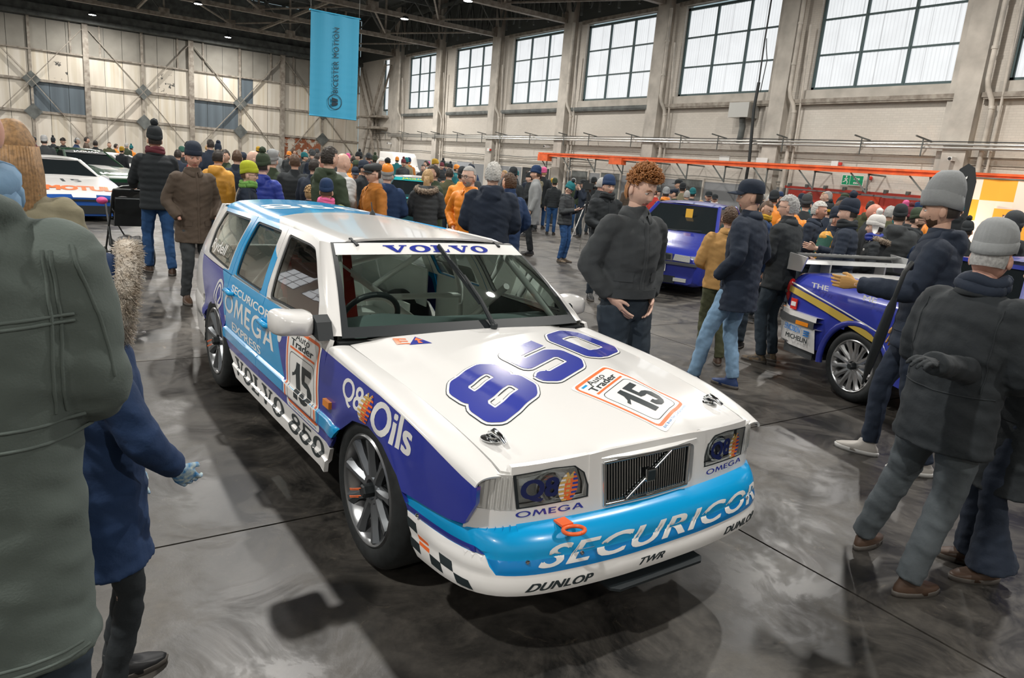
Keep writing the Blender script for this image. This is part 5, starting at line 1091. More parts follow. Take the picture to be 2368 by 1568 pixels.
def hat_mb(kind, hi=True):
    """returns [(part name, mb, slot)]"""
    out = []
    if kind in ('beanie', 'pom', 'tall', 'slouch', 'ear'):
        mb = MB(); n = 84 if hi else 30; vs = []; hgt = {'tall': .150, 'slouch': .165}.get(kind, .142); prof = [(1.00, .0), (1.03, .03), (1.02, .055), (.95, .085), (.82, .110), (.62, .128), (.36, .138), (0.02, .143)]; prof = [(r, z*hgt/.142) for r, z in prof]
        if kind == 'tall': prof = [(1.0, 0), (1.04, .04), (1.03, .085), (.93, .125), (.80, .155), (.62, .18), (.42, .195), (.02, .198)]
        for r, z in prof:
            for j in range(n):
                t = 2*PI*j/n; rib = 1+(.012 if hi else 0)*(1 if j % 3 == 0 else 0)*(r > .2); vs.append((math.sin(t)*.084*r*rib, math.cos(t)*.106*r*rib-(.01*z/.1), .040+z))
        k = len(prof); mb.add(vs, [(i*n+j, (i+1)*n+j, (i+1)*n+(j+1) % n, i*n+(j+1) % n) for i in range(k-1) for j in range(n)]); out.append(('hat', mb, 0))
        cf = MB(); vs = []; pr = [(1.0, .008), (1.045, .010), (1.06, .030), (1.055, .058), (1.01, .062)] if kind != 'tall' else [(1.0, .004), (1.06, .006), (1.085, .040), (1.075, .092), (1.02, .098)]
        for r, z in pr:
            for j in range(n): t = 2*PI*j/n; rib = 1+(.010 if hi else 0)*(j % 3 == 0); vs.append((math.sin(t)*.084*r*rib, math.cos(t)*.106*r*rib, .024+z-.03*max(0, -math.cos(t))))
        cf.add(vs, [(i*n+j, (i+1)*n+j, (i+1)*n+(j+1) % n, i*n+(j+1) % n) for i in range(4) for j in range(n)]); out.append(('hat_cuff', cf, 1))
        if kind in ('pom', 'ear'):
            pm = MB(); pm.sph((0, -.02, .212), .042, 16, 10); V = np.array(pm.v); c = np.array([0, -.02, .212]); rr = np.random.RandomState(4); V = c+(V-c)*(1+rr.uniform(-.16, .2, (len(V), 1))); pm.v = [tuple(v) for v in V]; out.append(('pompom', pm, 2))
        if kind == 'ear':
            e = MB()
            for s in (-1, 1): e.poly([(-.045, .04), (.045, .04), (.03, -.05), (.0, -.085), (-.03, -.05)], s*.083, s*.093, 'x'); e.tube([(s*.088, 0, -.08), (s*.085, .03, -.16), (s*.075, .07, -.27)], .006, 6); e.sph((s*.075, .075, -.29), .024, 10, 7)
            out.append(('ear_flap', e, 1))
    if kind in ('cap', 'flat'):
        mb = MB(); n = 30; vs = []; prof = [(1.02, .035), (1.04, .06), (1.0, .095), (.85, .125), (.5, .143), (.02, .148)] if kind == 'cap' else [(1.04, .05), (1.12, .07), (1.16, .09), (1.0, .115), (.6, .128), (.02, .130)]
        for r, z in prof:
            for j in range(n): t = 2*PI*j/n; vs.append((math.sin(t)*.083*r, math.cos(t)*.105*r+(.012 if kind == 'flat' else 0)*(z > .06), z+(0 if kind == 'cap' else -.012*math.cos(t))))
        k = len(prof); mb.add(vs, [(i*n+j, (i+1)*n+j, (i+1)*n+(j+1) % n, i*n+(j+1) % n) for i in range(k-1) for j in range(n)]); out.append(('hat', mb, 0))
        br = MB(); vs = []; L = .088 if kind == 'cap' else .045
        for q in range(13):
            t = -1.15+2.3*q/12; x = math.sin(t)*.080; y = math.cos(t)*.100; e = L*math.cos(t*1.05)**.5; dz = -.012*(x/.08)**2
            vs += [(x, y-.01, .052+dz), (x*1.0, y+e, .036+dz-.01), (x, y+e, .031+dz-.01), (x, y-.01, .047+dz)]
        br.add(vs, [(4*q+r, 4*q+(r+1) % 4, 4*q+4+(r+1) % 4, 4*q+4+r) for q in range(12) for r in range(4)]); out.append(('peak', br, 1))
    return out
GEO = {}
def coat_mesh(kind, hem, fit, arms, hood, lean, seed, hi, sleeve=1.0, collar=.05):
    key = ('coat', kind, round(hem, 2), fit, str(arms), hood, lean, seed if hi else 0, hi, collar)
    if key in GEO: return GEO[key]
    mb = MB(); q = kind == 'puffer'; V3 = Vector
    def tz(z): return lean*max(0, z-.95)
    prof = [(hem, .175*fit, .130*fit), (hem+.02, .180*fit, .135*fit), (.98, .172*fit, .125*fit), (1.10, .170*fit, .122*fit), (1.25, .190*fit, .130*fit), (1.36, .186*fit, .118*fit), (1.43, .150*fit, .095*fit), (1.475, .085, .078), (1.475+collar, .070, .070)]
    if hem < .92: prof[0] = (hem, (.175+.05*(.92-hem))*fit, (.13+.05*(.92-hem))*fit)
    zs = np.linspace(hem, prof[-1][0], 46 if q else 22); pz = [p[0] for p in prof]
    secs = []
    for z in zs:
        rx = np.interp(z, pz, [p[1] for p in prof]); ry = np.interp(z, pz, [p[2] for p in prof])
        if q and z < 1.42: w = .013*(abs(math.sin((z-hem)*PI/.075))**.6-.6); rx += w; ry += w
        secs.append(((0, tz(z)-.005, z), rx, ry))
    loft(mb, secs, 26)
    for s, arm in ((1, arms[0]), (-1, arms[1])):
        E, W = ARM[arm] if isinstance(arm, str) else arm; S0 = Vector((s*.165*fit**.5, tz(1.40), 1.405)); E = Vector((s*E[0], E[1]+tz(E[2]), E[2])); W = Vector((s*W[0], W[1]+tz(W[2])*.8, W[2])); W2 = W+(W-E).normalized()*-.005
        path = []; rs = []; n1 = 14 if q else 7
        for i in range(n1): t = i/n1; path.append(S0.lerp(E, t)); rs.append((.068-.010*t)*fit)
        for i in range(n1+1): t = i/n1; path.append(E.lerp(W2, t)); rs.append((.058-.013*t)*fit)
        if q: rs = [r+.010*(abs(math.sin(i*PI/2.6))**.6-.5) for i, r in enumerate(rs)]
        # soften the elbow
        P = [Vector(p) for p in path]; path = [P[0]]+[(P[i-1]+P[i]*2+P[i+1])/4 for i in range(1, len(P)-1)]+[P[-1]]
        mb.tube(path, rs, 14)
        mb.sph(S0+Vector((-s*.008, 0, -.014)), .070*fit, 12, 8)
    if hood:
        mb.tube([(.0+.088*math.cos(t)*1.1, tz(1.48)-.035+.075*math.sin(t), 1.485+.012*math.sin(t)*-1) for t in np.linspace(PI*.88, PI*2.12, 12)], .030, 10)
        mb.sph((0, tz(1.45)-.105, 1.43), (.105, .055, .085), 14, 10)
    me = remesh(mb, .0115 if hi else .021, 3 if hi else 1)
    if hi: wrinkle(me, .0075 if not q else .004, 13, seed, 1.9)
    else: wrinkle(me, .005, 11, seed, 1.7)
    me.shade_smooth(); GEO[key] = me; return me
def leg_mesh(feet, hip, fit, seed, hi, flare=0., cut=.085, knee=None):
    key = ('leg', str(feet), hip, fit, seed if hi else 0, hi, flare)
    if key in GEO: return GEO[key]
    mb = MB(); loft(mb, [((0, 0, hip+.10), .150, .105), ((0, 0, hip+.03), .165, .118), ((0, 0, hip-.05), .165, .122), ((0, 0, hip-.10), .15, .11)], 18)
    for s, f in ((1, feet[0]), (-1, feet[1])):
        H0 = Vector((s*.085, 0, hip-.02)); A = Vector((f[0], f[1]-.02, cut)); fz = f[2] if len(f) > 2 else 0; A.z += fz; D = (H0-A).length
        kf = (.05+max(0, .86-D)*.9) if knee is None else knee; Kn = H0.lerp(A, .49)+Vector((s*.005, kf, 0))
        n = 8; path = []; rs = []
        for i in range(n): t = i/n; path.append(H0.lerp(Kn, t)); rs.append(.100-.034*t if t > 0 else .10)
        for i in range(n+1): t = i/n; path.append(Kn.lerp(A, t)); rs.append(.066-.012*t+flare*t*t)
        P = [Vector(p) for p in path]; path = [P[0]]+[(P[i-1]+P[i]*2+P[i+1])/4 for i in range(1, len(P)-1)]+[P[-1]]
        mb.tube(path, [r*fit for r in rs], 14)
    me = remesh(mb, .0115 if hi else .02, 3 if hi else 1); wrinkle(me, .007 if hi else .004, 16, seed, 1.5); me.shade_smooth(); GEO[key] = me; return me
def shoe_mb(f, az, kind='shoe'):
    mb = MB(); so = MB(); R = Matrix.Rotation(az, 3, 'Z'); fz = f[2] if len(f) > 2 else 0; c = Vector((f[0], f[1], fz)); n = 14
    for M_, secs in ((mb, [(.012, 1, 0), (.035, 1.0, 0), (.055, .93, -.004), (.075, .62, -.03), (.095, .42, -.052), (.135, .38, -.056)]), (so, [(.0, 1.02, 0), (.022, 1.06, 0), (.028, 1.03, 0)])):
        vs = []
        for z, k, dy in secs:
            for j in range(n):
                t = 2*PI*j/n; y = math.cos(t)*.135*k; w = .047*(1+.12*math.cos(t))*min(1, .5+k*.55); x = math.sin(t)*w
                if z > .06: y = math.cos(t)*.135*k
                vs.append(R @ Vector((x, y+.05+dy, z*(1-.30*max(0, math.cos(t))*(z > .04))))+c)
        k = len(secs); M_.add(vs, [(i*n+j, i*n+(j+1) % n, (i+1)*n+(j+1) % n, (i+1)*n+j) for i in range(k-1) for j in range(n)]+[tuple(range(n))[::-1], tuple((k-1)*n+j for j in range(n))])
    return mb, so
def oslot(o, mats):
    for i, m in enumerate(mats):
        if i >= len(o.material_slots): break
        o.material_slots[i].link = 'OBJECT'; o.material_slots[i].material = m
def inst(name, key, make, mats, parent, smooth=45):
    """mesh cached by key; materials on the object's own slots"""
    if key not in GEO:
        r = make(); me = r if isinstance(r, bpy.types.Mesh) else r.mesh(False)
        clean(me)
        me.shade_smooth(); GEO[key] = me
    me = GEO[key]
    while len(me.materials) < len(mats): me.materials.append(mats[len(me.materials)])
    o = bpy.data.objects.new(name, me); COL.objects.link(o); o.parent = parent; oslot(o, mats); return o
def person(label, pos, face, H=1.75, coat='jacket', cm='black', hem=.86, fit=1.0, arms=('down', 'down'), hood=False, lean=0., tm='dkjeans', shoes='black', feet=None, hat=None, hm=None, hair='short', hrm='dark', skin=None, head=(0, 0), seed=1., hi=False, glasses=False, scarf=None, fur=None, gloves=None, beard=None, group=None, flare=0., hands=True, legs=True, lfit=1., collar=.05, sole=None, hoodup=None, curl=.35, hipz=.93, name='person', cat='person', soft_roll=0.):
    s = H/1.75; skin = skin or random.choice([M_SKIN, M_SKIN2]); C = K[cm]; feet = feet or ((.10, .0), (-.10, .02))
    if isinstance(hat, str): hm = hm or (cm, cm, cm)
    if hm and isinstance(hm, str): hm = (hm, hm, hm)
    A = [ARM[a] if isinstance(a, str) else a for a in arms]; tz = lambda z: lean*max(0, z-.95)
    hp = Vector((0, tz(1.62)+.022, 1.625)); hR = Euler((math.radians(head[1]), 0, math.radians(head[0]))).to_matrix()
    hidden = ('pocket',)
    key = ('body', str(arms), lean, str(feet), hi, head, gloves, curl, hands)
    def mk():
        b = MB(); q = MB()
        loft(q, [((0, 0, .84), .10, .07), ((0, 0, 1.0), .12, .08), ((0, tz(1.2), 1.2), .12, .08), ((0, tz(1.38), 1.38), .13, .07), ((0, tz(1.44), 1.44), .07, .06), ((0, tz(1.5)+.005, 1.50), .055, .058), ((0, tz(1.6)+.012, 1.60), .052, .056)], 14)
        for sd, (E, W), f in ((1, A[0], feet[0]), (-1, A[1], feet[1])):
            S0 = Vector((sd*.15, tz(1.4), 1.39)); E = Vector((sd*E[0], E[1]+tz(E[2]), E[2])); W = Vector((sd*W[0], W[1]+tz(W[2])*.8, W[2]))
            q.tube([S0, S0.lerp(E, .5), E, E.lerp(W, .5), W+(W-E).normalized()*.03], [.048, .044, .036, .032, .024], 10)
            fz = f[2] if len(f) > 2 else 0
            if legs:
                H0 = Vector((sd*.085, 0, hipz-.02)); A_ = Vector((f[0], f[1]-.02, .085+fz)); D = (H0-A_).length; kf = .05+max(0, .86-D)*.9; Kn = H0.lerp(A_, .49)+Vector((sd*.005, kf, 0))
                q.tube([H0, (H0+Kn)/2, (Kn*3+H0)/4*.5+(Kn*3+A_)/4*.5, (Kn+A_)/2, A_], [.07, .05, .04, .036, .03], 8)
        me = remesh(q, .02, 1); b.v = [tuple(v.co) for v in me.vertices]; b.f = [tuple(p.vertices) for p in me.polygons]; b.m = [0]*len(b.f); bpy.data.meshes.remove(me)
        hm_ = head_mesh(hi); b.add([hR @ Vector(v)+hp for v in hm_.v], hm_.f, 0); b.m[-len(hm_.f):] = hm_.m
        if hands:
            for sd, (E, W), a in ((1, A[0], arms[0]), (-1, A[1], arms[1])):
                if a in hidden: continue
                E = Vector((sd*E[0], E[1]+tz(E[2]), E[2])); W = Vector((sd*W[0], W[1]+tz(W[2])*.8, W[2])); put_hand(b, W, E, sd, curl, hi, soft_roll, gloves is not None)
        return b
    hmt = HAIRM[hrm]
    root = inst(name, key, mk, [skin, M_LIP, M_EYE, M_IRIS, hmt, K[gloves] if gloves else skin], None)
    root.location = (pos[0], pos[1], pos[2] if len(pos) > 2 else 0); root.rotation_euler = (0, 0, math.atan2(-face[0], face[1])); root.scale = (s, s, s)
    tag(root, label, cat, group)
    me = coat_mesh(coat, hem, fit, arms, hood, lean, seed, hi, collar=collar)
    while len(me.materials) < 1: me.materials.append(C)
    o = bpy.data.objects.new('jacket' if hem > .75 else 'coat', me); COL.objects.link(o); o.parent = root; oslot(o, [C])
    if legs:
        me = leg_mesh(feet, hipz, lfit, seed, hi, flare)
        while len(me.materials) < 1: me.materials.append(K[tm])
        o = bpy.data.objects.new('trousers', me); COL.objects.link(o); o.parent = root; oslot(o, [K[tm]])
        for sd, f in ((1, feet[0]), (-1, feet[1])):
            az = -sd*.18
            sh = inst('shoe', ('shoe', str(f), sd), lambda: shoe_mb(f, az)[0], [SHOE[shoes]], root); inst('sole', ('sole', str(f), sd), lambda: shoe_mb(f, az)[1], [sole or M_SOLE], sh)
    def onhead(nm, mb, mats, key):
        def mk2():
            b = MB(); b.add([hR @ Vector(v)+hp for v in mb.v], mb.f); b.m = list(mb.m); return b
        return inst(nm, key+(head, lean), mk2, mats, root)
    if hair and hair != 'bald':
        if not hat or hair in ('long', 'pony'): onhead('hair', hair_mb(hair, hi), [hmt], ('hair', hair, hi))
        else: onhead('hair', hair_mb('crop', hi), [hmt], ('hairc', hi))
    if hat:
        h0 = None
        for nm, mb, sl in hat_mb(hat, hi):
            o = onhead(nm, mb, [K[hm[sl]]], ('hat', hat, nm, hi))
    if glasses:
        g = MB()
        for sd in (-1, 1): g.tube([(sd*.032+.021*math.cos(t), .103-.004*abs(math.cos(t)), .001+.016*math.sin(t)) for t in np.linspace(0, 2*PI, 16)], .0022, 6); g.tube([(sd*.053, .098, .004), (sd*.078, .02, .004), (sd*.080, -.01, -.002)], .002, 6)
        g.tube([(-.011, .107, .003), (.011, .107, .003)], .002, 6); onhead('glasses', g, [M_BLACK], ('gl',))
    if beard:
        g = skull(MB(), .072, .099, .120, -.004, lambda V: (V[:, 2] < -.03) & (V[:, 1] > .0) & ~((np.abs(V[:, 0]) < .026) & (V[:, 2] > -.082) & (V[:, 1] > .05)), .002, 80, 2); V = np.array(g.v); t = np.clip(-V[:, 2]/.12, 0, 1); V[:, 0] *= (1-.26*t**1.8); V[:, 1] *= .985-.10*t**1.2; g.v = [tuple(v) for v in V]; onhead('beard', g, [HAIRM[beard]], ('beard',))
    if hoodup:
        g = MB(); skull(g, .105, .125, .150, .0, lambda V: (V[:, 2] > -.10) & (V[:, 1] < .055), .0, 60, 1); sh_ = onhead('hood', g, [C], ('hoodup',))
        g = MB(); rr = np.random.RandomState(2); c0 = [(.110*math.cos(t), .062+.02*math.sin(t), .01+.150*math.sin(t)) for t in np.linspace(0, 2*PI, 36)]; g.tube(c0, .036, 10)
        for p in c0:
            for q in range(150): d = Vector(rr.uniform(-1, 1, 3)).normalized(); g.tube([Vector(p)+d*.03, Vector(p)+d*rr.uniform(.042, .060)+Vector((0, .006, -.008))], [.0022, .0006], 3)
        onhead('fur_trim', g, [hoodup], ('hoodfur',))
    if hi and not hoodup:
        g = MB(); n = 30; vs = []; zc = 1.455
        for rx, ry, z in ((.078, .084, zc), (.074, .080, zc+.055), (.082, .088, zc+.062), (.105, .112, zc+.012), (.100, .106, zc+.004)):
            for j in range(n+1): t = PI/2+.22+(2*PI-.44)*j/n; vs.append((rx*math.cos(t), tz(1.48)+.004+ry*math.sin(t), z-.045*max(0, math.sin(t))))
        g.add(vs, [(i*(n+1)+j, i*(n+1)+j+1, (i+1)*(n+1)+j+1, (i+1)*(n+1)+j) for i in range(4) for j in range(n)]); inst('collar', ('collar', lean), lambda: g, [C], root)
        # front zip or placket laid on the jacket
        from mathutils.bvhtree import BVHTree
        me0 = coat_mesh(coat, hem, fit, arms, hood, lean, seed, hi, collar=collar); bv = BVHTree.FromPolygons([v.co for v in me0.vertices], [p.vertices for p in me0.polygons]); pth = []
        for z in np.linspace(hem+.02, 1.43, 22):
            h_ = bv.ray_cast(Vector((0, 1.0, z)), Vector((0, -1, 0)), 2)
            if h_[0] is not None and h_[0].y < .30+lean*.5: pth.append(h_[0]+Vector((0, .002, 0)))
        if len(pth) > 4:
            g = MB(); vs = []
            for p in pth: vs += [(p.x-.017, p.y-.006, p.z), (p.x-.013, p.y+.002, p.z), (p.x+.013, p.y+.002, p.z), (p.x+.017, p.y-.006, p.z)]
            g.add(vs, [(4*i+j, 4*i+j+1, 4*i+5+j, 4*i+4+j) for i in range(len(pth)-1) for j in range(3)]); inst('placket', ('placket', id(me0)), lambda: g, [C], root)
        for sx in (-1, 1):
            if 'puffer' == coat and hem > .9: continue
            zp = max(hem+.12, .92); a = bv.ray_cast(Vector((sx*.115, 1.0, zp)), Vector((0, -1, 0)), 2); 
            if a[0] is None or a[0].y > .3+lean*.5: continue
            g = MB(); vs = []; k_ = 0
            for ii in range(5):
                for jj in range(3):
                    h_ = bv.ray_cast(Vector((sx*(.07+.025*ii), 1.0, zp+.03-.03*jj)), Vector((0, -1, 0)), 2); q_ = h_[0] if h_[0] is not None else a[0]; vs.append((q_.x, min(q_.y, a[0].y+.03)+.005, q_.z))
            g.add(vs, [(ii*3+jj, ii*3+jj+1, ii*3+jj+4, ii*3+jj+3) for ii in range(4) for jj in range(2)]); inst('pocket_flap', ('pflap', id(me0), sx), lambda: g, [C], root)
    if scarf:
        g = MB(); g.tube([(.078*math.cos(t), tz(1.5)+.008+.080*math.sin(t), 1.495+.012*math.sin(t*2)) for t in np.linspace(0, 2*PI, 22)], .036, 10); g.tube([(.082*math.cos(t), tz(1.5)+.012+.084*math.sin(t), 1.525+.010*math.sin(t*3)) for t in np.linspace(.3, 2*PI+.3, 22)], .028, 10); inst('scarf', ('scarf', lean), lambda: g, [K[scarf]], root)
    if fur:
        g = MB(); ts = np.linspace(PI*.80, PI*2.20, 40); c0 = [(0+.135*math.cos(t), tz(1.48)-.055+.105*math.sin(t), 1.475-.055*math.sin(t)*-1*.6) for t in ts]; g.tube(c0, .036, 12); V = np.array(g.v); rr = np.random.RandomState(2); V += rr.uniform(-.008, .008, V.shape); g.v = [tuple(v) for v in V]
        for p in c0:
            for q in range(14): d = Vector(rr.uniform(-1, 1, 3)).normalized(); p_ = Vector(p); g.tube([p_+d*.02, p_+d*.055+Vector((0, 0, -.006))], [.006, .0012], 4)
        inst('fur_trim', ('fur', lean), lambda: g, [fur], root)
    return root
def facing(pos, th):
    c = -np.array(pos[:2], float); c /= np.hypot(*c); v = -c; r = np.array([v[1], -v[0]]); t = math.radians(th); return (math.cos(t)*c+math.sin(t)*r)
def heightat(pos, py):
    """height whose projection falls on image row py above this ground point"""
    lo, hi = .5, 2.4
    for _ in range(40):
        m = (lo+hi)/2; d = np.array([pos[0], pos[1], m])-CO; y = 784-FPX*(d @ CU)/(d @ CF)
        if y > py: lo = m
        else: hi = m
    return m
def atfeet(px, py, ptop=None, hat=.0):
    p = G(px, py); return p, (heightat(p, ptop)-hat if ptop else None)
def athead(px, ptop, dep):
    q = DEP(px, ptop, dep); return q, q[2]
# ================================================================ other cars
M_SB = mat('saab_blue_paint', (.022, .035, .30), .25, coat=.6); M_GRN = mat('racing_green_paint', (.008, .05, .022), .25, coat=.6); M_TEALP = mat('dark_teal_paint', (.005, .045, .055), .3, coat=.5); M_CY = mat('cyan_film', (.02, .38, .42), .35)
M_BLK = mat('black_glass', (.012, .016, .018), .08, spec=.8); M_SILV = mat('silver_paint', (.55, .56, .56), .3, .3, coat=.4); M_TAIL = mat('red_lens', (.50, .01, .01), .2, coat=.5); M_LAMPW = mat('lamp_glass', (.62, .64, .62), .15, .3, bump=.004, bscale=60)
M_YEL = mat('gold_stripe', (.58, .42, .08), .35); M_ERB = mat('sign_blue_ink', (.02, .20, .60), .4); M_RDI = mat('red_ink', (.62, .03, .02), .4); M_PURP = mat('purple_ink', (.10, .04, .22), .4); M_MB = mat('mid_blue_paint', (.01, .07, .30), .3, coat=.5); M_BUMPG = mat('grey_bumper_strip', (.06, .065, .07), .6)
def shell(name, secs, mats, col, parent, nx=60, n=28, cut=(), e=2.6):
    """closed car shell: secs rows x, halfwidth, bottom, shoulder z, top z, top half width"""
    secs = sorted(secs); S = np.array(secs, float); xs = np.linspace(S[0, 0], S[-1, 0], nx); C_ = [pchip(S[:, 0], S[:, k], xs) for k in range(1, 6)]
    vs = []; prof = []
    for i, x in enumerate(xs):
        w, zb, zs, zt, wt = [c[i] for c in C_]
        half = [(0, zb), (w*.5, zb), (w*.9, zb), (w*.975, zb+.03), (w*.995, zb+(zs-zb)*.25), (w, zb+(zs-zb)*.5), (w*.99, zb+(zs-zb)*.75), (w*.965, zs-.03), (w*.93, zs+.005)]
        for t in (.25, .5, .75, 1): half.append((w*.93+(wt-w*.93)*t, zs+(zt-zs)*math.sin(t*PI/2)**.8))
        half = [half[0]]+[q for a, b in zip(half[:-1], half[1:]) for q in (((a[0]+b[0])/2, (a[1]+b[1])/2), b)]
        half += [(wt*.66, zt+.008), (wt*.33, zt+.014), (0, zt+.016)]
        ring_ = half+[(-a, b) for a, b in half[-2:0:-1]]
        prof = ring_; vs += [(x, a, b) for a, b in ring_]
    m = len(prof); fs = []; mi = []
    for i in range(nx-1):
        for j in range(m):
            f = (i*m+j, i*m+(j+1) % m, (i+1)*m+(j+1) % m, (i+1)*m+j); c = np.mean([vs[q] for q in f], 0)
            if any(abs(c[1]) > .5 and math.hypot(c[0]-a, c[2]-b) < r for a, b, r in cut): continue
            fs.append(f); mi.append(col(c))
    for a, b, r in cut:
        for sg in (-1, 1):
            wy = float(pchip(S[:, 0], S[:, 1], a)); MB().tube([(a+r*1.02*math.cos(t), sg*(wy-.012), b+r*1.02*math.sin(t)) for t in np.linspace(-.15, PI+.15, 20)], .03, 8).build('wheel_arch', mats[min(1, len(mats)-1)] if name == 'body' and parent.name.startswith('saloon') else mats[0], parent, smooth=50)
    fs += [tuple(range(m))[::-1], tuple((nx-1)*m+j for j in range(m))]; mi += [col(np.array([xs[0], 0, .5])), col(np.array([xs[-1], 0, .5]))]
    mb = MB(); mb.v = vs; mb.f = fs; mb.m = mi; return mb.build(name, mats, parent, smooth=35)
def cabin(parent, pts, w0, w1, zb, body, roofm, strip=None):
    """pts: x of windscreen base, roof front, roof rear, rear glass base; glass faces then roof and pillars"""
    xa, xb, xc, xd = pts; zt = pts_z
    g = MB(); g.add([(xa, w0, zb), (xb, w1, zt-.03), (xc, w1, zt-.03), (xd, w0, zb), (xa, -w0, zb), (xb, -w1, zt-.03), (xc, -w1, zt-.03), (xd, -w0, zb)], [(0, 1, 5, 4), (2, 3, 7, 6), (0, 3, 2, 1), (4, 5, 6, 7)])
    g.build('glasshouse', M_BLK, parent)
    r = MB(); n = 8; vs = []
    for i in range(n+1):
        x = xb+(xc-xb)*i/n+ (0); zc = zt+.045*math.sin(PI*i/n)
        for j in range(9): y = -1+j/4; vs.append((x, y*(w1+.02), zc-.035*y*y))
    r.add(vs, [(i*9+j, i*9+j+1, (i+1)*9+j+1, (i+1)*9+j) for i in range(n) for j in range(8)]); r.bb((xb, -w1-.02, zt-.05), (xc, w1+.02, zt-.02)); r.build('roof_panel', roofm, parent, smooth=40)
    for s in (-1, 1):
        for a, b in (((xa, w0), (xb, w1)), ((xd, w0), (xc, w1)), (((xa+xd)/2, w0), ((xb+xc)/2, w1))): MB().tube([(a[0], s*a[1], zb-.02), (b[0], s*b[1], zt-.03)], .035, 8).build('pillar', body, parent, smooth=40)
    if strip:
        m, txt, tm = strip; f = lambda t, y: (xa+(xb-xa)*t+.012, y*(w0+(w1-w0)*t), zb+(zt-.03-zb)*t+.012)
        MB().add([f(.80, -1), f(.80, 1), f(.99, 1), f(.99, -1)], [(0, 1, 2, 3)]).build('sun_strip', m, parent)
        a, b, c = np.array(f(.82, -.6)), np.array(f(.82, .6)), np.array(f(.96, -.6)); q = (b-a); L = np.linalg.norm(q); u = q/L; v = (c-a); h = np.linalg.norm(v)
        flat_text('lettering', txt, a+np.array([.01, 0, .01]), u, v/h, h, tm, parent, w=L, bold=.04)
pts_z = 1.38
# ---- racing saloon seen from behind on the right
c1 = empty('saloon_car', (6.60, 3.02, 0), math.radians(-104), label='white and blue racing saloon with rear wing, parked behind the grey-capped couple', cat='car')
def col1(c):
    x, y, z = c
    if z < .24: return 0
    if z > .93 and abs(y) < .5 and x < .2: return 0
    return 1
shell('body', [(-1.08, .62, .42, .84, .90, .52), (-1.02, .72, .34, .88, .955, .58), (-.9, .79, .30, .90, .975, .62), (-.5, .83, .30, .90, .985, .64), (0, .845, .28, .90, .99, .64), (.8, .85, .22, .90, .97, .66), (2.2, .85, .22, .88, .93, .66), (2.7, .84, .24, .80, .86, .62), (3.3, .80, .25, .68, .74, .55), (3.55, .68, .28, .60, .64, .5)], [M_WH, M_DB], col1, c1, nx=150, cut=((0, .30, .37), (2.6, .30, .37)))
pts_z = 1.36; cabin(c1, (2.35, 1.65, .55, .05), .70, .54, .95, M_DB, M_DB)
bm = MB(); 
for zz0, zz1, off, mm in ((.30, .52, .03, 0), (.52, .585, .045, 1), (.585, .63, .03, 0)):
    P_ = [(-.42, .855), (-.8, .82), (-1.02, .73), (-1.12, .55), (-1.15, 0), (-1.12, -.55), (-1.02, -.73), (-.8, -.82), (-.42, -.855)]; P_ = [(x-off*.6, y*(1+off)) for x, y in P_]
    k = len(P_); z0i = .16 if zz0 == .30 else 0; vs = [(x*(1-z0i*.12), y*(1-z0i*.25), zz0) for x, y in P_]+[(x, y, zz1) for x, y in P_]+[(x+.06, y*.92, zz1) for x, y in P_]; bm.add(vs, [(i, i+1, i+1+k, i+k) for i in range(k-1)]+[(i+k, i+1+k, i+1+2*k, i+2*k) for i in range(k-1)], mm)
bm.build('rear_bumper', [M_WH, M_BUMPG], c1, smooth=40)
MB().poly([(-.50, .80), (-.9, .78), (-1.0, .66), (-1.0, -.66), (-.9, -.78), (-.5, -.80)], .22, .31, 'z').build('diffuser', M_BUMPG, c1)
MB().box((-.60, -.885, .545), (.16, .012, .035)).build('side_marker', M_AMB, c1)
for s in (-1, 1):
    t = MB(); t.sph((-1.0, s*.715, .79), (.045, .045, .115), 14, 10); t.build('tail_lamp', M_TAIL, c1, smooth=60); MB().sph((-1.02, s*.725, .78), (.038, .042, .03), 12, 8).build('tail_lamp', mat('smoked_lens', (.06, .06, .06), .2), c1, smooth=60)
wg = MB(); wg.poly([(-1.18, 1.045), (-1.10, 1.085), (-.95, 1.09), (-.86, 1.065), (-.95, 1.07), (-1.1, 1.06)], -.72, .72, 'y'); wg.poly([(-1.20, 1.10), (-1.17, 1.14), (-1.10, 1.145), (-1.15, 1.115)], -.72, .72, 'y'); wg.build('wing', M_SILV, c1)
for s in (-1, 1): MB().poly([(-1.24, 1.16), (-.84, 1.13), (-.90, .985), (-1.16, .985)], s*.72, s*.735, 'y').build('end_plate', M_SILV, c1)
for s in (-.35, .35): MB().bb((-1.05, s-.01, .96), (-.93, s+.01, 1.09)).build('wing_stay', M_SILV, c1)
D_ = lambda x, z: np.array([x, -.8-.0, z])
def sd(x, z, off=.008):     # right side of the saloon
    w = float(pchip([-1.08, -.9, -.5, 0, .8], [.62, .79, .83, .845, .85], x)); return np.array([x, -(w+off), z])
def strip1(name, pts, m):
    MB().add([sd(*p) for p in pts], [tuple(range(len(pts)))]).build(name, m, c1)
def S_sal(x, z): w = pchip([-1.08, -1.02, -.9, -.5, 0, .8], [.62, .72, .79, .83, .845, .85], x)*(1-.05*sstep(.82, .90, z)); return np.stack([x, -(w+.004), z], -1)
panel('rear_patch', S_sal, [(-1.045, .60), (-1.05, .70), (-.99, .68), (-.70, .60), (-.62, .50), (-.47, .44), (-.47, .33), (-1.0, .33)], mats=M_WH, parent=c1, st=.06, off=.004, W=False)
zz = lambda x: .845-.17*max(0, x+.95)**1.35
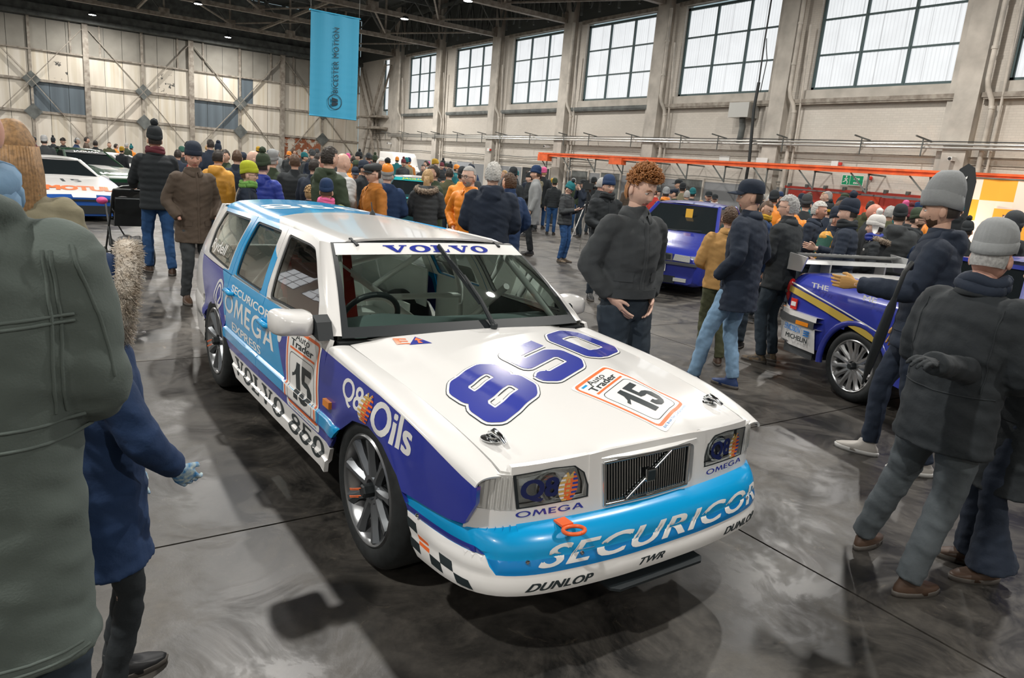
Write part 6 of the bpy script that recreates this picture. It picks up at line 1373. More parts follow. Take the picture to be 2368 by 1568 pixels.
xs_ = np.linspace(-.96, .2, 14); panel('stripe', S_sal, [(x, zz(x)-.055-.02*(x+.96)) for x in xs_]+[(x, zz(x)) for x in xs_[::-1]], mats=M_YEL, parent=c1, st=.06, off=.005, W=False); panel('stripe', S_sal, [(x, zz(x)+.018) for x in xs_]+[(x, zz(x)+.030) for x in xs_[::-1]], mats=M_WI, parent=c1, st=.06, off=.005, W=False)
def side_text(txt, x0, x1, z, h, m, off=.012, bold=.03, slope=0.):
    a, b = sd(x0, z, off), sd(x1, z+slope, off); L = np.linalg.norm(b-a); flat_text('lettering', txt, a, (b-a)/L, (0, 0, 1), h, m, c1, w=L, bold=bold)
side_text('THE            ME', -.62, .15, .885, .045, M_WI, .016); 
def bt(txt, x0, x1, z, h, m, bold=.03):
    a = np.array([x0, -(float(np.interp(x0, [-1.04, -.82, -.42], [.75, .85, .885]))+.006), z]); b = np.array([x1, -(float(np.interp(x1, [-1.04, -.82, -.42], [.75, .85, .885]))+.010), z]); L = np.linalg.norm(b-a); flat_text('lettering', txt, a, (b-a)/L, (0, 0, 1), h, m, c1, w=L, bold=bold)
bt('ERICSSON', -.88, -.62, .445, .055, M_ERB); bt('MICHELIN', -.82, -.50, .375, .045, M_INK, .04)
for k in range(3): MB().beam((-.58, -.872, .44+.02*k), (-.50, -.882, .445+.02*k), .003, .012).build('emblem', M_ERB, c1)
MB().bb((-.86, -.822, .64), (-.78, -.812, .74)).build('emblem', M_RDI, c1); MB().bb((-.85, -.826, .67), (-.79, -.821, .71)).build('emblem', M_WI, c1)
flat_text('lettering', 'VALVOLINE', (-1.205, -.45, 1.112), (0, 1, 0), (.35, 0, .93), .03, M_WI, c1, bold=.05, w=.7)
for x in (0, 2.6):
    for s in (-1, 1): wheel(x, s, 14, .31, .225, .2, c1, .845, False, M_RIMS, M_RIMS)
MB().bb((-.9, -.6, .25), (3.2, .6, .6)).build('chassis', M_DARK, c1)
# ---- blue hatchback, nose to the camera
sa_p = (8.75+.2, 7.95+.2); hd_ = math.atan2(-(sa_p[1]-2), -(sa_p[0]-2.2))
def aim(nose, cab):
    a = DEP(nose[0], 500, nose[1]); b = DEP(cab[0], 500, cab[1]); return (a[0], a[1], 0), math.atan2(a[1]-b[1], a[0]-b[0])
sl, sr = aim((1519, 11.1), (1607, 13.2))
sa = empty('hatchback_car', sl, sr, label='blue hatchback with its bonnet towards the open floor, behind the man in a dark cap', cat='car')
shell('body', [(.05, .70, .20, .58, .64, .5), (-.02, .78, .17, .62, .68, .56), (-.15, .83, .16, .66, .73, .60), (-.5, .85, .16, .72, .80, .62), (-1.15, .855, .17, .86, .92, .66), (-2.5, .855, .17, .90, .93, .66), (-3.8, .84, .18, .90, .95, .60), (-4.4, .78, .25, .80, .86, .5)], [M_SB, M_BUMPG], lambda c: 0 if c[2] > .0 else 1, sa, nx=80, cut=((-.86, .30, .35), (-3.45, .30, .35)))
pts_z = 1.38; cabin(sa, (-1.12, -1.85, -3.2, -4.05), .71, .55, .90, M_SB, M_SB)
for s in (-1, 1):
    MB().poly([(s*.36, .555), (s*.62, .545), (s*.62, .64), (s*.38, .65)], .035, .07, 'x').build('headlight', M_LAMPW, sa); MB().poly([(s*.625, .545), (s*.76, .55), (s*.76, .635), (s*.625, .64)], -.05, .035, 'x').build('corner_lamp', M_LAMPW, sa); MB().bb((.03, s*.50-.10, .235), (.075, s*.50+.10, .29)).build('fog_lamp', M_LAMPW, sa)
MB().poly([(-.355, .545), (.355, .545), (.34, .655), (-.34, .655)], .03, .065, 'x').build('grille', M_CHR, sa); 
for y0, y1, z0, z1 in ((-.17, .17, .56, .595), (-.18, .18, .603, .64), (-.32, -.21, .56, .635), (.21, .32, .56, .635)): MB().bb((.066, y0, z0), (.070, y1, z1)).build('grille_slot', M_TRIM, sa)
MB().bb((.03, -.74, .49), (.09, .74, .53)).build('bumper_strip', M_BUMPG, sa); MB().bb((.02, -.42, .20), (.066, .42, .31)).build('air_intake', M_TRIM, sa)
MB().bb((.075, -.26, .375), (.085, .26, .485)).build('number_plate', M_WI, sa); flat_text('lettering', 'P5 JVR', (.0865, -.235, .395), (0, 1, 0), (0, 0, 1), .07, M_INK, sa, w=.47, bold=.03)
MB().bb((-1.55, .05, 1.08), (-1.53, .17, 1.30)).build('paper_sign', mat('yellow_card', (.75, .42, .04), .6), sa); 
wi = MB(); wi.tube([(-1.10, .05, .935), (-1.16, -.5, .96)], .01, 6); wi.tube([(-1.10, -.25, .935), (-1.16, .45, .96)], .01, 6); wi.build('wiper', M_TRIM, sa)
for s in (-1, 1): MB().sph((-1.45, s*.93, .98), (.07, .11, .08), 12, 8).build('door_mirror', M_SB, sa, smooth=60)
for x in (-.86, -3.45):
    for s in (-1, 1): wheel(x, s, 6, .31, .20, .2, sa, .86, False, M_RIMS, M_RIMS)
MB().bb((-4.2, -.6, .2), (-.3, .6, .6)).build('chassis', M_DARK, sa)
# ---- low white and blue racing car on the left
sl, sr = aim((198, 14.2), (96, 17.0))
mo = empty('racing_car', sl, sr, label='low white and blue racing car with big orange lettering on its nose', cat='car')
shell('body', [(.02, .80, .12, .40, .46, .62), (-.05, .86, .10, .46, .52, .66), (-.4, .90, .10, .56, .62, .70), (-1.2, .92, .10, .72, .76, .72), (-1.9, .92, .10, .80, .84, .7), (-3.4, .94, .12, .84, .88, .7), (-4.3, .90, .3, .84, .88, .7)], [M_WH, M_MB], lambda c: 0 if (c[2] > .50 and abs(c[1]) < .80) else 1, mo, nx=70, cut=((-.75, .30, .36), (-3.4, .32, .38)))
pts_z = 1.14; cabin(mo, (-1.55, -2.2, -2.9, -3.8), .66, .46, .82, M_WH, M_WH)
MB().bb((-.02, -.45, .16), (.035, .45, .32)).build('air_intake', M_TRIM, mo); MB().bb((.0, -.72, .40), (.03, .72, .44)).build('nose_slot', M_TRIM, mo)
for s in (-1, 1): MB().bb((-.03, s*.62-.1, .18), (.03, s*.62+.1, .26)).build('fog_lamp', M_LAMPW, mo)
def ht(txt, x0, z0, x1, z1, y0, y1, m, par, bold=.05, sh=0.):
    a = np.array([x0, y0, z0]); u = np.array([0, 1., 0]); v = np.array([x1-x0, 0, z1-z0]); h = np.linalg.norm(v); flat_text('lettering', txt, a, u, v/h, h, m, par, w=y1-y0, bold=bold, shear=sh)
ht('MOTUL', -.22, .600, -.52, .668, -.62, .62, M_OR, mo, .07, .2); ht('15', -.85, .722, -1.1, .765, -.18, .18, M_INK, mo, .02)
a_ = np.array([-.9, -.925, .5]); flat_text('lettering', 'DUNLOP', (-.55, -.93, .47), (1, 0, 0), (0, 0, 1), .09, M_WI, mo, w=.5, bold=.03)
for x in (-.75, -3.4):
    for s in (-1, 1): wheel(x, s, 8, .31, .20, .25, mo, .93, False, M_RIMS, M_RIMS)
# ---- dark green coupe behind it
sl, sr = aim((296, 18.8), (152, 21.2))
gc = empty('coupe_car', sl, sr, label='dark green racing coupe with white lettering behind the white and blue racing car', cat='car')
shell('body', [(.02, .74, .20, .56, .62, .5), (-.1, .82, .18, .62, .70, .58), (-.8, .88, .17, .72, .80, .64), (-1.7, .89, .17, .82, .88, .66), (-3.4, .89, .17, .84, .90, .66), (-4.6, .8, .3, .80, .86, .5)], [M_GRN, M_WH], lambda c: 1 if (c[2] > .74 and abs(c[1]) < .30 and c[0] < -.9) else 0, gc, nx=60, cut=((-.85, .31, .36), (-3.45, .31, .36)))
pts_z = 1.26; cabin(gc, (-1.75, -2.45, -3.1, -3.9), .72, .52, .88, M_GRN, M_GRN, (M_TRIM, 'JAGUAR', M_WI))
for s in (-1, 1): MB().lathe([(0, .03), (.12, .02), (.14, .0), (.14, -.04)], (.0, s*.55, .58), 20, 'x').build('headlight', M_LAMPW, gc, smooth=50)
ht('JAGUAR', -.18, .735, -.42, .775, -.55, .55, M_WI, gc, .06, .1); MB().bb((-.02, -.4, .38), (.04, .4, .55)).build('grille', M_TRIM, gc)
for x in (-.85, -3.45):
    for s in (-1, 1): wheel(x, s, 8, .31, .20, .22, gc, .89, False, M_RIMS, M_RIMS)
# ---- white racing car further back, side on
sl, sr = aim((335, 24.5), (225, 24.7))
wc = empty('racing_car', sl, sr, label='white racing car with purple lettering, far behind the green coupe', cat='car')
shell('body', [(1.2, .80, .15, .40, .46, .6), (.6, .88, .12, .66, .74, .7), (-.4, .92, .12, .80, .86, .7), (-2.4, .94, .12, .84, .90, .72), (-3.3, .9, .2, .80, .86, .7)], [M_WH, M_PURP], lambda c: 1 if c[2] < .22 else 0, wc, nx=50, cut=((.4, .31, .37), (-2.5, .32, .38)))
pts_z = 1.12; cabin(wc, (-.2, -.8, -1.5, -2.2), .62, .44, .84, M_WH, M_WH)
flat_text('lettering', 'Silk Cut', (-2.0, -.955, .36), (1, 0, 0), (0, 0, 1), .34, M_PURP, wc, w=2.3, bold=.03)
MB().bb((-3.4, -.9, 1.0), (-3.0, .9, 1.04)).bb((-3.3, -.92, .7), (-3.0, -.9, 1.06)).bb((-3.3, .9, .7), (-3.0, .92, 1.06)).build('wing', M_PURP, wc)
for x in (.4, -2.5):
    for s in (-1, 1): wheel(x, s, 8, .31, .20, .25, wc, .93, False, M_RIMS, M_RIMS)
# ---- dark teal car in the middle distance
tc_ = empty('racing_coupe', (7.6, 15.6, 0), math.radians(-118), label='dark teal racing car with a cyan strip across its windscreen', cat='car')
shell('body', [(.02, .74, .20, .56, .62, .5), (-.1, .82, .18, .62, .70, .58), (-.8, .88, .17, .72, .78, .64), (-1.5, .89, .17, .80, .86, .66), (-3.4, .89, .17, .84, .90, .66), (-4.6, .8, .3, .80, .86, .5)], [M_TEALP, M_CY], lambda c: 0, tc_, nx=60, cut=((-.85, .31, .36), (-3.45, .31, .36)))
pts_z = 1.30; cabin(tc_, (-1.5, -2.3, -3.1, -3.9), .72, .54, .86, M_TEALP, M_WH, (M_CY, 'JAGUAR', mat('lime_ink', (.5, .6, .1), .4)))
for s in (-1, 1): MB().lathe([(0, .03), (.10, .02), (.12, .0), (.12, -.04)], (.0, s*.58, .58), 20, 'x').build('headlight', M_LAMPW, tc_, smooth=50)
for k, (x0, y0, x1, y1) in enumerate([(-.35, .1, -.9, .62), (-.25, .35, -.6, .72), (-.6, -.25, -1.0, .25)]): 
    z = lambda x: float(np.interp(x, [-1.5, -.8, -.1], [.865, .80, .715]))+.022
    MB().add([(x0, y0, z(x0)), (x0-.18, y0, z(x0-.18)), (x1-.18, y1, z(x1-.18)-.004), (x1, y1, z(x1)-.004)], [(0, 1, 2, 3)]).build('stripe', M_CY, tc_)
ht('AVIS', -.75, .81, -1.0, .835, -.60, -.15, M_WI, tc_, .05, .2); ht('VET', -.35, .765, -.5, .782, -.50, -.25, mat('pink_ink', (.8, .25, .3), .4), tc_, .05)
for x in (-.85, -3.45):
    for s in (-1, 1): wheel(x, s, 8, .31, .20, .22, tc_, .89, False, M_RIMS, M_RIMS)
# ---- van by the wall
vn = empty('van', (24.6, 52.5, 0), math.radians(-95), label='plain white van parked by the brick wall beyond the crowd', cat='van')
shell('body', [(2.3, .85, .3, .9, 1.0, .7), (1.6, .95, .25, 1.1, 1.25, .8), (1.0, .98, .25, 1.5, 2.1, .80), (.4, .98, .25, 1.6, 2.3, .86), (-2.6, .98, .3, 1.6, 2.3, .86)], [M_WH], lambda c: 0, vn, nx=50, cut=((1.5, .35, .4), (-1.8, .35, .4)))
MB().add([(1.52, .78, 1.32), (1.52, -.78, 1.32), (.98, -.72, 2.1), (.98, .72, 2.1)], [(0, 1, 2, 3)]).build('windscreen', M_BLK, vn)
for x in (1.5, -1.8):
    for s in (-1, 1): wheel(x, s, 6, .34, .2, .22, vn, .97, False, M_RIMS, M_RIMS)
# ================================================================ hangings, signs, props
bp = PX(0, 0, 1)
def banner():
    dep = 26.; TL, TR_, BL, BR = DEP(719, 22, dep), DEP(831, 42, dep*1.0), DEP(712, 265, dep), DEP(823, 273, dep)
    # the banner hangs plumb, parallel to the trusses: keep its top left corner and rebuild it upright
    Y = 28.4; TL = PY(719, 22, Y-.5); BL = PY(713, 265, Y-.5); TR_ = PY(831, 42, Y-.5); zt, zb = TL[2], BL[2]; x0, x1 = TL[0], TR_[0]
    b = empty('hanging_banner', ((x0+x1)/2, Y-.5, zb), 0, label='tall light blue banner hanging from the roof truss, with vertical lettering', cat='banner')
    w = x1-x0; h = zt-zb; n, m = 16, 40; vs = []
    mat_ = mat('banner_blue', (.055, .42, .68), .6)
    for i in range(m+1):
        for k in range(n+1): vs.append((-w/2+w*k/n, .02*math.sin(k*1.1)+.006*math.sin(i*2.2)*(1-i/m), h*i/m))
    bm = MB().add(vs, [(i*(n+1)+k, i*(n+1)+k+1, (i+1)*(n+1)+k+1, (i+1)*(n+1)+k) for i in range(m) for k in range(n)]); bm.build('cloth', mat_, b, smooth=True)
    MB().cyl((-w/2-.05, 0, h), (w/2+.05, 0, h), .03, 8).build('pole', mat_, b); MB().cyl((-w/2, 0, 0), (w/2, 0, 0), .025, 8).build('pole', mat_, b)
    MB().cyl((-w/2, 0, h), (-w/2, 0, Z0-zb-.1), .008, 6).cyl((w/2, 0, h), (w/2, 0, Z0-zb-.1), .008, 6).build('cord', M_STEELD, b)
    ink = mat('banner_ink', (.01, .035, .055), .5)
    flat_text('lettering', 'BICESTER MOTION', (w*.08, -.05, h*.245), (0, 0, 1), (-1, 0, 0), w*.11, ink, b, w=h*.63, bold=.004, space=1.15)
    r = w*.15; c = (w*.02, -.05, h*.155); g = MB(); g.add([(c[0]+r*k_*math.cos(t), c[1], c[2]+r*k_*math.sin(t)) for k_ in (1, .91) for t in np.linspace(0, 2*PI, 33)[:-1]], [(i, (i+1) % 32, 32+(i+1) % 32, 32+i) for i in range(32)])
    for q in ([(-.45, -.62), (-.45, -.05), (.45, -.10), (.35, -.62)][::1], [(-.45, .62), (-.45, .05), (.45, .10), (.35, .62)]): g.add([(c[0]+r*x, c[1]-.002, c[2]+r*y) for x, y in [(q[0][0], q[0][1]*.9), (q[1][0], q[1][1]*1.2), (q[2][0]*.95, q[2][1]*.4), (q[3][0]*1.1, q[3][1]*.62)]], [(0, 1, 2, 3)])
    g.build('emblem', ink, b)
banner()
# sponsor backdrop by the wall on the right
bd = empty('sponsor_banner', (XW-1.45, 0, 0), 0, label='white and yellow chequered banner with a large 50 on the right wall', cat='banner')
M_BW = mat('banner_white', (.78, .70, .66), .6); M_BY = mat('banner_yellow', (.80, .40, .04), .6); ys_ = [12.45-1.02*k for k in range(9)]; zs_ = [2.70, 2.02, 1.34, .66, .1]
for i in range(8):
    for k in range(4):
        big = i >= 1 and k >= 1
        m_ = M_BW if big or (i+k) % 2 == 0 else M_BY
        MB().add([(0, ys_[i], zs_[k+1]), (.03, (ys_[i]+ys_[i+1])/2, zs_[k+1]), (0, ys_[i+1], zs_[k+1]), (0, ys_[i+1], zs_[k]), (.03, (ys_[i]+ys_[i+1])/2, zs_[k]), (0, ys_[i], zs_[k])], [(0, 1, 4, 5), (1, 2, 3, 4)]).build('panel', m_, bd)
        if k == 0 and i % 2 == 0: flat_text('lettering', '1992' if False else 'TWR', (-.02, ys_[i]-.28, 2.28), (0, -1, 0), (0, 0, 1), .16, M_PURP, bd, w=.5, bold=.04, shear=.3)
flat_text('lettering', '50', (-.02, 11.0, .75), (0, -1, 0), (0, 0, 1), 1.05, M_BY, bd, w=1.7, bold=.05); flat_text('lettering', 'TWR', (-.03, 10.7, 1.05), (0, -1, 0), (0, 0, 1), .45, M_PURP, bd, w=1.5, bold=.05)
MB().cyl((0, 12.5, 0), (0, 12.5, 2.75), .03, 8).cyl((0, 4.2, 0), (0, 4.2, 2.75), .03, 8).cyl((0, 4.2, 2.72), (0, 12.5, 2.72), .03, 8).build('frame', M_STEELD, bd)
area_light('backdrop_lamp', (XW-3.2, 9.5, 3.6), 35, .3, (1, .62, .32), (0, math.radians(-60), 0))
area_light('backdrop_lamp', (XW-2.2, 11.8, .4), 60, .25, (1, .55, .28), (0, math.radians(-150), 0))
up = empty('uplighter', (XW-2.2, 11.8, 0), 0, label='small floor uplighter glowing orange behind the crowd beside the chequered banner', cat='lamp'); MB().bb((-.12, -.12, 0), (.12, .12, .25)).build('housing', M_BLACK, up); MB().bb((-.09, -.09, .25), (.09, .09, .26)).build('lens', mat('uplight_lens', (1, .6, .3), .5, emit=((1, .5, .2), 12)), up)
# exit sign
es = empty('exit_sign', (XW-.30, 16.7, 2.42), 0, label='green and white fire exit sign fixed above the red doors', cat='sign')
M_SG = mat('sign_green', (.0, .28, .12), .5); MB().bb((0, -.46, -.20), (.02, .46, .20)).build('panel', M_WI, es); MB().bb((-.006, -.44, -.18), (0, .10, .18)).build('panel', M_SG, es); MB().bb((-.006, .12, -.18), (0, .44, .18)).build('panel', M_SG, es)
flat_text('lettering', 'Fire', (-.01, -.06, .02), (0, -1, 0), (0, 0, 1), .11, M_WI, es, w=.24); flat_text('lettering', 'exit', (-.01, -.06, -.14), (0, -1, 0), (0, 0, 1), .11, M_WI, es, w=.24)
rn = MB(); X_ = -.010
for a, b, w_ in (((.27, .10), (.27, .0), .05), ((.27, 0), (.20, -.07), .035), ((.20, -.07), (.22, -.15), .03), ((.27, .0), (.34, -.06), .035), ((.34, -.06), (.40, -.08), .03), ((.27, .08), (.35, .03), .025), ((.27, .08), (.19, .04), .025)): rn.beam((X_, a[0], a[1]), (X_, b[0], b[1]), w_, .002, up=(1, 0, 0))
rn.sph((X_, .27, .135), (.002, .03, .03), 10, 6); rn.build('running_figure', M_WI, es)
# heater box with duct, cable riser, cctv, alarms
hb = empty('heater_box', (XW-.45, 22.45, 5.15), 0, label='galvanised steel box high on the wall below a window', cat='box'); MB().bb((-.35, -.55, -.30), (.35, .55, .34)).build('casing', M_PIPE, hb); MB().tube([(0, 0, -.3), (.1, 0, -.7), (.15, .1, -1.4)], .14, 12).build('duct', M_STEELD, hb); MB().bb((.3, -.3, -.2), (.44, .3, .2)).build('mounting', M_STEELD, hb)
cr = empty('cable_riser', (XW-.75, 21.55, 0), 0, label='thick black cable riser running up the wall past the steel box', cat='cable')
MB().tube([(0, 0, 0), (.1, 0, 3), (.0, .1, 5.2), (0, .05, 6.3)], .07, 10).build('duct', M_BLACK, cr, smooth=40); MB().tube([(0, .05, 6.2), (.02, .1, 8.0), (.0, .05, 10.4)], .035, 8).build('cable', M_BLACK, cr, smooth=40); MB().tube([(0, -.1, 5.9), (.0, -.2, 7.2), (.02, -.05, 7.7), (0, 0, 8.1)], .02, 8).build('cable', M_BLACK, cr, smooth=40)
for i, (y, z, lb) in enumerate([(36.5, 3.27, 'small white security camera beside the end of the orange rail'), (13.0, 3.35, 'small security camera on the pillar by the chequered banner'), (60.6, 3.1, 'small security camera on the pillar nearest the far corner')]):
    cc = empty('security_camera', (XW-(.5 if y != 36.5 else .94), y, z), 0, label=lb, cat='camera'); MB().bb((-.2, -.07, -.07), (.1, .07, .07)).build('casing', M_WHITEP, cc); MB().cyl((-.24, 0, 0), (-.2, 0, 0), .05, 10).build('lens', M_BLACK, cc); MB().bb((.05, -.03, -.03), (.22, .03, .03)).build('arm', M_WHITEP, cc)
for i, (y, z, n_, lb) in enumerate([(17.7, 3.05, 'alarm_box', 'white alarm box on the wall above the orange rail'), (16.1, 2.55, 'alarm_sounder', 'red alarm sounder beside the fire exit sign'), (23.5, 3.05, 'wall_notice', 'white paper notice on the brick wall left of the steel box'), (21.0, 3.0, 'wall_notice', 'small white notice with printing on the pillar under the cable riser'), (43.9, 2.95, 'alarm_box', 'white and red alarm unit on the pillar by the downpipe')]):
    b = empty(n_, (XW-(.03 if 'wall_n' in n_ and y > 22 else .1 if y < 43 and n_ != 'wall_notice' else .5), y, z), 0, label=lb, cat='notice' if 'notice' in n_ else 'alarm')
    if n_ == 'alarm_sounder': MB().lathe([(0, -.08), (.06, -.08), (.08, 0), (.08, .04)], (0, 0, 0), 16, 'x').build('dome', M_RDI, b)
    elif n_ == 'alarm_box': MB().bb((-.06, -.15, -.10), (.03, .15, .10)).build('casing', M_WHITEP, b); MB().bb((-.08, -.3, -.07), (.02, -.19, .05)).build('beacon', M_RDI, b)
    else: MB().bb((-.01, -.3, -.14), (.01, .3, .14)).build('sheet', M_WHITEP, b)
# feather flag
ff = empty('feather_flag', (23.6, 11.3, 0), 0, label='black feather flag with white letters rising above the grey tall beanie', cat='flag')
P0 = PX(2235, 470, 23.6); ff.location = (P0[0], P0[1], 0); q1 = PX(2255, 393, 23.6)
MB().poly([(-.05, .3), (.55, .3), (.62, 2.2), (.40, 2.85), (.18, 3.02), (-.02, 2.9), (-.14, 2.5), (-.10, 1.5)], -.01, .01, 'x').build('cloth', M_BLACK, ff); flat_text('lettering', 'HOLDER', (-.03, .12, 1.15), (0, -.0, 1), (0, 1, 0), .22, M_WI, ff, w=1.5, bold=.04)
MB().cyl((0, -.06, 0), (0, -.12, 2.4), .02, 8).build('pole', M_BLACK, ff); MB().bb((-.25, -.25, 0), (.25, .25, .04)).build('base', M_BLACK, ff)
# round floor sticker
fs_ = G(1515, 662); st3 = empty('floor_sticker', (fs_[0], fs_[1], .001), math.radians(-50), label='round white and blue sticker on the concrete in front of the blue hatchback', cat='sticker')
MB().lathe([(0, .0), (.17, 0), (.17, .0015), (0, .0015)], n=32).build('disc', M_WI, st3); MB().lathe([(0, .0016), (.13, .0016), (.13, .0022), (0, .0022)], n=32).build('disc', M_DB, st3); flat_text('lettering', 'CARS', (-.09, -.03, .003), (1, 0, 0), (0, 1, 0), .05, M_WI, st3, w=.18)
# ================================================================ visitors
OCC = []; CARS = [(car, -3.85, .95, .86), (c1, -1.25, 3.7, .93), (sa, -4.5, .1, .9), (mo, -4.4, .1, .98), (gc, -4.7, .1, .95), (wc, -3.4, 1.3, 1.0), (tc_, -4.7, .1, .95), (vn, -2.7, 2.4, 1.0)]
def clash(x, y, r=.52, m=.30):
    if any(math.hypot(x-a, y-b) < r for a, b in OCC): return True
    for c, x0, x1, w in CARS:
        dx, dy = x-c.location.x, y-c.location.y; a = c.rotation_euler.z; u = dx*math.cos(a)+dy*math.sin(a); v = -dx*math.sin(a)+dy*math.cos(a)
        if x0-m < u < x1+m and abs(v) < w+m: return True
    return x > XW-1.6 or y > YW-1
def AF(px, py, ptop): p = G(px, py); OCC.append((p[0], p[1])); return (p[0], p[1]), heightat(p, ptop)
def AH(px, ptop, dep):
    for k in range(60):
        q = DEP(px, ptop, dep+.15*k)
        if not clash(q[0], q[1]): break
    OCC.append((q[0], q[1])); return (q[0], q[1]), min(2.0, max(.9, q[2]))
HATX = {'beanie': .045, 'tall': .075, 'slouch': .06, 'pom': .10, 'ear': .10, 'cap': .03, 'flat': .012}
def PP(label, at, th, hat=None, hair='short', **k):
    pos, H = at; H = H-(HATX[hat] if hat else (.03 if hair == 'curly' else .008)); k.setdefault('seed', round(random.uniform(0, 9), 2))
    return person(label, pos, facing(pos, th), H=H, hat=hat, hair=hair, **k)
random.seed(21)
K['glove_blue'] = mat('patterned_glove', (.05, .25, .55), .8, col2=(.6, .7, .65), scale=45)
park = PP('man in a grey-green parka seen from behind at the left edge', (tuple(DEP(-92, 800, 1.36)[:2]), 1.84), 160, hi=True, coat='jacket', cm='greygreen', hem=.60, fit=1.08, scarf='denim', arms=(((.215, .02, 1.13), (.10, .23, 1.06)), ((.30, .03, 1.16), (.15, .24, 1.03))), hood=True, tm='dkjeans', hair='short', hrm='dark', skin=M_SKIN3, seed=2.2, collar=.06)
child = PP('child in a navy coat with a furry hood, reaching out a patterned glove', (tuple(DEP(225, 800, 1.98)[:2]), 1.38), 92, hi=True, coat='jacket', cm='navyb', hem=.62, fit=1.12, lfit=.82, arms=(((.24, .12, 1.14), (.14, .22, 1.00)), 'down'), hoodup=M_FURL, tm='black', hair='short', hrm='brown', seed=3.1, gloves='glove_blue' if 'glove_blue' in K else None)
PP('woman with long light brown hair behind the man in the grey-green parka', AH(20, 272, 2.75), 175, coat='jacket', cm='khaki', hem=.8, hair='long', hrm='ginger', arms=('down', 'down'), tm='dkjeans', hi=True, seed=4)
# --- left middle
PP('older man in a brown waxed coat and navy beanie standing beside the estate car', AF(452, 700, 327), 22, hi=True, coat='jacket', cm='brown', hem=.70, fit=1.12, arms=('pocket', 'pocket'), tm='charcoal', shoes='brown', hat='beanie', hm='navy', hrm='grey', skin=M_SKIN3, seed=2, head=(-12, -6))
jm = PP('man in a black padded coat and jeans seen from behind, pushing a pushchair', AF(368, 632, 281), 190, hi=True, hat='pom', hm='black', coat='puffer', cm='black', hem=.80, fit=1.10, arms=('push', 'push'), tm='jeans', shoes='brown', hrm='dark', scarf='burg', seed=5, feet=((.12, -.18), (-.09, .10)))
PP('person in dark blue behind the man with the pushchair', AF(415, 523, 345), 170, coat='coat', cm='navy', hem=.6, fit=1.05, tm='dkjeans', hair='short', hrm='dark')
PP('man with a lime beanie' if False else 'woman in a lime beanie and green scarf walking with a takeaway cup', AH(572, 371, 7.75), 78, hi=True, hat='beanie', hm='lime', coat='coat', cm='navy', hem=.55, arms=('cup', 'down'), tm='dkjeans', hair='short', hrm='brown', scarf='limeg', seed=6, glasses=True, skin=M_SKIN2)
PP('person in a bright blue quilted jacket and patterned bobble hat seen from behind', AH(607, 343, 8.6), 150, hi=True, hat='pom', hm='green', coat='puffer', cm='royal', hem=.80, fit=1.15, arms=('front', 'front'), tm='dkjeans', hrm='dark', hood=True, seed=7)
PP('bald man behind the patterned bobble hat', AH(583, 346, 9.6), 100, coat='jacket', cm='black', hair='bald', skin=M_SKIN2, tm='dkjeans', arms=('front', 'front'))
PP('person in a mustard and black padded jacket behind the man in the brown coat', AH(503, 345, 9.9), 150, coat='puffer', cm='yellow', hem=.82, fit=1.1, hood=True, hair='short', hrm='dark', tm='dkjeans')
PP('man in a dark green fleece and blue rucksack facing the hangar doors crowd', AH(522, 345, 12.2), -30, coat='jacket', cm='green', hair='short', hrm='dark', tm='dkjeans')
PP('man in a navy coat seen from behind beside the green fleece', AH(548, 346, 11.0), 175, coat='coat', cm='navy', hem=.6, hair='short', hrm='brown', tm='dkjeans')
PP('man in a black padded jacket and jeans seen from behind, left of the green jacket', AH(682, 356, 10.6), 178, coat='puffer', cm='black', hem=.86, fit=1.15, hair='short', hrm='brown', tm='jeans', arms=('front', 'front'), seed=3)
PP('person in a grey beanie behind the bright blue quilted jacket', AH(630, 346, 10.4), 160, hat='slouch', hm='grey', coat='jacket', cm='green', hair='short', hrm='grey', tm='dkjeans')
PP('dark-haired man in a dark green jacket with a black hood, head turned right', AH(760, 338, 7.9), 130, hi=True, coat='jacket', cm='green', hem=.82, fit=1.12, arms=('front', 'cup'), hood=True, hair='short', hrm='dark', skin=M_SKIN2, tm='dkjeans', seed=8)
PP('bald man in a pale grey puffer jacket holding a cup', AH(790, 352, 8.4), 120, hi=True, coat='puffer', cm='ltgrey', hem=.84, fit=1.28, arms=('hip', 'front'), hood=True, hair='bald', skin=M_SKIN2, tm='dkjeans', seed=9)
PP('child in a navy beanie and camouflage jacket with a pink scarf', AH(755, 411, 7.35), 172, hi=True, hat='beanie', hm='navyb', coat='puffer', cm='camo', hem=.8, fit=1.3, scarf='pink', hair='short', hrm='brown', tm='dkjeans', arms=('front', 'front'), seed=4)
PP('small fair-haired child beside the child in the navy beanie', AH(716, 425, 7.5), 160, coat='jacket', cm='navy', hem=.8, fit=1.3, hair='curly', hrm='blond', tm='dkjeans', seed=5)
PP('smiling man in glasses, flat cap and ochre jacket', AH(868, 377, 8.1), -62, hi=True, hat='flat', hm='charcoal', coat='jacket', cm='ochre', hem=.86, fit=1.10, arms=('front', 'front'), glasses=True, hair='short', hrm='dark', tm='dkjeans', seed=10, skin=M_SKIN2)
PP('person in a deep blue hooded coat and orange-banded bobble hat', AH(897, 368, 9.2), 170, hat='pom', hm=('orange', 'grey', 'black'), coat='puffer', cm='navyb', hem=.66, fit=1.18, hood=True, hair='short', hrm='grey', tm='dkjeans', arms=('front', 'front'))
PP('woman with fair hair and a fur-trimmed dark grey coat seen from behind', AH(990, 390, 9.4), 172, hi=True, coat='puffer', cm='charcoal', hem=.66, fit=1.02, hair='pony', hrm='blond', fur=M_FUR, hood=True, tm='black', arms=('front', 'front'), seed=11)
PP('bearded man in a dark olive jacket facing left beside the fur-trimmed coat', AH(1006, 380, 10.0), -70, coat='jacket', cm='green', hem=.78, fit=1.12, hair='short', hrm='dark', beard='dark', tm='jeans', arms=('front', 'front'))
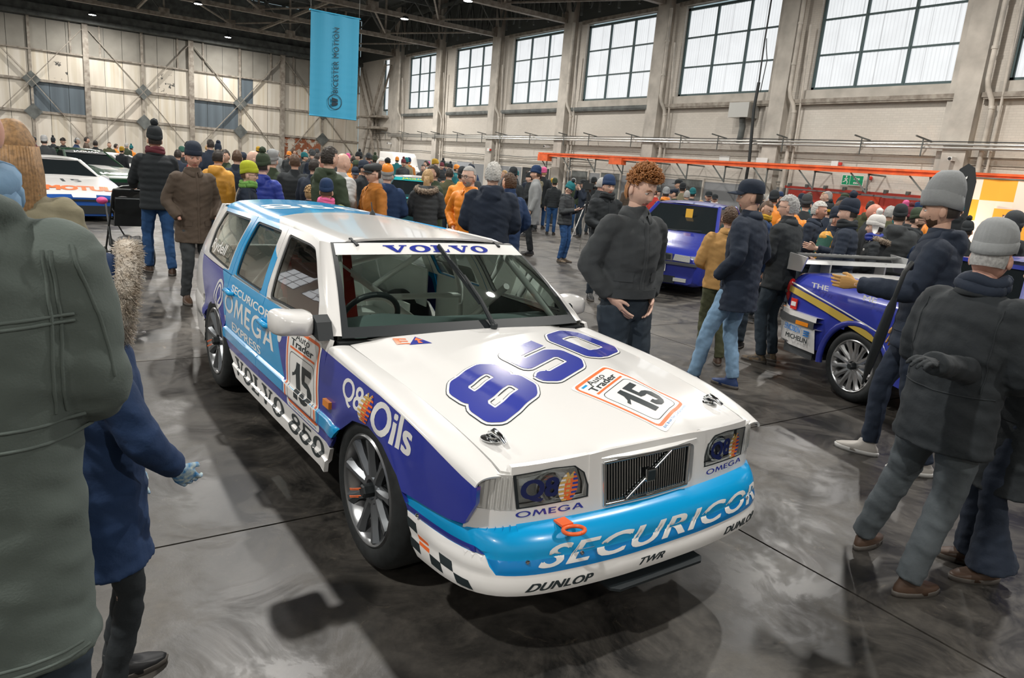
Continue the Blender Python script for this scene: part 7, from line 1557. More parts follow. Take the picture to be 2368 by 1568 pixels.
PP('man in black glasses and a bright orange puffer jacket, hand on hip', AH(1098, 383, 8.0), -40, hi=True, coat='puffer', cm='orange', hem=.90, fit=1.16, arms=('hip', 'hip'), glasses=True, hair='crop', hrm='grey', beard='grey', tm='dkjeans', seed=12, lean=.10, skin=M_SKIN2)
PP('grey-haired man in a navy hooded coat seen from behind, next to the orange jacket', AH(1143, 373, 7.1), 178, hi=True, coat='jacket', cm='navy', hem=.62, fit=1.22, arms=('front', 'front'), hood=True, hair='short', hrm='white', tm='navy', seed=13)
PP('man in a dark blue coat with turned-up collar facing left', AH(1182, 399, 7.9), -140, hi=True, coat='coat', cm='navyb', hem=.62, fit=1.12, arms=('pocket', 'pocket'), hair='short', hrm='brown', tm='dkjeans', seed=14, collar=.09)
PP('tall person in a black beanie behind the dark blue coat', AH(1188, 386, 14), 180, hat='beanie', hm='black', coat='jacket', cm='black', hair='short', tm='dkjeans')
PP('man in a black beanie and black padded jacket facing left by the open floor', AF(1214, 547, 398), -70, hat='beanie', hm='black', coat='puffer', cm='black', hem=.84, hood=True, arms=('front', 'front'), tm='black', hair='short')
PP('man in a taupe puffer jacket and burgundy beanie with a hand to his face', AF(1235, 535, 397), -75, hat='beanie', hm='burg', coat='puffer', cm='khaki', hem=.82, fit=1.05, hood=True, arms=('face', 'front'), tm='black', hair='short')
PP('person in a mustard beanie and black jacket seen from behind', AF(1268, 522, 412), 172, hat='beanie', hm='mustard', coat='jacket', cm='black', tm='greytr', shoes='grey', hair='short', arms=('front', 'front'))
PP('man in a teal striped bobble hat and black padded jacket looking at a phone', AF(1297, 606, 412), 62, hi=True, hat='pom', hm=('teal', 'teal', 'black'), coat='puffer', cm='charcoal', hem=.84, fit=1.12, hood=True, arms=('phone', 'phone'), tm='jeans', shoes='hike', hrm='dark', glasses=True, seed=15, head=(0, -30), feet=((.07, .0), (-.07, .04)))
PP('man in a navy beanie and black scarf facing forward beside the tripod', AH(1409, 404, 9.8), 25, hi=True, hat='beanie', hm='navyb', coat='jacket', cm='black', hem=.8, fit=1.1, scarf='black', arms=('front', 'pocket'), tm='dkjeans', hrm='dark', seed=16, skin=M_SKIN2)
PP('bald man in a black jacket behind the man in the black scarf', AH(1391, 409, 11.2), 120, coat='jacket', cm='black', hair='crop', hrm='grey', tm='dkjeans', skin=M_SKIN3)
PP('camera operator in a dark jacket standing behind the tripod', AH(1352, 414, 20), -60, hat='cap', hm='black', coat='jacket', cm='navy', arms=('face', 'face'), tm='dkjeans', hair='short')
PP('bearded man in a grey beanie left of the tripod', AH(1327, 412, 22), 5, hat='beanie', hm='grey', coat='jacket', cm='green', beard='grey', tm='jeans', hair='short', hrm='grey')
PP('person in a dark green beanie and black puffer behind the teal hat', AH(1284, 411, 20), 175, hat='beanie', hm='green', coat='puffer', cm='black', tm='jeans', hair='short')
# --- right of the estate car
rd = PP('young man with curly red hair in a charcoal jacket and jeans, hands in pockets', AH(1484, 376, 4.35), 42, hi=True, coat='jacket', cm='charcoal', hem=.985, fit=1.14, arms=('jeanpocket', 'jeanpocket'), tm='dkjeans', hair='curly', hrm='red', skin=M_SKIN2, seed=3, head=(8, -16), lfit=1.12, curl=.2, shoes='black')
PP('man in a navy cap, navy coat and light jeans walking to the left', AF(1672, 898, 412), -112, hi=True, hat='cap', hm='navy', coat='coat', cm='navy', hem=.70, fit=1.14, arms=('pocket', 'pocket'), tm='ltjeans', shoes='blue', hrm='dark', seed=4, head=(32, 0), feet=((.08, -.02), (-.10, .26)), sole=M_SOLE, skin=M_SKIN)
PP('person in a tan jacket and olive trousers behind the man in the navy cap', AF(1638, 842, 476), -165, hi=True, coat='jacket', cm='tan', hem=.86, fit=1.08, arms=('front', 'front'), tm='olive', shoes='brown', hair='short', hrm='brown', seed=6)
PP('grey-haired man in glasses and a black quilted jacket facing left', AF(1768, 836, 450), -118, hi=True, coat='jacket', cm='black', hem=.80, fit=1.14, arms=('front', 'front'), glasses=True, hair='short', hrm='grey', tm='dkjeans', shoes='hike', head=(22, 0), seed=17, skin=M_SKIN2, collar=.07)
gy = PP('older man in a green, yellow and navy jacket and striped beanie', AF(1876, 782, 476), 62, hi=True, hat='beanie', hm=('navy', 'navy', 'navy'), coat='jacket', cm='yellow', hem=.84, fit=1.14, arms=('front', 'down'), tm='cord', shoes='tan', hrm='grey', seed=18, skin=M_SKIN3, feet=((.14, .16), (-.12, -.26)), lean=.06)
PP('young man in a navy bobble hat and dark padded jacket facing left', AH(1975, 446, 6.9), -95, hi=True, hat='pom', hm='navy', coat='puffer', cm='navy', hem=.84, fit=1.06, arms=('cup', 'front'), scarf='black', tm='jeans', hrm='dark', seed=19, skin=M_SKIN2, feet=((.1, -.12), (-.1, .2)))
PP('grey-haired man in a navy jacket leaning right behind the striped beanie', AH(1885, 463, 7.2), 75, hi=True, coat='jacket', cm='navy', fit=1.12, hair='short', hrm='white', tm='dkjeans', arms=('front', 'front'), seed=20, skin=M_SKIN3, lean=.08)
PP('bald man with a ruddy head between the bobble hat and the white knitted hat', AH(2022, 469, 7.8), 100, coat='jacket', cm='black', hair='bald', skin=mat('skin_flushed', (.62, .27, .19), .5, noise=.08, scale=30), tm='dkjeans', fit=1.1)
PP('bearded dark-haired man facing right behind the navy bobble hat', AH(1946, 462, 8.9), 80, coat='jacket', cm='navy', hair='short', hrm='brown', beard='brown', tm='dkjeans')
PP('woman in a white knitted hat with ear flaps and a black fur-hooded parka', AH(2036, 484, 6.5), -85, hi=True, hat='ear', hm='white', coat='jacket', cm='black', hem=.72, fit=1.05, hood=True, fur=M_FUR, arms=('front', 'front'), scarf='royal', tm='black', hrm='dark', seed=21, skin=M_SKIN2)
PP('person in a charcoal hooded puffer and dark beanie seen from behind', AH(2086, 472, 8.6), 175, hat='beanie', hm='black', coat='puffer', cm='charcoal', hood=True, fit=1.15, tm='dkjeans', hair='short')
PP('bearded man in a dark green beanie and glasses facing right', AH(2125, 480, 6.9), 85, hi=True, hat='beanie', hm='green', coat='jacket', cm='black', hem=.75, fit=1.12, hood=True, glasses=True, beard='brown', tm='dkjeans', arms=('front', 'front'), seed=22, skin=M_SKIN2)
PP('person in a blue jacket with white sleeve stripes at the end of the rear wing', AH(2165, 515, 7.6), 160, coat='jacket', cm='navyb', hair='short', hrm='brown', tm='dkjeans')
tb = PP('man in a tall grey beanie and navy padded coat with a tan glove raised', AH(2203, 410, 4.35), -88, hi=True, hat='tall', hm='grey', coat='puffer', cm='navy', hem=.78, fit=1.14, hood=True, arms=('down', ((.25, .10, 1.14), (.17, .38, 1.14))), gloves='tan', tm='navy', shoes='grey', hrm='dark', beard='brown', seed=23, skin=M_SKIN, head=(0, -4), feet=((.09, .16), (-.09, -.16)), sole=M_SOLEW)
gb = PP('man in a ribbed grey beanie and black jacket seen from behind, nearest on the right', AF(2100, 1350, 506), 150, hi=True, hat='beanie', hm='grey', coat='jacket', cm='black', hem=.74, fit=1.24, lean=.04, arms=('front', 'front'), gloves='black', tm='greytr', shoes='brown', hrm='grey', seed=24, skin=M_SKIN3, feet=((.06, -.10), (-.34, .10)), lfit=1.12, collar=.07, scarf='navy', head=(15, -8))
wpos = tuple(G(2262, 1322)[:2])
def tolocal(pos, th, H, P): f = facing(pos, th); a = math.atan2(-f[0], f[1]); M_ = Matrix.LocRotScale(Vector((pos[0], pos[1], 0)), Euler((0, 0, a)), Vector((H/1.75,)*3)).inverted(); return M_ @ Vector(P)
wE = tolocal(wpos, -62, 1.66, DEP(2250, 830, 2.95)); wW = tolocal(wpos, -62, 1.66, DEP(2150, 800, 2.58))
wm = PP('smiling woman in a long dark coat and flared trousers at the right edge', (wpos, heightat(wpos, 570)), -62, hi=True, coat='coat', cm='black', hem=.50, fit=1.12, gloves='black', arms=('front', ((-wE.x, wE.y, wE.z), (-wW.x, wW.y, wW.z))), tm='navy', shoes='brown', hair='long', hrm='brown', seed=25, skin=M_SKIN2, flare=.07, head=(-6, 4), feet=((.10, .0), (-.10, .02)))
PP('person in a black coat with a patterned collar behind the ribbed grey beanie', AH(2352, 488, 5.2), 200, hat='beanie', hm='charcoal', coat='puffer', cm='black', fit=1.15, hood=True, tm='dkjeans', hair='short', hrm='dark')
PP('person in a grey beanie half hidden behind the ribbed grey beanie', AH(2322, 522, 4.9), 185, hat='beanie', hm='charcoal', coat='jacket', cm='navy', tm='dkjeans', hair='short', skin=M_SKIN2)
PP('person in a bright blue bobble hat behind the man in the navy cap', AH(1745, 422, 6.6), 178, hi=True, hat='pom', hm='navyb', coat='jacket', cm='navyb', tm='dkjeans', hair='short', seed=8)
PP('man in a blue jacket with a yellow collar, head bowed, beside the blue bobble hat', AH(1772, 462, 9.2), 60, coat='jacket', cm='navyb', hair='crop', hrm='brown', tm='dkjeans', scarf='mustard', head=(0, -20))
# --- around and behind the blue hatchback
for (px, yt, dep, th, k, lb) in [
 (1542, 432, 15.0, 178, dict(hat='beanie', hm='grey', coat='puffer', cm='navy', scarf='orange'), 'person in a grey beanie and navy puffer with an orange lining, seen from behind'),
 (1562, 436, 15.8, -80, dict(hat='flat', hm='navy', coat='jacket', cm='green'), 'man in a navy flat cap beside the orange-lined puffer'),
 (1590, 440, 13.9, 180, dict(hair='short', hrm='grey', coat='jacket', cm='green', fit=1.3), 'broad man in a dark olive jacket seen from behind over the blue car roof'),
 (1621, 462, 14.2, 20, dict(hair='short', hrm='blond', coat='jacket', cm='cream', glasses=True), 'short fair-haired person in glasses behind the blue car'),
 (1640, 440, 15.6, 10, dict(hat='cap', hm='black', coat='jacket', cm='navyb'), 'man in a black cap and blue jacket behind the blue car'),
 (1654, 447, 14.0, 5, dict(hat='cap', hm='black', coat='jacket', cm='navy', scarf='white'), 'man in a dark cap with a round badge looking down at the blue car'),
 (1519, 430, 15.2, 120, dict(hat='beanie', hm='charcoal', coat='jacket', cm='red'), 'person in a red jacket and striped dark beanie beside the red-haired man'),
 (1580, 422, 18.5, 170, dict(hat='beanie', hm='black', coat='jacket', cm='khaki'), 'person in a black beanie and khaki top behind the flat cap'),
 (1603, 434, 17.0, 170, dict(hat='beanie', hm='teal', coat='jacket', cm='charcoal'), 'person in a teal-banded dark beanie over the blue car roof'),
 (1792, 440, 12.5, 160, dict(hat='beanie', hm='black', coat='jacket', cm='orange'), 'person in an orange jacket and black beanie beyond the grey-haired man'),
 (1783, 448, 13.4, 60, dict(hair='short', hrm='white', coat='jacket', cm='navy'), 'white-haired person beyond the grey-haired man in glasses'),
 (1843, 458, 10.6, 178, dict(hat='beanie', hm='black', coat='jacket', cm='orange', fit=1.1), 'person in an orange and purple rain jacket seen from behind'),
 (1868, 449, 11.3, 170, dict(hat='beanie', hm='charcoal', coat='jacket', cm='black'), 'person in a charcoal beanie before the red doors'),
 (1922, 462, 12.2, 175, dict(hat='pom', hm=('black', 'mustard', 'black'), coat='jacket', cm='navy'), 'person in a black and yellow bobble hat before the red doors'),
 (2060, 475, 10.4, 140, dict(hair='short', hrm='grey', coat='jacket', cm='olive'), 'grey-haired person behind the white knitted hat'),
 (2110, 470, 10.8, 178, dict(hat='pom', hm='burg', coat='jacket', cm='black'), 'person in a dark bobble hat behind the dark green beanie'),
 (2243, 500, 9.6, 170, dict(hat='pom', hm='black', coat='jacket', cm='black'), 'person in a black bobble hat under the chequered banner'),
 # left group round the racing cars
 (18, 296, 15.5, 90, dict(hair='short', hrm='dark', coat='jacket', cm='black', beard='dark'), 'bearded man in black at the far left, head turned right'),
 (35, 312, 20.5, 150, dict(hat='beanie', hm='navyb', coat='jacket', cm='orange'), 'person in a blue beanie and orange jacket at the far left'),
 (56, 309, 18.5, 150, dict(hat='beanie', hm='mustard', coat='jacket', cm='cream', arms=('down', 'down')), 'person in a yellow beanie and cream body warmer'),
 (77, 315, 19.5, 170, dict(hat='cap', hm='black', coat='jacket', cm='burg'), 'person in a burgundy jacket beside the yellow beanie'),
 (101, 312, 15.6, 172, dict(hat='beanie', hm='ltgrey', coat='jacket', cm='charcoal', fit=1.2), 'broad man in a pale grey beanie and charcoal jacket seen from behind'),
 (122, 313, 23.0, 170, dict(hat='pom', hm='black', coat='jacket', cm='black'), 'person in a black bobble hat beyond the pale grey beanie'),
 (145, 317, 19.8, 8, dict(hair='curly', hrm='dark', coat='puffer', cm='black', head=(0, -15), fit=1.15), 'dark curly-haired man in a black puffer looking down at the green car'),
 (176, 318, 18.6, 75, dict(hair='short', hrm='grey', coat='coat', cm='navyb', fit=1.15, head=(0, -15)), 'grey-haired man with headphones and a blue coat beside the green car'),
 (199, 316, 19.6, 100, dict(hair='short', hrm='dark', coat='jacket', cm='brown'), 'person with black headphones behind the blue coat'),
 (220, 324, 16.8, 170, dict(hair='short', hrm='dark', coat='jacket', cm='black', fit=1.05), 'dark-haired man in a black hooded top seen from behind by the green car'),
 (252, 328, 26.0, 20, dict(hair='crop', hrm='brown', coat='jacket', cm='olive', fit=1.1), 'man in an olive jacket behind the white racing car'),
 (267, 332, 26.5, 120, dict(hair='short', hrm='dark', coat='jacket', cm='orange'), 'person in an orange jacket behind the white racing car'),
 (281, 338, 22.0, 150, dict(hat='beanie', hm='mustard', coat='jacket', cm='black'), 'person in a mustard beanie and black top near the white racing car'),
 (292, 330, 27.0, 150, dict(hair='short', hrm='grey', coat='jacket', cm='green'), 'person in a grey-green coat behind the white racing car'),
 (303, 332, 29.0, 150, dict(hat='pom', hm='teal', coat='jacket', cm='orange'), 'person in a teal bobble hat and orange top far behind the white racing car'),
 (420, 338, 17.0, 20, dict(hat='beanie', hm='tealgreen', coat='jacket', cm='black'), 'person in a green and white bobble beanie left of the brown coat'),
 (441, 348, 12.8, 110, dict(hat='beanie', hm='green', coat='jacket', cm='red'), 'person in a red jacket behind the man in the brown coat'),
 (430, 344, 18.0, 60, dict(hair='short', hrm='dark', coat='jacket', cm='black'), 'dark-haired person in black left of the brown coat'),
 (560, 350, 13.0, 170, dict(hat='cap', hm='navy', coat='jacket', cm='navy'), 'person in a navy cap and navy coat behind the lime beanie'),
 (738, 352, 11.0, 80, dict(hair='short', hrm='dark', coat='jacket', cm='red'), 'man with a red scarf left of the dark green jacket'),
 (726, 366, 10.0, 150, dict(hair='short', hrm='dark', coat='jacket', cm='navy', fit=1.15), 'person in a dark blue anorak left of the dark green jacket'),
 (840, 370, 12.4, 60, dict(hat='beanie', hm='navy', coat='jacket', cm='black'), 'person in a navy beanie left of the flat cap'),
 (822, 384, 12.8, 5, dict(hat='cap', hm='navy', coat='jacket', cm='navy', head=(0, -12)), 'person in a navy cap looking down, left of the flat cap'),
 (881, 363, 11.6, 60, dict(hair='crop', hrm='white', coat='jacket', cm='grey', glasses=True), 'white-haired man in glasses behind the flat cap'),
 (1070, 385, 12.2, 175, dict(hat='beanie', hm='black', coat='jacket', cm='orange'), 'person in an orange and black jacket left of the man in black glasses'),
 (1040, 388, 13.6, 175, dict(hair='short', hrm='dark', coat='jacket', cm='olive'), 'person in olive left of the orange puffer jacket'),
 (1228, 396, 21, 160, dict(hat='beanie', hm='white', coat='jacket', cm='navy'), 'person in a white and blue striped beanie behind the black padded jacket'),
 (1374, 409, 21, 150, dict(hat='beanie', hm='black', coat='jacket', cm='black'), 'person in a black beanie right of the tripod'),
]:
    k.setdefault('tm', 'dkjeans'); k.setdefault('arms', random.choice([('front', 'front'), ('pocket', 'pocket'), ('down', 'front')])); hat = k.pop('hat', None); hair = k.pop('hair', 'short')
    PP(lb, AH(px, yt, dep), th, hat=hat, hair=hair, **k)
# --- the far crowd: small figures between the doors wall and the racing cars, and along the brick wall
random.seed(33)
cols = ['black']*9+['navy']*8+['charcoal']*7+['green', 'olive', 'red', 'burg', 'orange', 'navyb', 'grey', 'khaki', 'teal', 'brown', 'black', 'navyb', 'ochre']
CN = dict(black='black', navy='navy', charcoal='charcoal', green='dark green', olive='olive', red='red', burg='burgundy', orange='orange', navyb='blue', grey='grey', khaki='khaki', teal='teal', brown='brown', ochre='ochre', mustard='mustard', ltgrey='pale grey', cream='cream', pink='pink', lime='lime', white='white', royal='bright blue', yellow='yellow')
spots = []
for i in range(150):
    px = random.choice([random.uniform(400, 1520), random.uniform(640, 1080), random.uniform(1480, 2240), random.uniform(620, 1240)]); hy = 394+.085*(px-1184)
    dep = random.uniform(15, 34) if px < 1240 else random.uniform(13, 22)
    H = random.uniform(1.60, 1.84); q = DEP(px, hy, dep)
    if q[0] > XW-2.3 or q[1] > YW-3 or q[1] < 6: continue
    if any(math.hypot(q[0]-a, q[1]-b) < .75 for a, b in spots) or clash(q[0], q[1], .75, .5): continue
    # keep clear of the parked cars
    if any(math.hypot(q[0]-a, q[1]-b) < r for a, b, r in ((mo.location.x-.3, mo.location.y+2.2, 3), (gc.location.x-1, gc.location.y+2, 3), (wc.location.x-1, wc.location.y, 3.2), (sa.location.x+1.9, sa.location.y+1.2, 2.9), (tc_.location.x+1, tc_.location.y+2, 3.2))): continue
    spots.append((q[0], q[1])); c = random.choice(cols); ht_ = random.choice(['beanie', 'beanie', 'beanie', 'pom', 'cap', None, None]); hc = random.choice(['black', 'navy', 'charcoal', 'grey', 'black', 'green', 'red', 'mustard', 'navyb', 'burg', 'orange', 'pink', 'teal']) if ht_ else None; hr = random.choice(['dark', 'brown', 'grey', 'blond', 'dark'])
    zone = 'along the brick wall' if q[0] > 16 else ('below the hangar doors' if px < 860 else 'in mid hall')
    if hc: hcn = CN[hc]
    lb = 'distant visitor in a %s %s and %s %s' % (CN[c], random.choice(['coat', 'jacket']) if False else 'coat', ('%s %s' % (CN.get(hc, hc), {'beanie': 'beanie', 'pom': 'bobble hat', 'cap': 'cap'}[ht_])) if ht_ else '%s hair' % hr, zone)
    vr = random.choice([('puffer', .82, 1.08), ('jacket', .80, 1.05), ('coat', .62, 1.05)]); ar = random.choice([('front', 'front'), ('pocket', 'pocket'), ('down', 'down')])
    person(lb, (q[0], q[1]), facing(q, random.choice([170, -160, 90, -90, 180, 20, -20, 150])), H=H, coat=vr[0], cm=c, hem=vr[1], fit=vr[2], arms=ar, tm=random.choice(['dkjeans', 'jeans', 'black', 'greytr']), hat=ht_, hm=hc, hair='short', hrm=hr, hood=(vr[0] == 'puffer'), seed=1., group='far crowd '+zone)
# ================================================================ things people hold or push, furniture of the hall
# pushchair
pc0 = np.array(jm.location); f_ = facing(pc0, 190); pc = empty('pushchair', (pc0[0]+f_[0]*1.0-.20, pc0[1]+f_[1]*1.0, 0), math.atan2(-f_[0], f_[1]), label='black folding pushchair with grey fleece, in front of the man in jeans', cat='pushchair')
def tb_(name, paths, r, m, par=pc, n=8):
    b = MB()
    for p in paths: b.tube(p, r, n)
    return b.build(name, m, par, smooth=50)
for s in (-.24, .24):
    tb_('frame', [[(s, -.62, 1.03), (s, -.30, .72), (s, .36, .12)], [(s, -.36, .12), (s, -.05, .52), (s, .18, .80)]], .013, M_BLACK)
    for yy, r in ((.38, .085), (-.36, .13)):
        w_ = empty('wheel', (s, yy, r)); w_.parent = pc
        MB().lathe([(r-.022, -.018), (r, -.012), (r, .012), (r-.022, .018), (r-.03, 0), (r-.022, -.018)], n=24, axis='x').build('tyre', M_RUB, w_, smooth=40); b = MB().lathe([(0, -.02), (.022, -.02), (.022, .02), (0, .02)], n=12, axis='x')
        for k in range(5): a = 2*PI*k/5; b.beam((0, 0, 0), (0, (r-.025)*math.cos(a), (r-.025)*math.sin(a)), .012, .016, up=(1, 0, 0))
        b.build('wheel_hub', M_PIPE, w_)
tb_('handle', [[(-.24, -.62, 1.03), (.24, -.62, 1.03)]], .018, M_BLACK); tb_('axle', [[(-.24, -.36, .14), (.24, -.36, .14)], [(-.24, .36, .10), (.24, .36, .10)]], .010, M_BLACK)
MB().bb((-.21, -.30, .20), (.21, .28, .23)).bb((-.21, -.30, .22), (-.20, .28, .33)).bb((.20, -.30, .22), (.21, .28, .33)).build('basket', M_BLACK, pc)
M_FL = mat('fleece', (.42, .42, .42), .95, noise=.3, scale=25, bump=.01, bscale=50)
b = MB(); rr = np.random.RandomState(3)
for k in range(14): b.sph((rr.uniform(-.14, .14), rr.uniform(-.20, .2), .27+rr.uniform(0, .05)), (.08, .08, .05), 10, 7)
me = remesh(b, .015, 2); link('blanket', me, M_FL, pc, True)
b = MB(); b.poly([(-.20, .52), (.22, .50), (.24, .56), (-.16, .60), (-.34, .92), (-.40, .90)], -.19, .19, 'x'); b.build('seat', M_BLACK, pc)
b = MB()
for k in range(12): t = k/11; b.sph((rr.uniform(-.1, .1), .16-.42*t, .60+.26*t*t+.02), (.09, .07, .05), 10, 7)
me = remesh(b, .015, 2); link('lining', me, M_FL, pc, True)
hd2 = MB(); vs = []; 
for i in range(9):
    a = -.25+PI*.62*i/8
    for k in range(9): b_ = PI*k/8; vs.append((.23*math.cos(b_), -.30+.34*math.cos(a)*math.sin(b_)**.4, .74+.34*math.sin(a)*math.sin(b_)**.4))
hd2.add(vs, [(i*9+k, i*9+k+1, (i+1)*9+k+1, (i+1)*9+k) for i in range(8) for k in range(8)]); hd2.build('canopy', mat('canopy_grey', (.30, .31, .31), .8), pc, smooth=True)
MB().sph((-.30, .0, .84), (.07, .08, .05), 10, 8).build('toy', mat('pink_toy', (.7, .08, .28), .6), pc, smooth=True); MB().tube([(-.18, .1, .75), (-.12, .22, .55), (-.02, .2, .35)], .01, 6).build('strap', M_BLACK, pc)
# tripod with camera
tp = G(1345, 590); tr3 = empty('camera_tripod', (tp[0]+.2, tp[1]+.25, 0), .4, label='tall silver and black camera tripod on the open floor', cat='tripod')
for k in range(3):
    a = 2*PI*k/3+.6; MB().tube([(.03*math.cos(a), .03*math.sin(a), 1.12), (.24*math.cos(a), .24*math.sin(a), .55)], .014, 8).tube([(.24*math.cos(a), .24*math.sin(a), .55), (.46*math.cos(a), .46*math.sin(a), .01)], .010, 8).build('leg', M_PIPE, tr3, smooth=50)
MB().cyl((0, 0, .9), (0, 0, 1.36), .016, 10).lathe([(0, 1.10), (.05, 1.10), (.05, 1.16), (0, 1.16)], n=14).build('centre_column', M_BLACK, tr3, smooth=50); MB().bb((-.05, -.05, 1.36), (.05, .05, 1.42)).tube([(0, 0, 1.4), (-.22, -.2, 1.28)], .008, 6).build('pan_head', M_BLACK, tr3)
vc = empty('video_camera', (tr3.location.x, tr3.location.y, 1.42), .4, label='black video camera mounted on top of the tripod', cat='camera'); MB().bb((-.06, -.14, 0), (.06, .12, .14)).build('casing', M_BLACK, vc); MB().cyl((0, -.14, .07), (0, -.26, .07), .045, 14).build('lens', M_BLACK, vc, smooth=50); MB().bb((-.02, .0, .14), (.02, .08, .2)).build('viewfinder', M_BLACK, vc)
# umbrella between the couple and the saloon
a_ = DEP(2078, 665, 4.15); b_ = DEP(1994, 888, 4.45); um = empty('umbrella', tuple(map(float, b_)), 0, label='long furled black umbrella slanting in front of the racing saloon', cat='umbrella'); v = np.array(a_)-np.array(b_)
um_p = [v*t for t in (0, .08, .2, .5, .8, .92, 1.0)]; MB().tube(um_p[:6], [.006, .012, .024, .032, .026, .012], 12).build('canopy', M_BLACK, um, smooth=50); MB().tube([v*.9, v*1.15, v*1.2+np.array([.05, .0, .02]), v*1.16+np.array([.1, .02, .01])], .014, 8).build('handle', M_BLACK, um, smooth=50); MB().tube([v*0, v*-.04], .006, 6).build('tip', M_CHR, um)
# takeaway cups, phone, bag
def hand_pos(o, side, arm, dz=0., df=.09):
    E, W = ARM[arm]; E = Vector((side*E[0], E[1], E[2])); W = Vector((side*W[0], W[1], W[2])); p = W+(W-E).normalized()*df+Vector((0, 0, dz)); return Matrix.LocRotScale(o.location, o.rotation_euler, o.scale) @ p
def cup(o, side, arm, lb):
    p = hand_pos(o, side, arm, -.04, .12); c = empty('takeaway_cup', p, 0, label=lb, cat='cup'); MB().lathe([(0, 0), (.028, 0), (.038, .10), (.0, .10)], n=18).build('cup', M_WI, c, smooth=40); MB().lathe([(.031, .025), (.034, .025), (.038, .075), (.035, .075)], n=18).build('sleeve', K['tan'], c, smooth=40); MB().lathe([(.041, .098), (.041, .106), (.036, .116), (0, .116)], n=18).build('lid', M_WHITEP, c, smooth=40)
BY = {o.get('label', ''): o for o in bpy.data.objects if o.name.startswith('person')}
def who(s): return next(o for l, o in BY.items() if l.startswith(s))
cup(who('woman in a lime'), 1, 'cup', 'white-lidded paper cup held by the woman in the lime beanie'); cup(who('dark-haired man in a dark green'), -1, 'cup', 'white-lidded paper cup held by the man in the dark green jacket')
o = who('man in a teal'); p = hand_pos(o, 1, 'phone', 0, .12); ph_ = empty('smartphone', p, o.rotation_euler.z, label='black smartphone held by the man in the teal striped hat', cat='phone'); MB().box((-.03, .02, .02), (.075, .012, .15), Euler((-.7, 0, 0)).to_matrix()).build('casing', M_BLACK, ph_)
o = who('woman in a lime'); Mx = Matrix.LocRotScale(o.location, o.rotation_euler, o.scale); bg = empty('shoulder_bag', Mx @ Vector((-.26, -.05, .80)), o.rotation_euler.z, label='cream shoulder bag hanging from the woman in the lime beanie', cat='bag')
b = MB(); b.sph((0, 0, .14), (.10, .20, .15), 16, 12); b.build('bag_body', K['cream'], bg, smooth=True); MB().tube([(0, -.16, .2), (.06, -.10, .50), (.17, -.03, .62), (.10, .08, .48), (0, .16, .2)], .014, 8).build('strap', K['cream'], bg, smooth=True)
o = who('man in a navy beanie and black scarf'); p = hand_pos(o, 1, 'front', .0, .1); pr = empty('paper', p, o.rotation_euler.z, label='folded white paper held by the man in the black scarf', cat='paper'); MB().box((0, 0, .03), (.16, .008, .11), Euler((-.5, 0, .3)).to_matrix()).build('sheet', M_WI, pr)
# sleeve and yoke colours of the green, yellow and navy jacket
o = gy
for nm, c, E in (('sleeve_panel', 'tealgreen', 1), ('sleeve_panel', 'tealgreen', -1)):
    A = ARM['front'] if E == 1 else ARM['down']; S0 = Vector((E*.155, .03, 1.40)); El = Vector((E*A[0][0], A[0][1]+.012, A[0][2])); W = Vector((E*A[1][0], A[1][1], A[1][2]))
    b = MB(); b.tube([S0, S0.lerp(El, .5), El.lerp(S0, .15)], [.094, .086, .080], 14); me = remesh(b, .014, 1); x = link(nm, me, K[c], o, True)
    b = MB(); b.tube([El.lerp(W, .05), El.lerp(W, .5), W], [.080, .074, .066], 14); me = remesh(b, .014, 1); link('sleeve_end', me, K['navy'], o, True)
b = MB(); loft(b, [((0, 0, .825), .240, .186), ((0, .0, .93), .228, .172), ((0, .01, 1.04), .218, .160), ((0, .01, 1.05), .15, .10)], 26); link('hem_panel', b.mesh(), K['navy'], o, 50)
b = MB(); loft(b, [((0, .02, 1.39), .185, .128), ((0, .025, 1.44), .165, .112), ((0, .03, 1.48), .10, .09), ((0, .03, 1.54), .078, .078)], 26); link('yoke', b.mesh(), K['navy'], o, 50)
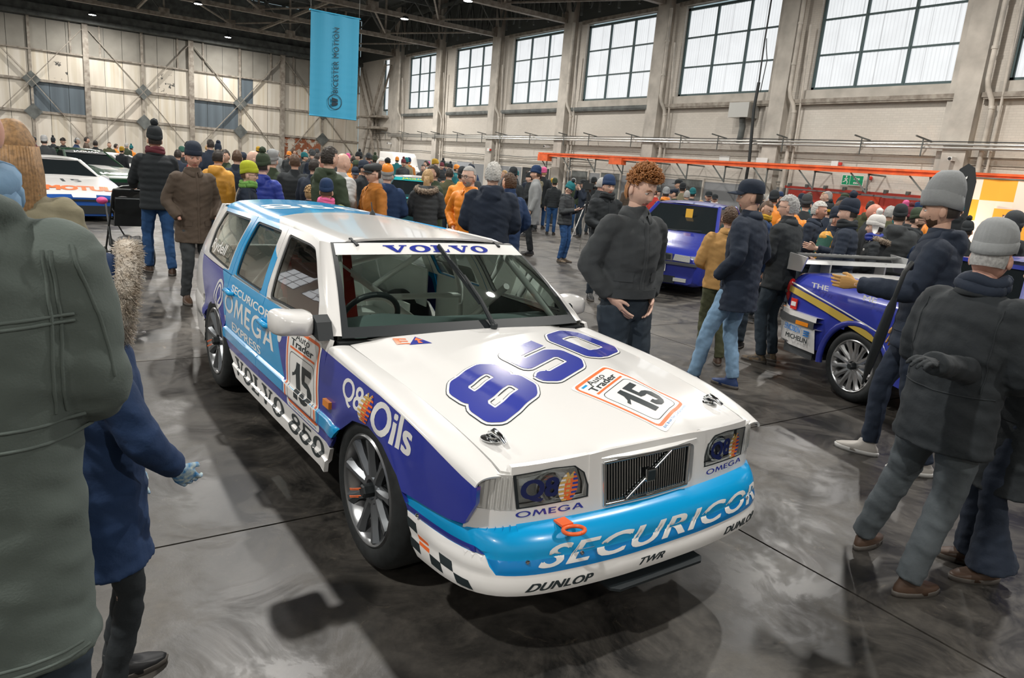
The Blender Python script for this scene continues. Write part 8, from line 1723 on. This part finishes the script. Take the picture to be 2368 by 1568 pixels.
# seams and pocket flaps of the nearest parka, cuffs and jacket details
def belt(o, z, rx, ry, h, m, nm='waistband', yc=-.005):
    b = MB(); n = 40; vs = []
    for zz, k in ((z-h/2, 1.0), (z-h/2, 1.02), (z+h/2, 1.02), (z+h/2, 1.0)):
        for j in range(n): t = 2*PI*j/n; vs.append((rx*k*math.cos(t), yc+ry*k*math.sin(t), zz))
    b.add(vs, [(i*n+j, i*n+(j+1) % n, (i+1)*n+(j+1) % n, (i+1)*n+j) for i in range(3) for j in range(n)]); return b.build(nm, m, o, smooth=40)
def seam(o, pts, r=.0035, m=None, side=-1, nm='seam'):
    from mathutils.bvhtree import BVHTree
    j = next(c for c in o.children if c.name.startswith(('jacket', 'coat'))); bv = BVHTree.FromPolygons([v.co for v in j.data.vertices], [p.vertices for p in j.data.polygons]); out = []
    for k in range(len(pts)-1):
        for t in np.linspace(0, 1, 9)[:-1]: out.append((pts[k][0]*(1-t)+pts[k+1][0]*t, pts[k][1]*(1-t)+pts[k+1][1]*t))
    out.append(pts[-1]); P = []
    for x, z in out:
        h = bv.ray_cast(Vector((x, side*1.2, z)), Vector((0, -side, 0)), 3)
        if h[0] is not None: P.append(h[0]+Vector((0, side*.001, 0)))
    if len(P) > 3: MB().tube(P, r, 6).build(nm, m or j.material_slots[0].material, o, smooth=60)
for x in (-.006, .006):
    seam(park, [(-.20, 1.30+x), (0, 1.285+x), (.20, 1.30+x)]); seam(park, [(-.20, 1.085+x*3), (0, 1.08+x*3), (.20, 1.085+x*3)]); seam(park, [(.165+x, 1.42), (.175+x, 1.30), (.17+x, 1.12)]); seam(park, [(-.165+x, 1.42), (-.175+x, 1.30), (-.17+x, 1.12)])
seam(park, [(-.21, .64), (0, .635), (.21, .64)]); seam(park, [(-.22, .625), (0, .618), (.22, .625)]); seam(park, [(.20, 1.43), (.235, 1.30), (.255, 1.18)]); seam(gb, [(-.21, 1.03), (0, 1.02), (.21, 1.03)]); seam(gb, [(-.17, 1.42), (-.175, 1.2), (-.17, 1.05)]); seam(gb, [(.17, 1.42), (.175, 1.2), (.17, 1.05)])
belt(rd, 1.0, .205, .152, .055, K['charcoal'])
# headphones on the grey-haired man by the green car
o = who('grey-haired man with headphones'); hpz = 1.625
b = MB(); b.tube([(.088*math.cos(t), .0, hpz+.02+.118*math.sin(t)) for t in np.linspace(0, PI, 16)], .008, 6); b.sph((.085, 0, hpz-.01), (.02, .035, .04), 10, 8); b.sph((-.085, 0, hpz-.01), (.02, .035, .04), 10, 8); b.build('headphones', M_BLACK, o, smooth=50)
